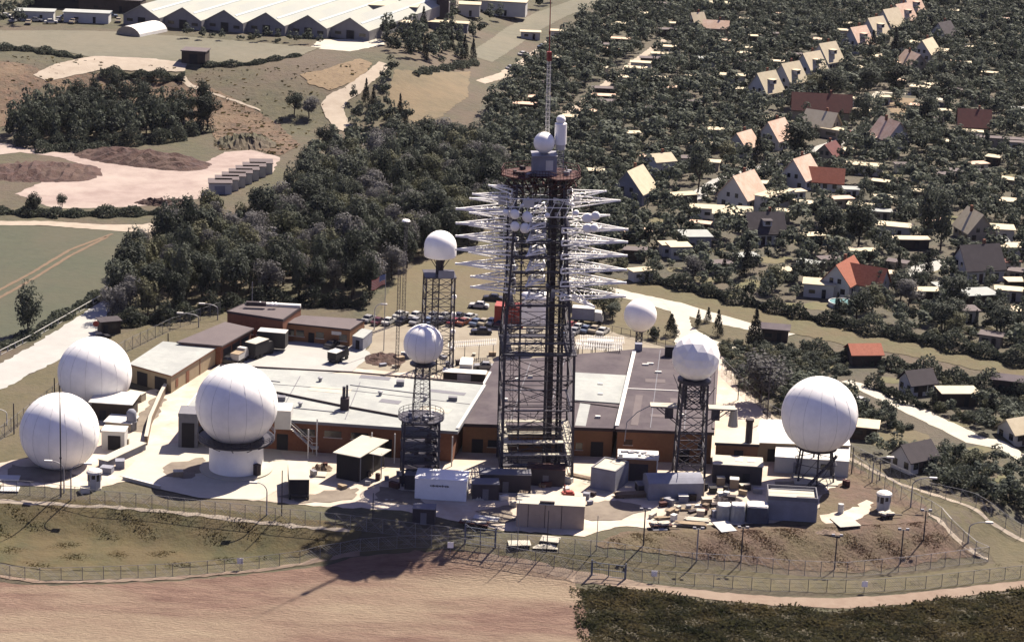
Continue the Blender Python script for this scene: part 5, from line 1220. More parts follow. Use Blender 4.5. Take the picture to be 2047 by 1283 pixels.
tarp(1446, 1036, 2.5, 2.4, 2.5, 4, 'clear_tarp', 'white_paint', 'clear plastic wrapped stack, leftmost of three beside the open container'); tarp(1474, 1040, 2.5, 2.4, 2.9, -3, 'clear_tarp', 'white_paint', 'pale wrapped stack in the middle of three beside the open container'); tarp(1512, 1040, 3.9, 3.2, 2.9, -2, 'blue_tarp', 'white_paint', 'white topped dark blue tarpaulin stack next to the open container')
def planks(u, v, L, n, rz, label, m='timber', w=.3):
    p = P(u, v, .06); t = thing('plank_stack', label, 'planks', p, R(rz), 'plank stacks in the yard'); r = random.Random(int(u+v)); mb = MB(); lay = 4
    for i in range(n): mb.box((r.uniform(-.3, .3), (i % lay)*w*1.05-lay*w/2, .12+(i//lay)*.13), (L+r.uniform(-.6, .3), w, .1), r.uniform(-.05, .05))
    mb.build('stack', M[m], t)
    mb = MB()
    for x in (-L*.3, L*.3): mb.box((x, 0, .02), (.2, lay*w*1.2, .12))
    mb.build('bearer', M['shed_wood'], t)
planks(1262, 992, 5.5, 20, 14, 'brown plank stack between the brick porch and the barrel roof hut', w=.4); planks(1336, 1004, 3.2, 8, 10, 'short pale plank stack before the barrel roof hut', 'concrete'); planks(1382, 1050, 4.6, 14, -4, 'dark plank stack on the yard edge by the tarpaulins', 'card', .4); planks(1395, 1040, 4.0, 8, -8, 'pale plank stack behind the dark one', 'concrete', .4); planks(1330, 1036, 3.4, 10, 20, 'light boards lying on the sandy yard', 'card'); planks(985, 970, 5.0, 8, 6, 'long boards on the ground at the left foot of the lattice tower', 'concrete'); planks(1165, 955, 5.0, 8, -28, 'boards lying on the ground at the right foot of the lattice tower'); planks(1075, 995, 7, 8, -2, 'long pale boards behind the tan container', 'concrete')
def panel(u, v, L, D, rz, tilt, label, m='house_white'):
    p = P(u, v, .25); t = thing('loose_panel', label, 'panel', p, R(rz), 'loose panels on the ground'); t.rotation_euler = (R(tilt), 0, R(rz))
    MB().box((0, 0, 0), (L, D, .14)).build('sheet', M[m], t); MB().box((0, -D*.35, -.12), (L*.9, .12, .12)).box((0, D*.35, -.12), (L*.9, .12, .12)).build('batten', M['timber'], t)
panel(1448, 1055, 2.8, 3.6, 22, 6, 'white panel tipped on the bank edge in front of the tarpaulins'); panel(640, 950, 2.2, 2.4, -4, 0, 'white square panel on the grass by the open shelter', 'concrete'); panel(1318, 1058, 2.4, 1.6, 10, 4, 'white panel among the dark scrap at the yard edge'); panel(1038, 1088, 3.6, 2.0, 8, 3, 'pale slab on the grass behind the fence left of the tan container', 'concrete'); panel(1100, 1080, 3.0, 2.2, -12, 3, 'pale slab in front of the tan container', 'concrete'); panel(1690, 1046, 3.8, 4.2, 18, 0, 'pale concrete slab at the top of the brown bank', 'concrete'); panel(20, 980, 3, 2.2, 4, 0, 'white slab in the radome shadow at the left frame edge'); panel(15, 958, 4, 2.6, 4, 0, 'larger white slab at the left frame edge'); panel(972, 1038, 4.2, 1.6, -14, 3, 'white board on the rusty flat trailer')
def flat_trailer(u, v, L, W, rz, label):
    p = P(u, v, .05); t = thing('flat_trailer', label, 'trailer', p, R(rz)); MB().box((0, 0, .65), (L, W, .25)).build('bed', M['rust'], t)
    for x in (-L*.25, L*.25):
        for s in (-1, 1):
            n = 12; vs = [(x+.35*math.cos(2*math.pi*i/n), s*(W*.5-.25*k), .35+.35*math.sin(2*math.pi*i/n)) for k in (0, 1) for i in range(n)]
            MB().add(vs, [tuple(range(n)), tuple(range(2*n-1, n-1, -1))]+[(i, (i+1) % n, n+(i+1) % n, n+i) for i in range(n)]).build('wheel', M['rubber'], t)
    MB().beam((L/2, 0, .6), (L/2+1.6, 0, .5), .1).build('drawbar', M['steel'], t); mb = MB()
    for k in range(5): mb.box((-L*.35+k*L*.17, random.uniform(-.4, .4), .9), (random.uniform(.7, 1.3), .7, random.uniform(.2, .5)), random.random())
    mb.build('load', M['concrete'], t)
flat_trailer(948, 1052, 4.8, 1.8, -16, 'rusty flat trailer with pale load in the edge of the tower shadow'); flat_trailer(1320, 1056, 3.6, 1.6, 10, 'small rusty flat trailer on the yard edge near the planks'); flat_trailer(1772, 1036, 2.2, 1.3, 12, 'small cart with white load in front of the right guard booth')
# red compressor, oil drums, bollard, barrels
rc = thing('compressor', 'red wheeled compressor at the right foot of the lattice tower', 'compressor', P(1135, 998), R(10))
MB().box((0, 0, .85), (2.0, 1.2, .9)).box((.2, 0, 1.4), (1.1, .9, .25)).build('housing', M['red'], rc); MB().beam((1, 0, .6), (2.2, 0, .5), .07).build('drawbar', M['steel'], rc); MB().beam((-.6, 0, 1.3), (-.6, 0, 2.6), .12, 7).build('exhaust', M['red'], rc)
for s in (-1, 1): MB().lathe([(.35, -.1), (.35, .1)], 12).build('wheel', M['rubber'], rc, loc=(-.2, s*.7, .35)).rotation_euler = (R(90), 0, 0)
def drum(u, v, m, label, r=.42, h=1.2):
    t = thing('oil_drum', label, 'drum', P(u, v, .04), 0, 'drums about the yard'); MB().lathe([(r, 0), (r, h), (r*.92, h), (r*.92, h-.04)], 14).build('barrel', M[m], t); MB().lathe([(r+.03, h*.32), (r+.03, h*.36)], 14).lathe([(r+.03, h*.64), (r+.03, h*.68)], 14).build('hoop', M[m], t)
drum(1680, 1026, 'house_white', 'white upright drum inside the ring of pale gravel on the bank', .5, 1.7)
for u, v, m, lb in ((1688, 972, 'rust', 'rusty drum beside the white container, left of two'), (1694, 974, 'rust', 'rusty drum beside the white container, right of two'), (1410, 980, 'dark', 'black drum behind the crates'), (1450, 985, 'dark', 'black drum among the crates'), (650, 938, 'rust', 'rusty drum by the soil heap'), (1395, 985, 'dark', 'black drum at the end of the barrel roof hut'), (755, 960, 'rust', 'rusty drum right of the open shelter'), (712, 956, 'rust', 'rusty drum under the open shelter')): drum(u, v, m, lb)
def pile(u, v, L, W, H, m, label, seed):
    r = random.Random(seed); n, k = 14, 9; vs, fs = [], []
    for i in range(n+1):
        for j in range(k+1):
            a = -1+2*i/n; b = -1+2*j/k; e = max(0, 1-a*a)*max(0, 1-b*b); vs.append((a*L/2, b*W/2, -.15+H*e*(.5+r.random()*.9)))
    for i in range(n):
        for j in range(k): fs.append((i*(k+1)+j, (i+1)*(k+1)+j, (i+1)*(k+1)+j+1, i*(k+1)+j+1))
    mb = MB(); mb.v = vs; mb.f = fs; o = mb.build('soil_heap', M[m], loc=P(u, v)); tag(o, label, 'heap', 'small heaps in the station')
pile(644, 938, 4, 3, 1.1, 'timber', 'small brown soil heap between the dark trailer and the open shelter', 1); pile(770, 720, 9, 9, 1.2, 'heap', 'reddish brush heap behind the light grey roof', 2); pile(1455, 1000, 6, 3, .8, 'fascia', 'dark scrap heap among the crates', 3); pile(1185, 965, 5, 3, .5, 'concrete', 'pale rubble heap right of the lattice tower', 4); pile(1090, 1090, 4, 2, .4, 'concrete', 'pale rubble heap at the foot of the fence before the tan container', 5); pile(1650, 1062, 5, 2, .4, 'path', 'pale rubble strewn on the brown bank', 6); pile(955, 995, 3, 3, 1.6, 'concrete', 'pale canvas heap at the right corner of the lettered shed', 7); pile(772, 1000, 6, 3, .3, 'concrete', 'flat pale gravel heap left of the lettered shed', 8)
for i, (u, v, L, D, H, rz, m, lb) in enumerate(((240, 935, 1.5, 1.5, 1.3, 10, 'blue_grey', 'grey cube box on the slab corner near the guard booth'), (214, 945, 2.0, 1.5, 1.0, -10, 'blue_grey', 'grey box behind the guard booth'), (262, 840, 2.6, 1.6, 1.0, 8, 'house_cream', 'cream box near the upright tank'), (252, 890, 1.0, 1.0, 1.2, 0, 'house_cream', 'cream box at the step of the retaining wall'), (262, 905, 1.0, 1.0, 1.0, 0, 'house_cream', 'second cream box at the step of the retaining wall, nearer'), (272, 800, 3.2, 1.8, 1.4, -20, 'house_cream', 'long cream box between the rear radome and the tan shed'), (170, 985, 1.4, 1.1, .9, 20, 'house_white', 'white box at the foot of the left guard booth'), (356, 952, 1.6, 1.2, .9, 10, 'card', 'brown box on the slab left of the drum radome'), (1545, 855, 2.2, 1.6, 1.0, 5, 'concrete', 'pale box behind the boiler house'), (808, 965, 1.6, 1.2, 1.4, 0, 'fascia', 'dark box at the foot of the platform mast'), (1200, 895, 4.2, 1.2, 1.1, -2, 'brick', 'brown box along the orange brick wall'))):
    crate(u, v, L, D, H, rz, m, lb, 'concrete' if i not in (0, 1) else None, 'equipment_box', 'box', 'equipment boxes about the station')
# small clutter at the tower foot and over the yard
_cr = random.Random(21)
for (poly_, n_, lb_) in (([(965, 965), (1175, 955), (1190, 1010), (960, 1015)], 26, 'small box in the clutter at the foot of the lattice tower'), ([(1300, 1005), (1500, 980), (1520, 1000), (1420, 1046), (1290, 1044)], 24, 'small box in the clutter of the sandy yard before the barrel roof hut'), ([(540, 930), (800, 940), (800, 985), (560, 990)], 10, 'small box lying about the yard near the open shelter'), ([(740, 700), (985, 712), (980, 752), (760, 742)], 14, 'small box behind the light grey roof')):
    us = [p[0] for p in poly_]; vs_ = [p[1] for p in poly_]; k_ = 0
    while k_ < n_:
        u, v = _cr.uniform(min(us), max(us)), _cr.uniform(min(vs_), max(vs_))
        if not inside(u, v, poly_): continue
        k_ += 1; crate(u, v, _cr.uniform(.5, 1.8), _cr.uniform(.4, 1.0), _cr.uniform(.3, 1.1), _cr.uniform(-60, 60), _cr.choice(['white_paint', 'concrete', 'timber', 'fascia', 'grey_steel', 'rust', 'card', 'blue_grey']), lb_, None, 'equipment_box', 'box', lb_.replace('small box', 'boxes').replace('lying ', ''))
# gatehouse at the left road
gh = yaw_box(222, 668, 4.0, 3.0, 2.6, R(25), 'gatehouse', 'dark gatehouse beside the left road under the trees', 'gatehouse', 'shed_wood', 'slate_roof', .3, .15, [('window', .6, 1.4, 1.1, 2.0, 'glass'), ('door', -1.1, .9, 0, 2.1, 'dark')])
ss = thing('road_sign', 'red round sign on a post in front of the gatehouse', 'sign', P(192, 672)); MB().beam((0, 0, -.1), (0, 0, 2.2), .05, 5).build('post', M['steel'], ss)
o = MB().lathe([(.02, -.03), (.6, -.03), (.6, .03), (.02, .03)], 18).build('sign_face', M['red'], ss, loc=(0, -.1, 2.6)); o.rotation_euler = (R(90), 0, 0)
car(200, 680, 'dark', 30, 'dark car waiting at the gatehouse by the left road', 'cars at the gatehouse')
# ---------------------------------------------------------------- houses, sheds and halls beyond the fence
HOUSES = []          # (x, y, short description) for naming what stands beside them
def gable_house(u, v, L, W, he, hr, rz, roofm, wallm, label, short=None, dormers=0, wins=True, chim=True, cat='house', name='house', ext=None, group=None):
    if cat == 'house': L *= .95; W *= .95
    p = P(u, v); root = thing(name, label, cat, p, R(rz), group)
    x, y = L/2, W/2
    vs = [(-x, -y, -.2), (x, -y, -.2), (x, y, -.2), (-x, y, -.2), (-x, -y, he), (x, -y, he), (x, y, he), (-x, y, he), (-x, 0, hr), (x, 0, hr)]
    MB().add(vs, [(3, 2, 1, 0), (0, 1, 5, 4), (2, 3, 7, 6), (1, 2, 6, 9, 5), (3, 0, 4, 8, 7), (4, 5, 9, 8), (6, 7, 8, 9)]).build('wall', M[wallm], root)
    ov = .45; sl = (hr-he)/y; t = .18; mb = MB()
    for s in (-1, 1):
        a = [(-x-ov, s*(y+ov), he-sl*ov+.02), (x+ov, s*(y+ov), he-sl*ov+.02), (x+ov, 0, hr+.02), (-x-ov, 0, hr+.02)]
        mb.hexa(a, [(i, j, k+t) for i, j, k in a])
    rf = mb.build('roof', M[roofm], root)
    if chim: MB().box((x*.3, .25*W*.3, hr+.35), (.6, .6, 1.5)).build('chimney', M['brick'], rf)
    for d in range(dormers):
        cx = 0 if dormers == 1 else -x*.5+d*x
        for s in ((-1, 1) if dormers < 3 else (-1,)):
            dm = MB().box((cx, s*y*.52, he+(hr-he)*.52), (2.0, y*.7, 1.3)).build('dormer', M[wallm], root)
            MB().box((cx, s*y*.54, he+(hr-he)*.52+.72), (2.4, y*.85, .14)).build('dormer_roof', M[roofm], dm)
            MB().box((cx, s*(y*.87+.03), he+(hr-he)*.52+.1), (1.2, .08, .8)).build('dormer_window', M['glass'], dm)
    if wins:
        def w(px, py, pz, a, b, h):
            MB().box((px, py, pz), (a, b, h)).build('window', M['glass'], root)
        for s in (-1, 1):
            for o in (-.28, .28): w(s*x, o*W, 1.5, .08, 1.1, 1.2)
            if hr-he > 2.2:
                for o in (-.14, .14): w(s*x, o*W, he+.5, .08, .9, 1.1)
        for s in (-1, 1):
            for o in (-.3, 0.05, .3): w(o*L, s*y, 1.5, 1.1, .08, 1.2)
        MB().box((-.12*L, -y, 1.05), (1.0, .1, 2.1)).build('door', M['shed_wood'], root)
    if ext:
        el, ew, eh, ex, ey, em, er = ext; ex *= .9; ey *= .9
        e = MB().box((ex, ey, eh/2), (el, ew, eh)).build('annex', M[em], root)
        MB().box((ex, ey, eh+.09), (el+.5, ew+.5, .18)).build('annex_roof', M[er], e)
        MB().box((ex, ey-ew/2-.02, eh*.55), (el*.5, .08, .9)).build('annex_window', M['glass'], e)
    FOOT.append((p.x, p.y, max(L, W)*.5+.6)); HOUSES.append((p.x, p.y, short or label))
    # keep the line of sight onto the roof free
    FOOT.append((p.x*.99, p.y-6, max(L, W)*.40)); FOOT.append((p.x*.985, p.y-11, max(L, W)*.22))
    return root
gh_ = gable_house
# red-roofed house nearest the station: two crossing wings
p0 = gh_(1684, 584, 10.5, 7.0, 3.2, 7.2, 62, 'red_roof', 'house_white', 'house with bright red crossing gable roofs', 'the bright red roofed house', 0)
c2 = MB(); x, y, he, hr = 4.6, 3.0, 3.0, 6.4
c2.add([(-x, -y, -.2), (x, -y, -.2), (x, y, -.2), (-x, y, -.2), (-x, -y, he), (x, -y, he), (x, y, he), (-x, y, he), (-x, 0, hr), (x, 0, hr)], [(3, 2, 1, 0), (0, 1, 5, 4), (2, 3, 7, 6), (1, 2, 6, 9, 5), (3, 0, 4, 8, 7), (4, 5, 9, 8), (6, 7, 8, 9)])
w_ = c2.build('wing_wall', M['house_white'], p0, loc=(1.5, -4.5, 0)); w_.rotation_euler = (0, 0, R(90))
c2 = MB()
for s in (-1, 1):
    a = [(-x-.4, s*(y+.4), he-.4), (x+.4, s*(y+.4), he-.4), (x+.4, 0, hr+.03), (-x-.4, 0, hr+.03)]; c2.hexa(a, [(i, j, k+.18) for i, j, k in a])
w_ = c2.build('wing_roof', M['red_roof'], p0, loc=(1.5, -4.5, 0)); w_.rotation_euler = (0, 0, R(90))
gh_(1525, 482, 9, 8, 3, 7, 10, 'slate_roof', 'house_white', 'white house with a dark steep roof and one pale dormer', 'the dark dormer house', 1)
gh_(1266, 402, 9.5, 9.0, 3.4, 8.4, 64, 'cream_roof', 'blue_grey', 'blue walled house with one big pale grey roof slope right of the antenna tower', 'the big pale roof slope')
gh_(1318, 352, 6, 6, 4.5, 6.0, 30, 'cream_roof', 'house_white', 'narrow white house with a small pale roof behind the big pale roof slope', 'the narrow white house')
gh_(1484, 310, 7.5, 6.5, 3, 6.5, 55, 'pink_roof', 'house_white', 'small house with a plain pink roof behind a round tree', 'the small pink roofed house')
gh_(1548, 294, 9, 7.5, 3, 7.6, 55, 'pink_roof', 'house_white', 'white gabled house with a pale pink slope half behind a big dark tree', 'the half hidden gabled house')
gh_(1640, 236, 18, 8, 3, 7.2, -3, 'maroon_roof', 'house_cream', 'long house with a maroon tiled roof', 'the long maroon roofed house', 0)
gh_(1640, 268, 9.5, 8, 2.8, 6.6, -30, 'cream_roof', 'house_cream', 'house with a cream hipped roof in front of the long maroon one', 'the cream roofed house', ext=(6, 4, 2.6, 5.5, -2.5, 'house_cream', 'cream_roof'))
gh_(1776, 294, 9, 8.5, 3.2, 7.8, 118, 'pink_roof', 'house_white', 'white gabled house with a pink roof and a dark attic window facing the street', 'the white gable by the street end', 0, ext=(5, 5, 3.0, 2, 6, 'house_white', 'pink_roof'))
gh_(1656, 326, 7, 6, 2.8, 5.6, 60, 'maroon_roof', 'house_cream', 'small brown roofed house at the bend of the street', 'the brown roofed house at the bend')
gh_(1598, 374, 9, 8, 3.2, 8.0, 56, 'pink_roof', 'house_white', 'white gabled house with a pink slope and a long red roofed wing', 'the pink house with a red wing')
gh_(1645, 378, 10.5, 6, 2.6, 5.6, -8, 'red_roof', 'house_white', 'long red roofed wing beside the pink gabled house', 'the red roofed wing', chim=False)
gh_(1482, 412, 10.5, 9, 3.2, 8.4, 56, 'pink_roof', 'house_white', 'white gabled house with a pale pink roof and a long white flat annex', 'the house with the long white annex', 0, ext=(12.5, 4.5, 4.2, 3.4, -8.4, 'house_white', 'cream_roof'))
gh_(1945, 478, 9, 7, 2.8, 7.0, 105, 'cream_roof', 'house_cream', 'house with one steep cream roof slope among dark trees at the right', 'the steep cream roof')
gh_(1952, 556, 10, 8, 3.2, 7.8, 20, 'slate_roof', 'house_white', 'white gabled house with a dark roof at the end of the driveway', 'the dark roof at the driveway', ext=(9, 4, 3.0, 8, 3, 'house_white', 'maroon_roof'))
gh_(1944, 268, 9.5, 8, 3, 7.2, -4, 'maroon_roof', 'house_cream', 'house with a dark maroon roof by a sandy garden at the right', 'the dark maroon roof')
gh_(1826, 936, 6.4, 5.0, 2.6, 4.8, 35, 'slate_roof', 'house_white', 'white garden cabin with a dark gable roof just outside the right fence', 'the white cabin outside the fence', chim=False, cat='cabin', name='garden_cabin')
gh_(1832, 785, 5.4, 4.4, 2.6, 4.6, 25, 'slate_roof', 'house_white', 'small white cabin with a dark gable roof among the gardens beyond the big legged radome', 'the white cabin among the gardens', chim=False, cat='cabin', name='garden_cabin')
gh_(1725, 724, 6.0, 5.0, 2.4, 3.8, 10, 'red_roof', 'shed_wood', 'garden cabin with a low red brown gable roof below the grass strip', 'the red brown cabin', chim=False, cat='cabin', name='garden_cabin', wins=False)
gh_(2035, 880, 6, 5, 2.4, 4.4, 30, 'cream_roof', 'house_white', 'white cabin with a cream roof at the right frame edge by the garden track', 'the cream cabin by the track', chim=False, cat='cabin', name='garden_cabin')
# row of tall gabled houses at the back
for i, (u, v, roof, wl, lb, dm) in enumerate(((1528, 200, 'cream_roof', 'house_white', 'gabled house first of the back row, nearest the long maroon roof', 1), (1576, 180, 'cream_roof', 'house_white', 'gabled house second of the row at the back, broad cream slope with dormer', 1), (1618, 158, 'cream_roof', 'house_white', 'gabled house third of the row at the back, cream slope and dark dormer', 1), (1650, 138, 'cream_roof', 'house_white', 'gabled house fourth of the row at the back, pale gable with two windows', 1), (1712, 104, 'pink_roof', 'house_white', 'gabled house fifth of the row at the back, red inside the dormer', 1), (1746, 84, 'cream_roof', 'house_white', 'gabled house sixth of the row at the back, cream edged dormer', 1), (1776, 66, 'cream_roof', 'house_white', 'gabled house seventh of the row at the back, bright cream slope', 0), (1801, 55, 'pink_roof', 'house_white', 'gabled house eighth of the row at the back, dull pink slope', 1), (1818, 38, 'pink_roof', 'house_white', 'gabled house last of the row at the back, small and pink', 1))):
    gh_(u, v, 9, 8.2, 3.2, 8.6, 48, roof, wl, lb, 'the back row of gabled houses', dm, group='row of gabled houses at the back')
gh_(1822, 144, 10, 7, 3, 6.5, 110, 'pink_roof', 'house_cream', 'house with a pink roof among round trees behind the sandy garden', 'the pink roof behind the sandy garden', ext=(7, 4, 2.8, 5, 4, 'house_cream', 'pink_roof'))
gh_(1850, 120, 9, 7, 3, 7, 60, 'cream_roof', 'house_white', 'house with a cream slope and a long low annex at the back right', 'the cream slope at the back', ext=(9, 3.6, 2.8, 6, -4, 'house_white', 'cream_roof'))
gh_(1884, 84, 8, 7, 3, 7, 50, 'slate_roof', 'house_white', 'grey roofed house far back right of the row', 'the grey roof far back')
gh_(1430, 70, 9, 6, 2.8, 5, -4, 'pink_roof', 'house_cream', 'low house with a pink roof far back left of the row', 'the low pink house far back')
gh_(1392, 60, 5, 5, 3, 6, 30, 'cream_roof', 'house_white', 'tiny pale house far back beside the low pink one', 'the tiny pale house')
def shed(u, v, L, W, H, rz, roofm, label, wallm='shed_wood', short=None, name='garden_shed', cat='shed', group='flat roofed garden sheds', tilt=0.0, open_=False):
    p = P(u, v); root = thing(name, label, cat, p, R(rz), group)
    if open_:
        for x in (-L*.45, L*.45):
            for y in (-W*.45, W*.45): MB().beam((x, y, -.1), (x, y, H), .1, 5).build('post', M[wallm], root)
        MB().box((0, W*.3, H/2), (L*.9, .15, H-.02)).build('wall', M[wallm], root)
    else:
        MB().box((0, 0, H/2-.1), (L, W, H+.18)).build('wall', M[wallm], root)
        MB().box((L*.18, -W/2-.02, 1.0), (.9, .08, 2.0)).build('door', M['dark'], root)
        MB().box((-L*.22, -W/2-.02, 1.4), (min(1.4, L*.3), .08, .8)).build('window', M['glass'], root)
    a = [(-L/2-.4, -W/2-.4, H-tilt), (L/2+.4, -W/2-.4, H-tilt), (L/2+.4, W/2+.4, H+tilt), (-L/2-.4, W/2+.4, H+tilt)]
    MB().hexa([(x, y, z+.012+tilt) for x, y, z in a], [(x, y, z+.17+tilt) for x, y, z in a]).build('roof', M[roofm], root)
    FOOT.append((p.x, p.y, max(L, W)*.48+.6)); FOOT.append((p.x, p.y-4.5, max(L, W)*.28)); HOUSES.append((p.x, p.y, short or label))
    return root
S = [(1636, 590, 6.5, 5, 3, -8, 'cream_roof', 'white flat roofed annex in front of the bright red roofed house', 'house_white'),
 (1786, 472, 8, 4, 2.8, -12, 'cream_roof', 'long pale shed between tall dark trees, above the hedge and driveway', 'house_white'),
 (1816, 496, 9, 3, 2.4, 6, 'cream_roof', 'low cream carport in front of the long pale shed', 'shed_wood'),
 (1994, 478, 7, 5, 3, -4, 'cream_roof', 'white flat roofed bungalow right of the steep cream roof', 'house_white'),
 (2026, 512, 7, 4, 2.6, 14, 'cream_roof', 'cream roofed shed at the right frame edge below the white bungalow', 'house_white'),
 (1952, 612, 7, 5.5, 3.2, 18, 'grey_roof', 'dark walled shed with a pale grey roof above the hedge at the right', 'shed_wood'),
 (1922, 640, 6, 4, 2.6, 10, 'mauve_roof', 'brown flat roofed shed with a white side below the pale grey one', 'house_white'),
 (1548, 678, 5.5, 4, 2.6, -8, 'purple_roof', 'mauve flat roofed shed between bushes at the left end of the grass strip', 'shed_wood'),
 (1912, 806, 7, 4.2, 2.6, 8, 'cream_roof', 'dark open shed with a bright cream roof beside the garden track', 'shed_wood'),
 (2020, 782, 7, 4, 2.6, -14, 'purple_roof', 'purple flat roofed shed at the right frame edge under the grass strip', 'shed_wood'),
 (1728, 872, 4.5, 4.5, 2.4, -10, 'cream_roof', 'dark carport with a cream roof right behind the legged radome', 'shed_wood'),
 (1677, 316, 6, 4, 2.6, -28, 'cream_roof', 'flat cream roofed garage beside the brown roofed house', 'shed_wood'),
 (1728, 348, 9.5, 3.6, 2.6, -10, 'cream_roof', 'long cream flat roof in front of the white street end gable', 'house_white'),
 (2000, 294, 13, 2.6, 2.6, -6, 'mauve_roof', 'long grey flat roof beside the dark maroon roofed house', 'house_cream'),
 (1934, 278, 8, 2.6, 2.4, -8, 'cream_roof', 'narrow cream roof at the front of the dark maroon roofed house', 'house_white'),
 (2014, 420, 9, 4, 2.6, -10, 'cream_roof', 'bright cream shed roof near the right frame edge, alone among trees', 'shed_wood'),
 (1366, 408, 6, 3.2, 2.6, 24, 'cream_roof', 'tilted cream shed roof left of the long white annex', 'shed_wood'),
 (1440, 436, 15, 4, 2.6, -3, 'cream_roof', 'very long cream roof below the long white annex', 'house_white'),
 (1618, 424, 8, 3.4, 2.4, -8, 'cream_roof', 'cream roofed shed with a pale tarpaulin right of the long white annex', 'shed_wood'),
 (1462, 450, 9, 4, 3, -4, 'cream_roof', 'white bungalow left of the dark dormer house', 'house_white'),
 (1388, 494, 6.5, 6, 3.2, 10, 'grey_roof', 'grey walled cube shed with a pale roof left of the round trees', 'blue_grey'),
 (1356, 515, 4.5, 4, 3, 12, 'cream_roof', 'small white hut left of the grey cube shed', 'house_white'),
 (1272, 482, 6, 3, 2.6, 12, 'pink_roof', 'pinkish shed roof right of the antenna frames, upper one', 'shed_wood'),
 (1268, 520, 5, 3, 2.6, -3, 'mauve_roof', 'grey shed roof right of the antenna frames, lower one', 'shed_wood'),
 (1336, 510, 3.8, 3.4, 2.8, 14, 'cream_roof', 'white round-shouldered hut right of the antenna frames', 'house_white'),
 (1430, 276, 4.2, 3.6, 2.6, 0, 'cream_roof', 'small white hut among garden trees left of the half hidden gabled house', 'house_white'),
 (1382, 166, 4.0, 3, 2.4, 0, 'cream_roof', 'tiny bright cream hut alone left of the back row', 'house_white'),
 (1461, 166, 9, 3.4, 2.6, -6, 'cream_roof', 'pale long shed left of the back row, upper of two', 'house_white'),
 (1474, 194, 9.5, 3, 2.6, -8, 'cream_roof', 'cream long shed left of the back row, lower of two', 'shed_wood'),
 (1411, 132, 5.5, 3.4, 2.6, 4, 'grey_roof', 'pale grey shed alone in the gardens far left of the back row', 'house_white'),
 (1707, 62, 7, 3.6, 2.6, -3, 'cream_roof', 'bright cream shed behind the back row, upper of two', 'house_white'),
 (1684, 75, 7, 3.4, 2.6, -3, 'cream_roof', 'bright cream shed behind the back row, lower of two', 'house_white'),
 (1593, 124, 7, 3, 2.6, -4, 'mauve_roof', 'dull long shed behind the third house of the back row', 'shed_wood'),
 (1766, 128, 7, 5, 2.6, 34, 'cream_roof', 'slanting cream roof right of the fifth row house', 'house_white'),
 (1812, 100, 8, 4, 2.6, 34, 'cream_roof', 'slanting cream roof beside the dark poplar', 'house_white'),
 (1710, 150, 4, 5, 2.6, 30, 'cream_roof', 'small cream roof between the back row and the round trees', 'house_white'),
 (1878, 118, 8, 3, 2.6, -6, 'cream_roof', 'narrow cream roof far back right', 'house_white'),
 (1908, 35, 6, 3, 2.6, 0, 'cream_roof', 'lone pale roof far back at the top right', 'house_white'),
 (1386, 220, 6, 3, 2.6, 3, 'mauve_roof', 'dull mauve shed in the gardens behind the tilted ones', 'shed_wood'),
 (1400, 305, 7, 3, 2.6, -4, 'cream_roof', 'pale cream shed half buried in garden trees left of the small pink roofed house', 'house_white'),
 (1190, 358, 4, 3, 2.4, 0, 'cream_roof', 'small pale roof just right of the top of the antenna tower', 'shed_wood'),
 (2000, 500, 3, 3, 2.4, 0, 'grey_roof', 'small grey shed near the white bungalow', 'shed_wood'),
 (1885, 590, 4, 3, 2.4, 14, 'grey_roof', 'little pale roofed shed left of the dark walled one', 'house_white')]
for (u, v, L, W, H, rz, rm, lb, wm) in S: shed(u, v, L, W, H, rz, rm, lb, wm)
# allotment huts along the diagonal path: similar little huts
rowh = [(1251, 170, 'cream_roof', 'bright little hut at the path, below the two long pale ones'), (1270, 151, 'cream_roof', 'long pale allotment hut, lower of two side by side'), (1281, 140, 'cream_roof', 'long pale allotment hut, upper of two side by side'), (1300, 131, 'mauve_roof', 'dull allotment hut above the two long pale ones'), (1322, 122, 'cream_roof', 'cream allotment hut near the upper end of the row'), (1340, 108, 'cream_roof', 'cream allotment hut at the upper end of the row'), (1206, 192, 'mauve_roof', 'grey allotment hut by the path, below the bright little one'), (1206, 207, 'pink_roof', 'pinkish allotment hut by the path in the middle of the lower row'), (1208, 218, 'mauve_roof', 'grey allotment hut at the lower end of the row'), (1168, 238, 'pink_roof', 'pinkish allotment hut right behind the twin cylinder radome'), (1148, 250, 'cream_roof', 'pale allotment hut beside the twin cylinder radome'), (1080, 211, 'pink_roof', 'long pinkish hut left of the slim white mast'), (1050, 224, 'pink_roof', 'pale pink hut left of the long pinkish one'), (1242, 92, 'pink_roof', 'pinkish hut in the far gardens, upper'), (1222, 104, 'mauve_roof', 'grey hut in the far gardens, lower'), (1060, 78, 'cream_roof', 'pale long hut beside the far meadow strip'), (1120, 76, 'cream_roof', 'pale hut right of the red mast top'), (1228, 112, 'pink_roof', 'small pinkish hut in the far gardens near the path')]
for u, v, rm, lb in rowh: shed(u, v, 6.5, 3.2, 2.5, -3+random.uniform(-5, 5), rm, lb, 'shed_wood' if rm != 'cream_roof' else 'house_white', group='allotment huts along the diagonal path', name='allotment_hut', cat='hut')
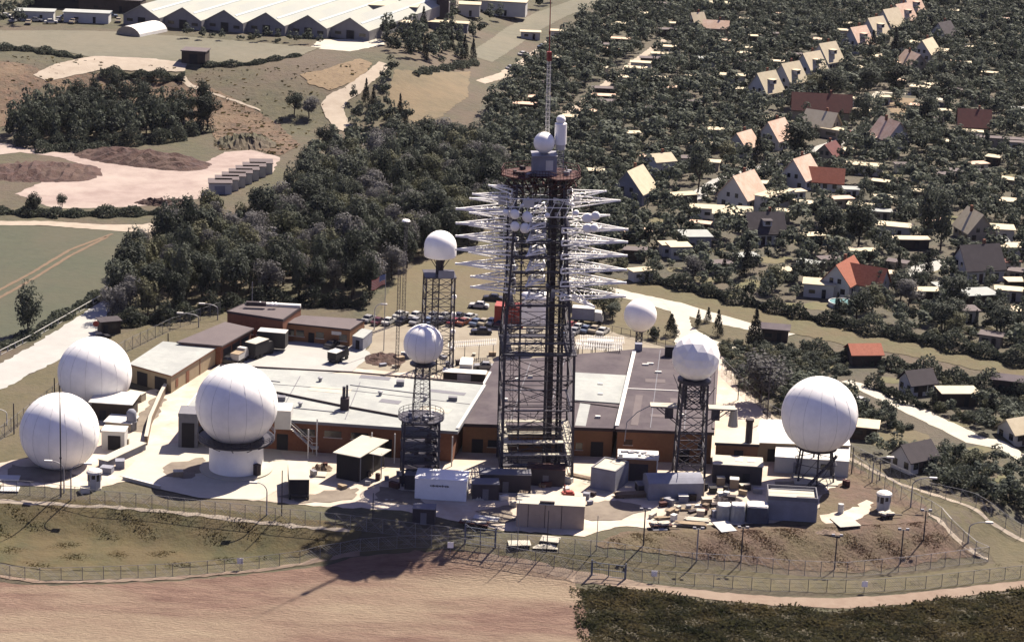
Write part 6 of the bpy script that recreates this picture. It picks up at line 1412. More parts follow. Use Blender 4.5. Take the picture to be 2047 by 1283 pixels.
# many more little huts scattered through the gardens
_hr = random.Random(11)
for (u, v) in ((1300, 232), (1340, 190), (1310, 262), (1262, 282), (1360, 332), (1290, 330), (1420, 340), (1560, 440), (1590, 400), (1700, 395), (1760, 380), (1800, 345), (1840, 400), (1890, 365), (1900, 300), (1985, 330), (2030, 300), (2035, 232), (1960, 210), (1980, 160), (2020, 120), (1940, 140), (1500, 110), (1450, 95), (1540, 80), (1350, 60), (1290, 40), (1330, 20), (1240, 60), (1190, 100), (1160, 150), (1100, 180), (1120, 130), (1960, 70), (2010, 50), (1620, 60), (1560, 40), (1480, 50), (1280, 560), (1440, 545), (1490, 530), (1560, 560), (1850, 600), (1980, 690), (2010, 640), (1760, 440), (1840, 430), (2030, 560), (1620, 545)):
    rm = _hr.choice(['cream_roof', 'cream_roof', 'cream_roof', 'mauve_roof', 'pink_roof', 'grey_roof']); p = P(u, v); hx, hy, hs = min(HOUSES, key=lambda h: (h[0]-p.x)**2+(h[1]-p.y)**2)
    w = hs.split()[:9]
    while w and w[-1].strip(',') in ('a', 'of', 'in', 'the', 'with', 'and', 'by', 'at', 'one', 'its', 'to', 'left', 'right', 'beside', 'behind', 'below', 'between', 'before', 'above', 'on', 'near'): w.pop()
    h2 = ' '.join(w).strip(','); rel = 'behind' if p.y > hy+6 else ('in front of' if p.y < hy-6 else ('left of' if p.x < hx else 'right of'))
    lb = f"tiny {dict(cream_roof='cream', mauve_roof='mauve', pink_roof='pinkish', grey_roof='grey')[rm]} roofed hut {rel} {'' if h2.startswith(('the ', 'a ')) else 'the '}{h2}"
    n_h = len(HOUSES); shed(u, v, _hr.uniform(3, 5.5), _hr.uniform(2.4, 3.4), 2.4, _hr.uniform(-25, 25), rm, ' '.join(lb.split()[:16]), _hr.choice(['house_white', 'shed_wood', 'house_cream']), name='garden_hut', cat='hut', group='tiny huts scattered through the gardens'); HOUSES.pop()
_k = 0
while _k < 46:
    u, v = _hr.uniform(1180, 2035), _hr.uniform(25, 640)**1.0
    if u < 1290 and v > 300 or v > 500 and u < 1400 or v > 430+.32*(u-1250): continue
    p = P(u, v)
    if any((p.x-h[0])**2+(p.y-h[1])**2 < 110 for h in HOUSES) or any((p.x-f[0])**2+(p.y-f[1])**2 < (f[2]+3)**2 for f in FOOT): continue
    hx, hy, hs = min(HOUSES, key=lambda h: (h[0]-p.x)**2+(h[1]-p.y)**2); w = hs.split()[:9]; _k += 1
    while w and w[-1].strip(',') in ('a', 'of', 'in', 'the', 'with', 'and', 'by', 'at', 'one', 'its', 'to', 'left', 'right', 'beside', 'behind', 'below', 'between', 'before', 'above', 'on', 'near'): w.pop()
    h2 = ' '.join(w).strip(','); rel = 'behind' if p.y > hy+6 else ('in front of' if p.y < hy-6 else ('left of' if p.x < hx else 'right of')); rm = _hr.choice(['cream_roof', 'cream_roof', 'cream_roof', 'pink_roof', 'mauve_roof'])
    shed(u, v, _hr.uniform(3, 6), _hr.uniform(2.4, 3.4), 2.4, _hr.uniform(-25, 25), rm, ' '.join(f"tiny {dict(cream_roof='cream', mauve_roof='mauve', pink_roof='pinkish')[rm]} roofed hut {rel} {'' if h2.startswith(('the ', 'a ')) else 'the '}{h2}".split()[:16]), _hr.choice(['house_white', 'shed_wood', 'house_cream']), name='garden_hut', cat='hut', group='tiny huts scattered through the gardens'); HOUSES.pop()
# garden pool
pl_ = thing('garden_pool', 'round white walled garden pool in front of the bright red roofed house', 'pool', P(1682, 612)); MB().lathe([(2.9, -.1), (2.9, 1.1), (2.7, 1.1), (2.7, .9)], 28, cap=False).build('rim', M['house_white'], pl_); MB().lathe([(2.7, .2), (2.7, .95)], 28).build('water', M['pool'], pl_)
# garages in a row on the tipped ground
for i in range(7):
    t = i/6; u, v = 440+t*82, 384-t*40
    p = P(u, v); root = thing('garage', ['white garage at the near end of the garage row', 'white garage second from the near end of the row', 'white garage third from the near end of the row', 'white garage in the middle of the row', 'white garage third from the far end of the row', 'white garage second from the far end of the row', 'dark sided garage at the far end of the row'][i], 'garage', p, R(8), 'row of garages on the sandy yard')
    MB().box((0, 0, 1.3), (5.6, 5.0, 2.8)).build('wall', M['house_white'], root); MB().box((0, 0, 2.8), (6.0, 5.3, .2)).build('roof', M['mauve_roof'], root); MB().box((-.1, -2.52, 1.05), (2.6, .08, 2.1)).build('door', M['blue_grey'], root); MB().box((2.82, 0, 1.2), (.06, 3.6, 2.2)).build('side_panel', M['dark' if i == 6 else 'house_white'], root); FOOT.append((p.x, p.y, 5))
bh = thing('field_hut', 'lone dark hut on the upper meadow', 'hut', P(391, 124), R(-6)); MB().box((0, 0, 1.7), (7.0, 5.5, 3.6)).build('wall', M['shed_wood'], bh); MB().box((0, 0, 3.6), (7.6, 6.1, .25)).build('roof', M['mauve_roof'], bh); MB().box((0, -2.78, 1.4), (2.4, .1, 2.6)).build('door', M['dark'], bh); FOOT.append((bh.location.x, bh.location.y, 7))
# greenhouse halls at the upper left: wide glass-white gables side by side
M['hall_wall'] = mat('hall_wall', (.42, .41, .42), (.34, .33, .35), .5)
def hall(u, v, rz, W, L, he, hr, label, group='white halls side by side at the top left'):
    p = P(u, v); root = thing('hall', label, 'hall', p, rz, group); x = W/2
    vs = [(-x, 0, -.3), (x, 0, -.3), (x, L, -.3), (-x, L, -.3), (-x, 0, he), (x, 0, he), (x, L, he), (-x, L, he), (0, 0, hr), (0, L, hr)]
    MB().add(vs, [(3, 2, 1, 0), (1, 2, 6, 5), (3, 0, 4, 7), (0, 1, 5, 8, 4), (2, 3, 7, 9, 6)]).build('wall', M['hall_wall'], root)
    mb = MB()
    for s in (-1, 1):
        a = [(s*(x-.02), -.5, he+.02), (0, -.5, hr+.02), (0, L+.5, hr+.02), (s*(x-.02), L+.5, he+.02)]; mb.hexa(a, [(i, j, k+.2) for i, j, k in a])
    rf = mb.build('roof', M['hall_roof'], root)
    for i, y in enumerate(np.linspace(L*.15, L*.9, 5)):
        pass
    mb = MB(); sl = (hr-he)/x
    for s in (-1, 1): mb.hexa([(s*x*.45, 1, hr-sl*x*.45+.23), (s*x*.55, 1, hr-sl*x*.55+.23), (s*x*.55, L-1, hr-sl*x*.55+.23), (s*x*.45, L-1, hr-sl*x*.45+.23)], [(s*x*.45, 1, hr-sl*x*.45+.33), (s*x*.55, 1, hr-sl*x*.55+.33), (s*x*.55, L-1, hr-sl*x*.55+.33), (s*x*.45, L-1, hr-sl*x*.45+.33)])
    mb.build('skylight', M['hall_light'], rf); mb = MB()
    MB().box((0, -.05, 1.4), (W*.2, .12, 2.8)).build('door', M['dark'], root)
    for o in (-.32, .32): MB().box((o*W, -.05, 1.7), (W*.16, .1, .9)).build('window', M['glass'], root)
M['hall_roof'] = mat('hall_roof', (.60, .61, .54), (.55, .56, .50), .15, big=(.46, .50, .49), bigscale=.06, bigamt=.5); M['hall_light'] = mat('hall_rooflight', (.42, .50, .52), (.38, .46, .48), .3, rough=.4)
az = R(-24); a0 = P(262, 62)
names = ['first', 'second', 'third', 'fourth', 'fifth', 'sixth']
fr = [(283, 53), (360, 55), (444, 60), (530, 66), (618, 72), (700, 79)]
pa, pb = P(*fr[0]), P(*fr[-1]); d = (pb-pa); ang = math.atan2(d.y, d.x); ang = R(-20); W_ = (d/5).dot(Vector((math.cos(ang), math.sin(ang), 0)))
for i in range(6):
    q = pa + d*(i/5); uu = proj(G(q.x, q.y)); hall(uu[0], uu[1], ang, W_, 66, 3.0, 6.6, f'white roofed hall with a grey gable, {names[i]} of six from the left')
for i, (u, v, lb) in enumerate(((560, 14, 'white roofed hall in the back row at the top, left one'), (655, 12, 'white roofed hall in the back row at the top, middle one'), (745, 14, 'white roofed hall in the back row at the top, right one'))): hall(u, v, ang, W_, 55, 3.5, 7.2, lb, 'white halls at the very top')
barn = thing('barrel_barn', 'bright white round-roofed barn in front of the white halls', 'barn', P(284, 66), R(62)); mb = MB(); n = 10
prof = [(-4.5*math.cos(math.pi*i/n), 2.9*math.sin(math.pi*i/n)) for i in range(n+1)]; vs = [(-7, y, z) for y, z in prof]+[(7, y, z) for y, z in prof]
mb.add(vs, [(i, i+1, n+2+i, n+1+i) for i in range(n)]).build('shell', M['white_paint'], barn); mb = MB().add(vs, [tuple(range(n, -1, -1)), tuple(range(n+1, 2*n+2))]).build('end_wall', M['house_cream'], barn)
for (u, v, L, W, H, rz, rm, wm, lb) in ((130, 14, 24, 7, 4.5, -3, 'cream_roof', 'dark', 'long dark open barn with a cream roof at the top left corner'), (225, 20, 20, 9, 4, -3, 'mauve_roof', 'shed_wood', 'dark barn behind the vehicle park at the top left'), (70, 40, 12, 5, 3, 4, 'grey_roof', 'house_white', 'low white building at the left top edge behind the meadow'), (175, 44, 14, 5, 3.2, 0, 'grey_roof', 'house_white', 'low white building between the parked wagons and the halls'), (786, 40, 16, 8, 5, -4, 'cream_roof', 'fascia_grey', 'grey building with a cream roof right of the white halls'), (855, 12, 20, 10, 6, -4, 'cream_roof', 'house_cream', 'pale wide building at the top right of the halls'), (990, 28, 22, 7, 5, -6, 'cream_roof', 'house_white', 'long white building at the top behind the meadow strip'), (880, 62, 18, 4, 3, -4, 'cream_roof', 'fascia_grey', 'low grey shed among trees right of the halls'), (800, 62, 10, 4, 3, -4, 'cream_roof', 'house_white', 'low pale shed by the last white hall'), (930, 30, 10, 6, 4, 0, 'cream_roof', 'house_white', 'small pale building at the top between dark trees'), (1446, 22, 10, 5, 3, 4, 'cream_roof', 'house_cream', 'pale building far back among trees at the top')):
    shed(u, v, L, W, H, rz, rm, lb, wm, name='farm_building', cat='building', group='low buildings at the top of the picture')
tw_ = thing('silo_tower', 'dark square tower at the top behind the halls', 'tower', P(884, 52)); MB().box((0, 0, 8), (4, 4, 16.4)).build('wall', M['fascia'], tw_); MB().box((0, 0, 16.4), (4.4, 4.4, .4)).build('roof', M['mauve_roof'], tw_); MB().box((0, -2.02, 12), (1, .08, 2)).build('window', M['glass'], tw_)
for i in range(16):
    u = 12+i*15; v = 36+(i*37 % 14)
    c = ['white', 'silver', 'blue', 'beige', 'white', 'dark'][i % 6]
    car(u, v, c, [0, 80, 15, 95][i % 4], f'{dict(white="white", silver="silver", blue="blue grey", beige="beige", dark="dark")[c]} vehicle in the crowded vehicle park at the top left, behind the meadow', 'vehicles in the park at the top left')
for u, v, c, lb in ((1046, 112, 'white', 'white car on the sandy allotment path, upper'), (1022, 140, 'silver', 'silver car on the sandy allotment path, lower'), (1085, 97, 'blue', 'blue grey car at the top end of the allotment path'), (1697, 272, 'red', 'red car at the end of the street'), (1690, 802, 'red', 'red car hidden in the gardens by the willow'), (1720, 808, 'white', 'white car in the gardens by the willow')): car(u, v, c, 50, lb, 'cars among the gardens')
# ---------------------------------------------------------------- trees, shrubs and ground plants
def crown_template(seed, nclump, nleaf, size, shape='round'):
    """leaf clusters spread through a crown of unit radius and unit height, base at z = 0.16"""
    r = np.random.RandomState(seed); V = []
    cs = []
    while len(cs) < nclump:
        c = r.uniform(-1, 1, 3)
        if shape == 'round':
            if np.linalg.norm(c) > 1: continue
            c = c*np.array([.66, .66, .30])+np.array([0, 0, .60]); cr = r.uniform(.24, .42)
        elif shape == 'tall':
            if np.linalg.norm(c) > 1: continue
            c = c*np.array([.5, .5, .40])+np.array([0, 0, .56]); cr = r.uniform(.28, .46)
        elif shape == 'shrub':
            if np.linalg.norm(c) > 1: continue
            c = c*np.array([.7, .7, .3])+np.array([0, 0, .45]); cr = r.uniform(.28, .45)
        else:   # cone
            z = r.uniform(0, 1)**1.3; a = r.uniform(0, 6.283); rr = (1-z)*.62; c = np.array([math.cos(a)*rr, math.sin(a)*rr, .12+z*.84]); cr = .12+.26*(1-z)
        cs.append((c, cr))
    for c, cr in cs:
        d = r.normal(size=(nleaf, 3)); d /= np.linalg.norm(d, axis=1)[:, None]
        rad = cr*r.uniform(.74, 1.10, (nleaf, 1))
        p = c+d*rad*np.array([1, 1, {'cone': .34, 'shrub': .8}.get(shape, .44)])
        nrm = d+r.normal(size=(nleaf, 3))*.34+np.array([0, 0, .25]); nrm /= np.linalg.norm(nrm, axis=1)[:, None]
        t = np.cross(nrm, r.normal(size=(nleaf, 3))); t /= np.linalg.norm(t, axis=1)[:, None]+1e-9
        b = np.cross(nrm, t); s = size*r.uniform(.6, 1.3, (nleaf, 1))
        zs = np.array([1, 1, .85 if shape == 'shrub' else .42])
        q = np.stack([p+t*s*zs, p+b*s*zs*.8, p-t*s*zs, p-b*s*zs*.8], 1); V.append(q)
    return np.concatenate(V, 0).reshape(-1, 3)
def np_mesh(name, v, m, tint=None):
    n = len(v)//4; me = bpy.data.meshes.new(name); me.vertices.add(len(v)); me.vertices.foreach_set('co', v.astype(np.float32).ravel())
    me.loops.add(len(v)); me.loops.foreach_set('vertex_index', np.arange(len(v), dtype=np.int32)); me.polygons.add(n)
    me.polygons.foreach_set('loop_start', np.arange(0, len(v), 4, dtype=np.int32)); me.polygons.foreach_set('loop_total', np.full(n, 4, dtype=np.int32))
    me.update(calc_edges=True); me.materials.append(m)
    if tint is not None:
        a = me.attributes.new('tint', 'FLOAT', 'FACE'); a.data.foreach_set('value', tint.astype(np.float32))
    return me
def trunk_mesh(name, seed, h=.62, r0=.055, limbs=4):
    r = random.Random(seed); mb = MB(); lean = Vector((r.uniform(-.05, .05), r.uniform(-.05, .05), 0)); top = Vector((0, 0, h))+lean*2
    mb.beam((0, 0, -.03), lean+Vector((0, 0, h*.45)), r0, 7, r0*.75); mb.beam(lean+Vector((0, 0, h*.45)), top, r0*.75, 7, r0*.35)
    for i in range(limbs):
        a = 6.283*i/limbs+r.uniform(-.5, .5); z = h*r.uniform(.4, .7); b = Vector((math.cos(a)*.42, math.sin(a)*.42, z+.2)); mb.beam(lean+Vector((0, 0, z)), b, r0*.5, 5, r0*.15)
    me = bpy.data.meshes.new(name); me.from_pydata(mb.v, [], mb.f); me.materials.append(M['bark']); return me
# templates: crown mesh and trunk mesh per kind
TPL = {}
for i in range(4): TPL['dark', i] = (np_mesh('broadleaf_crown', crown_template(10+i, 19, 120, .056), M['leaf']), trunk_mesh('broadleaf_trunk', i))
for i in range(2): TPL['olive', i] = (np_mesh('olive_crown', crown_template(20+i, 18, 120, .056), M['leaf_olive']), trunk_mesh('olive_trunk', 10+i))
for i in range(2): TPL['grey', i] = (np_mesh('grey_crown', crown_template(30+i, 20, 120, .052), M['leaf_grey']), trunk_mesh('grey_trunk', 20+i))
for i in range(2): TPL['tall', i] = (np_mesh('tall_crown', crown_template(40+i, 18, 110, .060, 'tall'), M['leaf']), trunk_mesh('tall_trunk', 30+i))
for i in range(2): TPL['conifer', i] = (np_mesh('conifer_crown', crown_template(50+i, 70, 26, .06, 'cone'), M['needle']), trunk_mesh('conifer_trunk', 40+i, .9, .035, 0))
for i in range(3): TPL['shrub', i] = (np_mesh('shrub_foliage', crown_template(60+i, 10, 80, .085, 'shrub'), M['leaf' if i < 2 else 'leaf_olive']), trunk_mesh('shrub_stem', 50+i, .4, .05, 3))
PLANTED = []
_cell = {}
def clear(x, y, r, gap=.72):
    for fx, fy, fr in FOOT_NEAR(x, y):
        if (x-fx)**2+(y-fy)**2 < (fr+r*.55)**2: return False
    for (px, py, pr) in near_planted(x, y):
        if (x-px)**2+(y-py)**2 < ((r+pr)*gap)**2: return False
    return True
_fcell = {}
for f in FOOT: _fcell.setdefault((int(f[0]//16), int(f[1]//16)), []).append(f)
def FOOT_NEAR(x, y):
    cx, cy = int(x//16), int(y//16)
    for i in (-1, 0, 1):
        for j in (-1, 0, 1): yield from _fcell.get((cx+i, cy+j), ())
def near_planted(x, y):
    cx, cy = int(x//8), int(y//8)
    for i in (-1, 0, 1):
        for j in (-1, 0, 1): yield from _cell.get((cx+i, cy+j), ())
def mark(x, y, r): _cell.setdefault((int(x//8), int(y//8)), []).append((x, y, r))
# strips kept free of planting (roads, paths, lawns), in photograph pixels
def band(px, w):
    q = [P(u, v) for u, v in px]
    for a, b in zip(q[:-1], q[1:]):
        n = max(1, int((b-a).length/(w*.7)))
        for i in range(n+1):
            e = a.lerp(b, i/n); f = (e.x, e.y, w*.5); FOOT.append(f); _fcell.setdefault((int(f[0]//16), int(f[1]//16)), []).append(f)
band([(1380, 400), (1440, 362), (1530, 335), (1600, 312), (1690, 280), (1720, 262)], 5)
band([(1130, 232), (1165, 205), (1200, 178), (1262, 130), (1330, 80)], 3.4)
band([(960, 165), (1010, 150), (1050, 128), (1080, 105), (1130, 60)], 5)
band([(1765, 558), (1830, 540), (1895, 520)], 9)
band([(1690, 762), (1760, 790), (1830, 822), (1950, 880), (2090, 945)], 6)
band([(1690, 240), (1760, 185), (1830, 190), (1900, 203)], 4)
band([(1768, 200), (1828, 203)], 9); band([(1775, 218), (1818, 222)], 8); band([(1780, 236), (1812, 240)], 7); band([(1788, 254), (1806, 258)], 6)
band([(770, 128), (742, 152), (705, 182), (674, 198), (664, 215), (672, 236), (690, 256), (720, 272)], 7)
band([(1750, 882), (1858, 884)], 11)
band([(960, 118), (1040, 62), (1100, 30), (1185, 0)], 13)
for u, v in ((1430, 500), (1620, 480), (1580, 610), (1640, 612), (1800, 620), (1740, 640), (1500, 570), (1450, 590), (1850, 540), (1900, 440), (1700, 430), (1550, 520), (1350, 540), (1780, 350), (1850, 320), (1980, 240), (2000, 350), (1420, 240), (1300, 300), (1560, 240), (1330, 440), (1660, 470), (1780, 760), (1900, 850), (1960, 900)):
    band([(u-14, v), (u+14, v+4)], 5); band([(u-8, v+16), (u+8, v+18)], 4)
SEG = [(P(*a), P(*b)) for a, b in (((1230, 568), (1330, 590)), ((1330, 590), (1500, 632)), ((1500, 632), (1700, 676)), ((1700, 676), (1900, 714)), ((1900, 714), (2110, 762)))]
for a, b in SEG: band([proj(a)[:2], proj(b)[:2]], 13)
GROUPNO = {}
def plant(kind, x, y, r, h, label, group, name):
    n = sum(1 for k in TPL if k[0] == kind); i = random.randrange(n); cm, tm_ = TPL[kind, i]
    root = thing(name, label, 'shrub' if name == 'shrub' else 'tree', G(x, y, -.05), random.uniform(0, 6.28), group)
    c = bpy.data.objects.new('foliage' if name == 'shrub' else 'crown', cm); COL.objects.link(c); c.parent = root; c.scale = (r, r, h)
    t = bpy.data.objects.new('stem' if name == 'shrub' else 'trunk', tm_); COL.objects.link(t); t.parent = root; t.scale = (r, r, h)
    mark(x, y, r); return root
FAR = []     # far trees that go into the one mass
COUNT = {'broadleaf': 0, 'conifer': 0, 'shrub': 0}
def region(px, tries, rr, hh, kinds, labels, group, gap=.72, mass=None, world=None, squash=1.0):
    """scatter trees inside a pixel outline; mass: rows above this row of the photograph join the far mass"""
    poly = [(q.x, q.y) for q in (P(u, v) for u, v in px)]
    xs = [p[0] for p in poly]; ys = [p[1] for p in poly]
    for _ in range(tries):
        x, y = random.uniform(min(xs), max(xs)), random.uniform(min(ys), max(ys))
        if not inside(x, y, poly): continue
        r = random.uniform(*rr)
        if not clear(x, y, r, gap): continue
        h = (r-rr[0])/(rr[1]-rr[0]+1e-6)*(hh[1]-hh[0])*.7+hh[0]+random.uniform(0, .3)*(hh[1]-hh[0])
        kind = random.choices([k for k, w in kinds], [w for k, w in kinds])[0]
        if kind == 'conifer': r *= .55; h *= 1.15
        if kind == 'tall': h *= 1.15; r *= .85
        if kind == 'shrub': r *= .7; h = r*1.15
        if mass is not None and mass(x, y, kind):
            FAR.append((x, y, r, h, kind)); mark(x, y, r); continue
        PENDING.append((x, y, r, h, kind, labels, group)); mark(x, y, r)
PENDING = []
def single(u, v, r, h, kind, label, group=None):
    p = P(u, v); plant(kind, p.x, p.y, r, h, label, group, 'conifer_tree' if kind == 'conifer' else ('shrub' if kind == 'shrub' else 'broadleaf_tree')); COUNT['shrub' if kind == 'shrub' else ('conifer' if kind == 'conifer' else 'broadleaf')] += 1
# named single plants
single(57, 668, 3.6, 11, 'tall', 'dark dense tree standing alone between the green field and the left road')
single(68, 428, 2.6, 5.5, 'dark', 'small dark tree at the front of the sandy yard, left of two'); single(124, 415, 1.9, 3.6, 'dark', 'small dark tree at the front of the sandy yard, right of two')
single(588, 232, 3.6, 7, 'dark', 'dark tree of a pair on the hillside, left one'); single(618, 236, 3.8, 6.5, 'grey', 'grey green tree of a pair on the hillside, right one')
single(1520, 805, 6.2, 11.5, 'grey', 'big grey green willow just outside the right fence')
single(1395, 655, 1.0, 4.2, 'conifer', 'little spruce on the green island at the junction, left of three'); single(1415, 645, 1.1, 3.6, 'conifer', 'little spruce on the green island at the junction, middle of three'); single(1434, 672, 1.5, 6, 'conifer', 'little spruce on the green island at the junction, right and tallest of three')
single(1341, 672, 2.0, 5, 'conifer', 'dark spruce between the post radome and the road junction'); single(1508, 690, 2.2, 8, 'conifer', 'dark spruce beside the mauve shed by the access road'); single(1306, 678, 1.6, 3.2, 'shrub', 'round bush at the foot of the post radome')
single(1205, 628, 4.6, 6.5, 'olive', 'large dark bush behind the box truck'); single(1170, 612, 4.4, 7, 'dark', 'broad dark tree behind the lattice tower beside the box truck'); single(1225, 640, 2.6, 4, 'dark', 'small dark tree right of the box truck')
single(1712, 640, 3.6, 7, 'dark', 'dark round tree on a bare trunk in front of the bright red roofed house')
for u, v, r, h, k, lb in ((1625, 205, 5.2, 10, 'olive', 'big olive tree behind the long maroon roof, left of the round row'), (1660, 208, 5.0, 11, 'dark', 'big dark tree behind the long maroon roof beside the olive one'), (1735, 200, 5.5, 11, 'dark', 'round dark tree left of the sandy garden, upper'), (1785, 196, 5.0, 11, 'dark', 'round dark tree behind the sandy garden'), (1722, 262, 4.0, 11, 'dark', 'tall dark tree left of the sandy garden, lower'), (1850, 262, 4.8, 11, 'dark', 'tall dark tree right of the sandy garden'), (1890, 205, 5.6, 10, 'dark', 'broad dark tree behind the narrow cream roof at the right'), (1786, 130, 2.6, 13, 'conifer', 'dark slim poplar between the slanting cream roofs'), (1742, 118, 2.4, 10, 'conifer', 'dark slim conifer before the fifth row house'), (1595, 325, 5.6, 12, 'dark', 'large dark tree in front of the half hidden gabled house'), (1512, 345, 2.2, 12, 'conifer', 'tall slim dark conifer beside the small pink roofed house'), (1450, 330, 4.0, 7, 'olive', 'round olive tree in front of the small pink roofed house'), (1395, 385, 4.6, 13, 'dark', 'tall dark tree left of the house with the long white annex'), (1655, 505, 5.2, 12, 'dark', 'tall dark tree group behind the bright red roofed house, left'), (1715, 500, 5.4, 13, 'dark', 'tall dark tree group behind the bright red roofed house, right'), (1880, 500, 4.6, 14, 'tall', 'very tall dark tree left of the steep cream roof'), (1855, 470, 4.4, 13, 'tall', 'very tall dark tree behind the low cream carport')): single(u, v, r, h, k, lb)
# hedges along the grass strip: each a long thing of its own
def hedge(px, w, h, label, seed, m='leaf', group='hedges along the grass strip'):
    r = np.random.RandomState(seed); q = [P(u, v) for u, v in px]; V = []; L = 0; o0 = q[0]
    for a, b in zip(q[:-1], q[1:]):
        n = int((b-a).length*w*60); t = r.uniform(0, 1, n); d = np.array(b-a); nn = np.array([-d[1], d[0], 0])/np.linalg.norm(d[:2])
        s = (b-a).length; wob = 1+.35*np.sin(t*s*.9+seed)+.25*np.sin(t*s*.37+2*seed)
        th = r.uniform(-.25, math.pi+.25, n); p = np.array(a-o0)[None]+d[None]*t[:, None]+nn[None]*(np.cos(th)*w/2*r.uniform(.6, 1.1, n)*wob)[:, None]; p[:, 2] += np.maximum(.05, np.sin(th)*h*r.uniform(.55, 1.1, n)*wob)
        nrm = r.normal(size=(n, 3))+np.array([0, 0, .6]); nrm /= np.linalg.norm(nrm, axis=1)[:, None]; tt = np.cross(nrm, r.normal(size=(n, 3))); tt /= np.linalg.norm(tt, axis=1)[:, None]; bb = np.cross(nrm, tt); sz = r.uniform(.13, .30, (n, 1))
        V.append(np.stack([p+tt*sz, p+bb*sz*.8, p-tt*sz, p-bb*sz*.8], 1)); L += s
        for i in range(int(s/3)):
            e = a.lerp(b, i*3/s); mark(e.x, e.y, w*.6)
    me = np_mesh('hedge', np.concatenate(V, 0).reshape(-1, 3), M[m]); o = bpy.data.objects.new('hedge', me); COL.objects.link(o); o.location = o0
    tag(o, label, 'hedge', group)
hedge([(1290, 562), (1360, 576), (1490, 609)], 4.0, 2.6, 'dark hedge along the far edge of the grass strip, left stretch', 1)
hedge([(1495, 610), (1600, 635), (1690, 654)], 3.6, 2.2, 'dark hedge along the far edge of the grass strip, below the bright red roof', 2)
hedge([(1695, 656), (1860, 688), (2100, 742)], 4.6, 2.8, 'dark hedge along the far edge of the grass strip, right stretch', 3)
hedge([(1600, 700), (1690, 718), (1750, 730)], 3.6, 2.4, 'dark hedge along the near edge of the grass strip, left stretch', 4); hedge([(1755, 732), (1880, 756), (2100, 804)], 4.0, 2.6, 'dark hedge along the near edge of the grass strip, right stretch', 5)
hedge([(1758, 545), (1820, 530), (1870, 516)], 2.2, 1.8, 'clipped dark hedge along the driveway', 6); hedge([(1740, 770), (1800, 800), (1850, 818)], 2.6, 1.6, 'low dark hedge on the far side of the garden track', 7)
hedge([(1870, 940), (1960, 985), (2080, 1010)], 6.0, 2.6, 'wide dark hedge outside the right fence below the white cabin', 8)
hedge([(-30, 98), (60, 102), (160, 118)], 3.5, 1.3, 'low dark hedge on the meadow at the left frame edge', 9, group='hedges on the left hill'); hedge([(200, 152), (290, 158), (370, 160)], 5, 2.2, 'dark scrub along the edge of the hill track', 10, group='hedges on the left hill'); hedge([(-30, 425), (120, 432), (320, 428)], 4.5, 1.6, 'dark scrub between the sandy yard and the pale farm track', 11, group='hedges on the left hill'); hedge([(400, 132), (500, 130), (600, 112)], 2.5, 1.0, 'thin dark scrub along the meadow edge beside the lone hut', 12, group='hedges on the left hill')
hedge([(70, 300), (140, 300), (220, 296)], 6, 1.6, 'dull scrub between the black thicket and the rust brown heaps', 13, group='hedges on the left hill')
hedge([(-30, 712), (60, 672), (130, 630), (205, 590)], 3.0, 1.0, 'rough weeds along the guard rail of the left road', 14, group='hedges on the left hill')
hedge([(830, 150), (900, 138), (950, 128)], 3.0, 1.4, 'dark scrub along the top of the dry meadow', 15, group='hedges on the left hill')
# the thickets
hedge([(28, 291), (120, 295), (230, 291), (330, 285), (412, 260)], 4.5, 3.6, 'dense dark undergrowth along the foot of the black thicket', 16, group='hedges on the left hill')
hedge([(228, 652), (340, 643), (430, 621), (520, 607), (640, 609), (735, 615)], 4.0, 3.0, 'dense dark undergrowth along the foot of the grove behind the brick blocks', 17, group='hedges on the left hill')
single(300, 225, 2, 3, 'shrub', 'lone shrub on the slope above the black thicket')
region([(20, 292), (120, 296), (230, 292), (330, 286), (420, 262), (425, 240), (330, 236), (180, 225), (60, 240), (20, 262)], 2200, (2.6, 4.4), (7, 11.5), [('dark', 6), ('tall', 4)], ['dark tree in the black thicket below the meadow'], 'trees of the black thicket', gap=.46)
grove = [(222, 650), (270, 648), (340, 640), (430, 618), (520, 604), (640, 606), (735, 612), (760, 582), (800, 548), (850, 520), (905, 502), (960, 498), (985, 470), (985, 420), (955, 360), (900, 350), (800, 372), (690, 356), (610, 396), (560, 445), (480, 474), (400, 462), (340, 500), (290, 530), (240, 580)]
region(grove, 5200, (3.0, 5.2), (8, 13.5), [('dark', 5), ('olive', 4), ('grey', 3.2), ('tall', 1.2)], ['tall leafy tree of the dense grove behind the station'], 'trees of the dense grove', gap=.55)
region([(600, 372), (625, 390), (690, 356), (800, 372), (900, 350), (955, 360), (985, 420), (1000, 350), (960, 300), (880, 290), (760, 300), (690, 290), (630, 330)], 1500, (2.6, 4.4), (7, 11), [('dark', 5), ('olive', 1.5), ('grey', 2)], ['leafy tree on the back edge of the grove below the dry meadow'], 'trees on the back edge of the grove', gap=.58)
region([(700, 240), (690, 215), (720, 190), (760, 150), (770, 120), (790, 135), (780, 180), (790, 225), (840, 250), (810, 265), (740, 260)], 420, (1.8, 3.2), (4, 8), [('dark', 4), ('conifer', 2), ('shrub', 2)], ['dark tree between the winding path and the dry meadow'], 'trees along the winding path', gap=.75)
region([(765, 95), (770, 60), (850, 68), (920, 80), (960, 70), (1000, 95), (950, 125), (870, 130), (800, 120)], 700, (2.2, 4.0), (5, 9), [('dark', 5), ('tall', 2), ('conifer', 1), ('shrub', 1)], ['dark tree behind the dry meadow right of the white halls'], 'trees right of the white halls', gap=.62)
region([(770, 50), (830, 52), (940, 55), (1030, 50), (1100, 18), (1160, 0), (1010, 0), (900, 10), (800, 20)], 300, (2.2, 4.2), (5, 9), [('dark', 5), ('tall', 2)], ['dark tree at the top edge between pale buildings'], 'trees at the top edge', gap=.8)
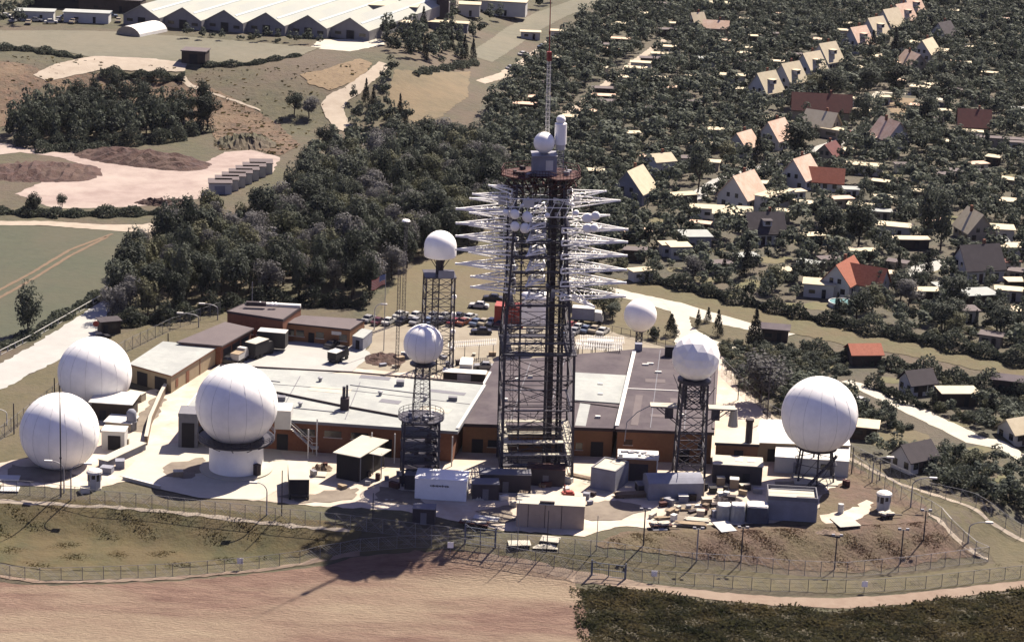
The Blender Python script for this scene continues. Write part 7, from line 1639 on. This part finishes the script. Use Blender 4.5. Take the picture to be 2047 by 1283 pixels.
region([(-20, 22), (60, 22), (60, 52), (-20, 52)], 60, (2, 3.4), (4, 7), [('dark', 1)], ['dark tree at the top left corner by the vehicle park'], 'trees at the top left corner', gap=.8)
region([(370, 72), (640, 86), (640, 92), (370, 80)], 60, (1.6, 2.4), (3, 5), [('dark', 2), ('shrub', 1)], ['dark small tree in front of the white halls'], 'trees before the white halls', gap=.9)
def far_test(x, y, kind):
    u, v, d = proj((x, y, 0)); return d > 560 or random.random() < .25
gardens = [(1000, 350), (965, 250), (1000, 190), (1060, 130), (1190, 40), (1250, -25), (2110, -25), (2110, 738), (1900, 690), (1700, 650), (1500, 604), (1290, 556), (1180, 545), (1015, 500), (995, 430)]
region(gardens, 52000, (1.6, 5.0), (3.4, 9.6), [('dark', 6), ('olive', 3), ('grey', 2.2), ('conifer', .8), ('shrub', 3)], None, 'garden trees', gap=.54, mass=far_test)
band([(1700, 782), (1770, 812), (1830, 846), (1950, 905), (2090, 972)], 5)
region([(1470, 760), (1560, 752), (1700, 772), (1900, 812), (2110, 858), (2110, 1030), (1990, 1012), (1860, 965), (1720, 895), (1560, 822), (1455, 758)], 9000, (1.4, 3.2), (2.6, 5.4), [('dark', 4), ('olive', 2.5), ('grey', 1), ('shrub', 5), ('conifer', .7)], None, 'garden plants below the grass strip', gap=.52)
region([(1440, 690), (1500, 680), (1600, 700), (1750, 734), (1900, 766), (2110, 812), (2110, 1035), (1990, 1016), (1860, 970), (1720, 898), (1560, 828), (1455, 758)], 9000, (1.2, 2.6), (1.5, 2.6), [('shrub', 1)], None, 'garden bushes below the grass strip', gap=.46)
# far strip to the left of the gardens, beyond the picture top
region([(-200, -30), (1240, -30), (1180, 8), (900, 6), (500, -8), (-100, -4)], 400, (2.5, 4.5), (5, 9), [('dark', 1)], None, 'far trees', gap=.8, mass=lambda x, y, k: True)
region([(2112, -28), (2560, -28), (2560, 840), (2112, 735)], 16000, (1.6, 5.0), (3.4, 9.6), [('dark', 6), ('olive', 3), ('grey', 2), ('shrub', 3)], None, 'far trees', gap=.54, mass=lambda x, y, k: True)
region([(2112, 830), (2560, 935), (2560, 1140), (2112, 1050)], 4000, (1.4, 3.4), (2.4, 6), [('dark', 4), ('olive', 2), ('shrub', 5)], None, 'far trees', gap=.55, mass=lambda x, y, k: True)
# largest and nearest become things of their own, the rest one mass
def size_px(t): return t[2]*t[3]/(proj((t[0], t[1], 0))[2]**2)
trees = sorted([t for t in PENDING if t[4] not in ('shrub', 'conifer')], key=size_px, reverse=True); con = [t for t in PENDING if t[4] == 'conifer']; shr = sorted([t for t in PENDING if t[4] == 'shrub'], key=size_px, reverse=True)
nt_ = 296-COUNT['broadleaf']; ns_ = 270
for t in trees[nt_:]+shr[ns_:]: FAR.append(t[:5])
def nearest_house(x, y):
    return min(HOUSES, key=lambda h: (h[0]-x)**2+(h[1]-y)**2)
def trim(s, n):
    w = s.split(); return ' '.join(w[:n])
KW = {'dark': 'dark leafy tree', 'olive': 'olive green tree', 'grey': 'grey green tree', 'tall': 'tall dark tree', 'conifer': 'dark pointed conifer', 'shrub': 'leafy garden bush'}
FILLER = {'a', 'of', 'in', 'the', 'with', 'and', 'by', 'at', 'one', 'its', 'to', 'left', 'right', 'beside', 'behind', 'below', 'between', 'before', 'above', 'for', 'on', 'near', 'alone', 'first', 'from'}
for t in trees[:nt_]+con+shr[:ns_]:
    x, y, r, h, kind, labels, group = t
    if labels: lb = labels[0] if kind not in ('conifer', 'shrub', 'grey', 'olive') else labels[0].replace('tall leafy tree', KW[kind]).replace('leafy tree', KW[kind]).replace('dark tree', KW[kind])
    else:
        hx, hy, hs = nearest_house(x, y); w = hs.split()[:9]; group = 'garden plants: ' + KW[kind]
        while w and w[-1].strip(',') in FILLER: w.pop()
        d = math.hypot(hx-x, hy-y)
        rel = 'close to' if d < 9 else ('behind' if y > hy+4 else ('in front of' if y < hy-4 else ('left of' if x < hx else 'right of')))
        hs2 = ' '.join(w).strip(','); lb = f'{KW[kind]} {rel} {"" if hs2.startswith(("the ", "a ")) else "the "}{hs2}'
        lb = ' '.join(lb.split()[:16])
    plant(kind, x, y, r, h, lb, group + (' (%s)' % KW[kind] if False else ''), 'conifer_tree' if kind == 'conifer' else ('shrub' if kind == 'shrub' else 'broadleaf_tree'))
# the far mass
mt = {}
fm = {'dark': crown_template(70, 7, 46, .115), 'olive': crown_template(71, 7, 46, .115), 'grey': crown_template(72, 7, 46, .115), 'tall': crown_template(73, 8, 34, .125, 'tall'), 'conifer': crown_template(74, 16, 8, .15, 'cone'), 'shrub': crown_template(75, 6, 24, .15, 'shrub')}
def mass_mat(name):
    m = M['leaf'].copy(); m.name = name; t = m.node_tree; N = t.nodes; L = t.links
    at = N.new('ShaderNodeAttribute'); at.attribute_name = 'tint'; hs = [n for n in N if n.type == 'HUE_SAT'][0]
    mr = [l for l in hs.inputs['Value'].links][0].from_node; L.new(at.outputs['Fac'], mr.inputs[0]); mr.inputs[3].default_value = .6; mr.inputs[4].default_value = 2.0
    mr2 = [l for l in hs.inputs['Hue'].links][0].from_node; L.new(at.outputs['Fac'], mr2.inputs[0]); mr2.inputs[3].default_value = .525; mr2.inputs[4].default_value = .475
    return m
M['mass_leaf'] = mass_mat('far_leaf'); rs = np.random.RandomState(5); VV, TT = [], []
for x, y, r, h, kind in FAR:
    v = fm[kind]; a = rs.uniform(0, 6.28); c, s = math.cos(a), math.sin(a); z = ground_z(x, y) if x < 30 else 0.0
    q = np.stack([(v[:, 0]*c-v[:, 1]*s)*r+x, (v[:, 0]*s+v[:, 1]*c)*r+y, v[:, 2]*h+z-.05], 1); VV.append(q)
    TT.append(np.full(len(v)//4, min(1, max(0, {'dark': .35, 'olive': .6, 'grey': .85, 'tall': .25, 'conifer': .08, 'shrub': .5}[kind]+rs.uniform(-.22, .22)))))
print('FAR', len(FAR), 'trees', len(trees), 'shrubs', len(shr), 'con', len(con))
if VV:
    me = np_mesh('distant_trees', np.concatenate(VV), M['mass_leaf'], np.concatenate(TT)); o = bpy.data.objects.new('distant_trees', me); COL.objects.link(o); o['kind'] = 'stuff'; o['label'] = 'mass of small garden trees filling the allotments to the top of the picture'
# rank weeds at the lower right, and tufts on banks and lawns
def tufts(name, px, n, smin, smax, hgt, m, label, drop=None, lean=.6):
    r = np.random.RandomState(len(name)+n); poly = [(q.x, q.y) for q in (P(u, v) for u, v in px)]
    xs = [p[0] for p in poly]; ys = [p[1] for p in poly]; pts = []
    while len(pts) < n:
        x, y = r.uniform(min(xs), max(xs)), r.uniform(min(ys), max(ys))
        if not inside(x, y, poly): continue
        d = .55+.45*math.sin(x*.55+1.3*math.sin(y*.4))*math.sin(y*.7+x*.23+.8*math.sin(x*.31))
        if r.uniform() < .35+.65*d: pts.append((x, y, ground_z(x, y), d))
    p = np.array(pts); n = len(p); th = r.uniform(0, 6.28, n); t = np.stack([np.cos(th), np.sin(th), np.zeros(n)], 1); ln = np.stack([r.normal(0, lean, n), r.normal(0, lean, n), np.ones(n)], 1)
    w = r.uniform(smin, smax, (n, 1)); h = (hgt*r.uniform(.45, 1.2, n)*(.35+.85*p[:, 3]**1.5))[:, None]; b = p[:, :3]-np.array([0, 0, .06])
    q = np.stack([b-t*w*.35, b+t*w*.35, b+t*w*.6+ln*h, b-t*w*.6+ln*h*.92], 1); me = np_mesh(name, q.reshape(-1, 3), m); o = bpy.data.objects.new(name, me); COL.objects.link(o); o['kind'] = 'stuff'; o['label'] = label
tufts('weeds', [(1162, 1178), (1240, 1178), (1330, 1194), (1500, 1216), (1690, 1226), (1800, 1218), (1900, 1202), (2090, 1180), (2090, 1330), (1200, 1330), (1184, 1290)], 56000, .16, .45, .68, M['crop_leaf'], 'dark rank weeds filling the lower right corner beside the sandy path')
tufts('bank_grass', [(-20, 1006), (190, 1012), (330, 1022), (560, 1042), (700, 1062), (700, 1088), (600, 1110), (480, 1122), (340, 1136), (200, 1140), (80, 1136), (-20, 1118)], 26000, .10, .26, .20, M['bank_tuft'], 'green and tan grass on the left bank below the fence')
tufts('dry_grass', [(1195, 1092), (1240, 1068), (1330, 1064), (1480, 1060), (1640, 1054), (1790, 1048), (1850, 1042), (1935, 1092), (1950, 1112), (1830, 1128), (1700, 1144), (1500, 1126), (1330, 1106)], 24000, .10, .26, .20, M['dry_tuft'], 'dry brown grass on the right bank inside the fence')
tufts('verge_grass', [(1230, 1150), (1340, 1132), (1500, 1146), (1700, 1162), (1980, 1134), (2060, 1090), (2060, 1150), (1850, 1174), (1700, 1184), (1540, 1176), (1330, 1160)], 12000, .08, .2, .12, M['verge_tuft'], 'short green grass between the inner and outer fences at the right')
tufts('slope_scrub', [(90, 158), (330, 156), (420, 180), (500, 220), (560, 255), (600, 292), (560, 312), (430, 300), (420, 255), (350, 235), (200, 215), (100, 200)], 700, .5, 1.5, .6, M['bank_tuft'], 'rough scrub dotted over the bare slope under the upper meadow')
tufts('meadow_scrub', [(-20, 110), (400, 140), (600, 130), (760, 130), (660, 200), (640, 270), (560, 270), (440, 190), (100, 150), (-20, 260)], 400, .4, 1.2, .5, M['bank_tuft'], 'rough scrub dotted over the hillside grass')
tufts('weed_margin', [(1138, 1172), (1240, 1170), (1330, 1186), (1500, 1208), (1690, 1218), (1800, 1210), (1900, 1194), (2090, 1172), (2090, 1195), (1900, 1216), (1690, 1236), (1330, 1206), (1195, 1190), (1205, 1330), (1168, 1330)], 3200, .16, .4, .6, M['crop_leaf'], 'thin ragged margin of weeds along the sandy path and the ploughed field')
tufts('field_clods', [(-20, 1170), (345, 1166), (518, 1150), (700, 1120), (900, 1104), (1010, 1116), (1140, 1154), (1170, 1300), (-20, 1300)], 5200, .06, .22, .09, M['plough'], 'clods and stubble scattered over the ploughed field')
tufts('weeds_beyond', [(2092, 1182), (2250, 1166), (2480, 1136), (2480, 1330), (2092, 1330)], 9000, .18, .5, .95, M['crop_leaf'], 'dark rank weeds carrying on past the lower right corner')
# ---------------------------------------------------------------- thin summer haze
hz = MB().box((0, 900, 72), (2400, 2100, 160)).build('haze', M['white']); hz['kind'] = 'stuff'; hz['label'] = 'thin pale summer haze over the whole place'
hm = bpy.data.materials.new('haze'); hm.use_nodes = True; N = hm.node_tree.nodes; N.remove(N['Principled BSDF'])
pv = N.new('ShaderNodeVolumePrincipled'); pv.inputs['Color'].default_value = (.80, .84, .95, 1); pv.inputs['Density'].default_value = .000012; pv.inputs['Anisotropy'].default_value = .2
hm.node_tree.links.new(pv.outputs[0], N['Material Output'].inputs['Volume']); hz.data.materials[0] = hm
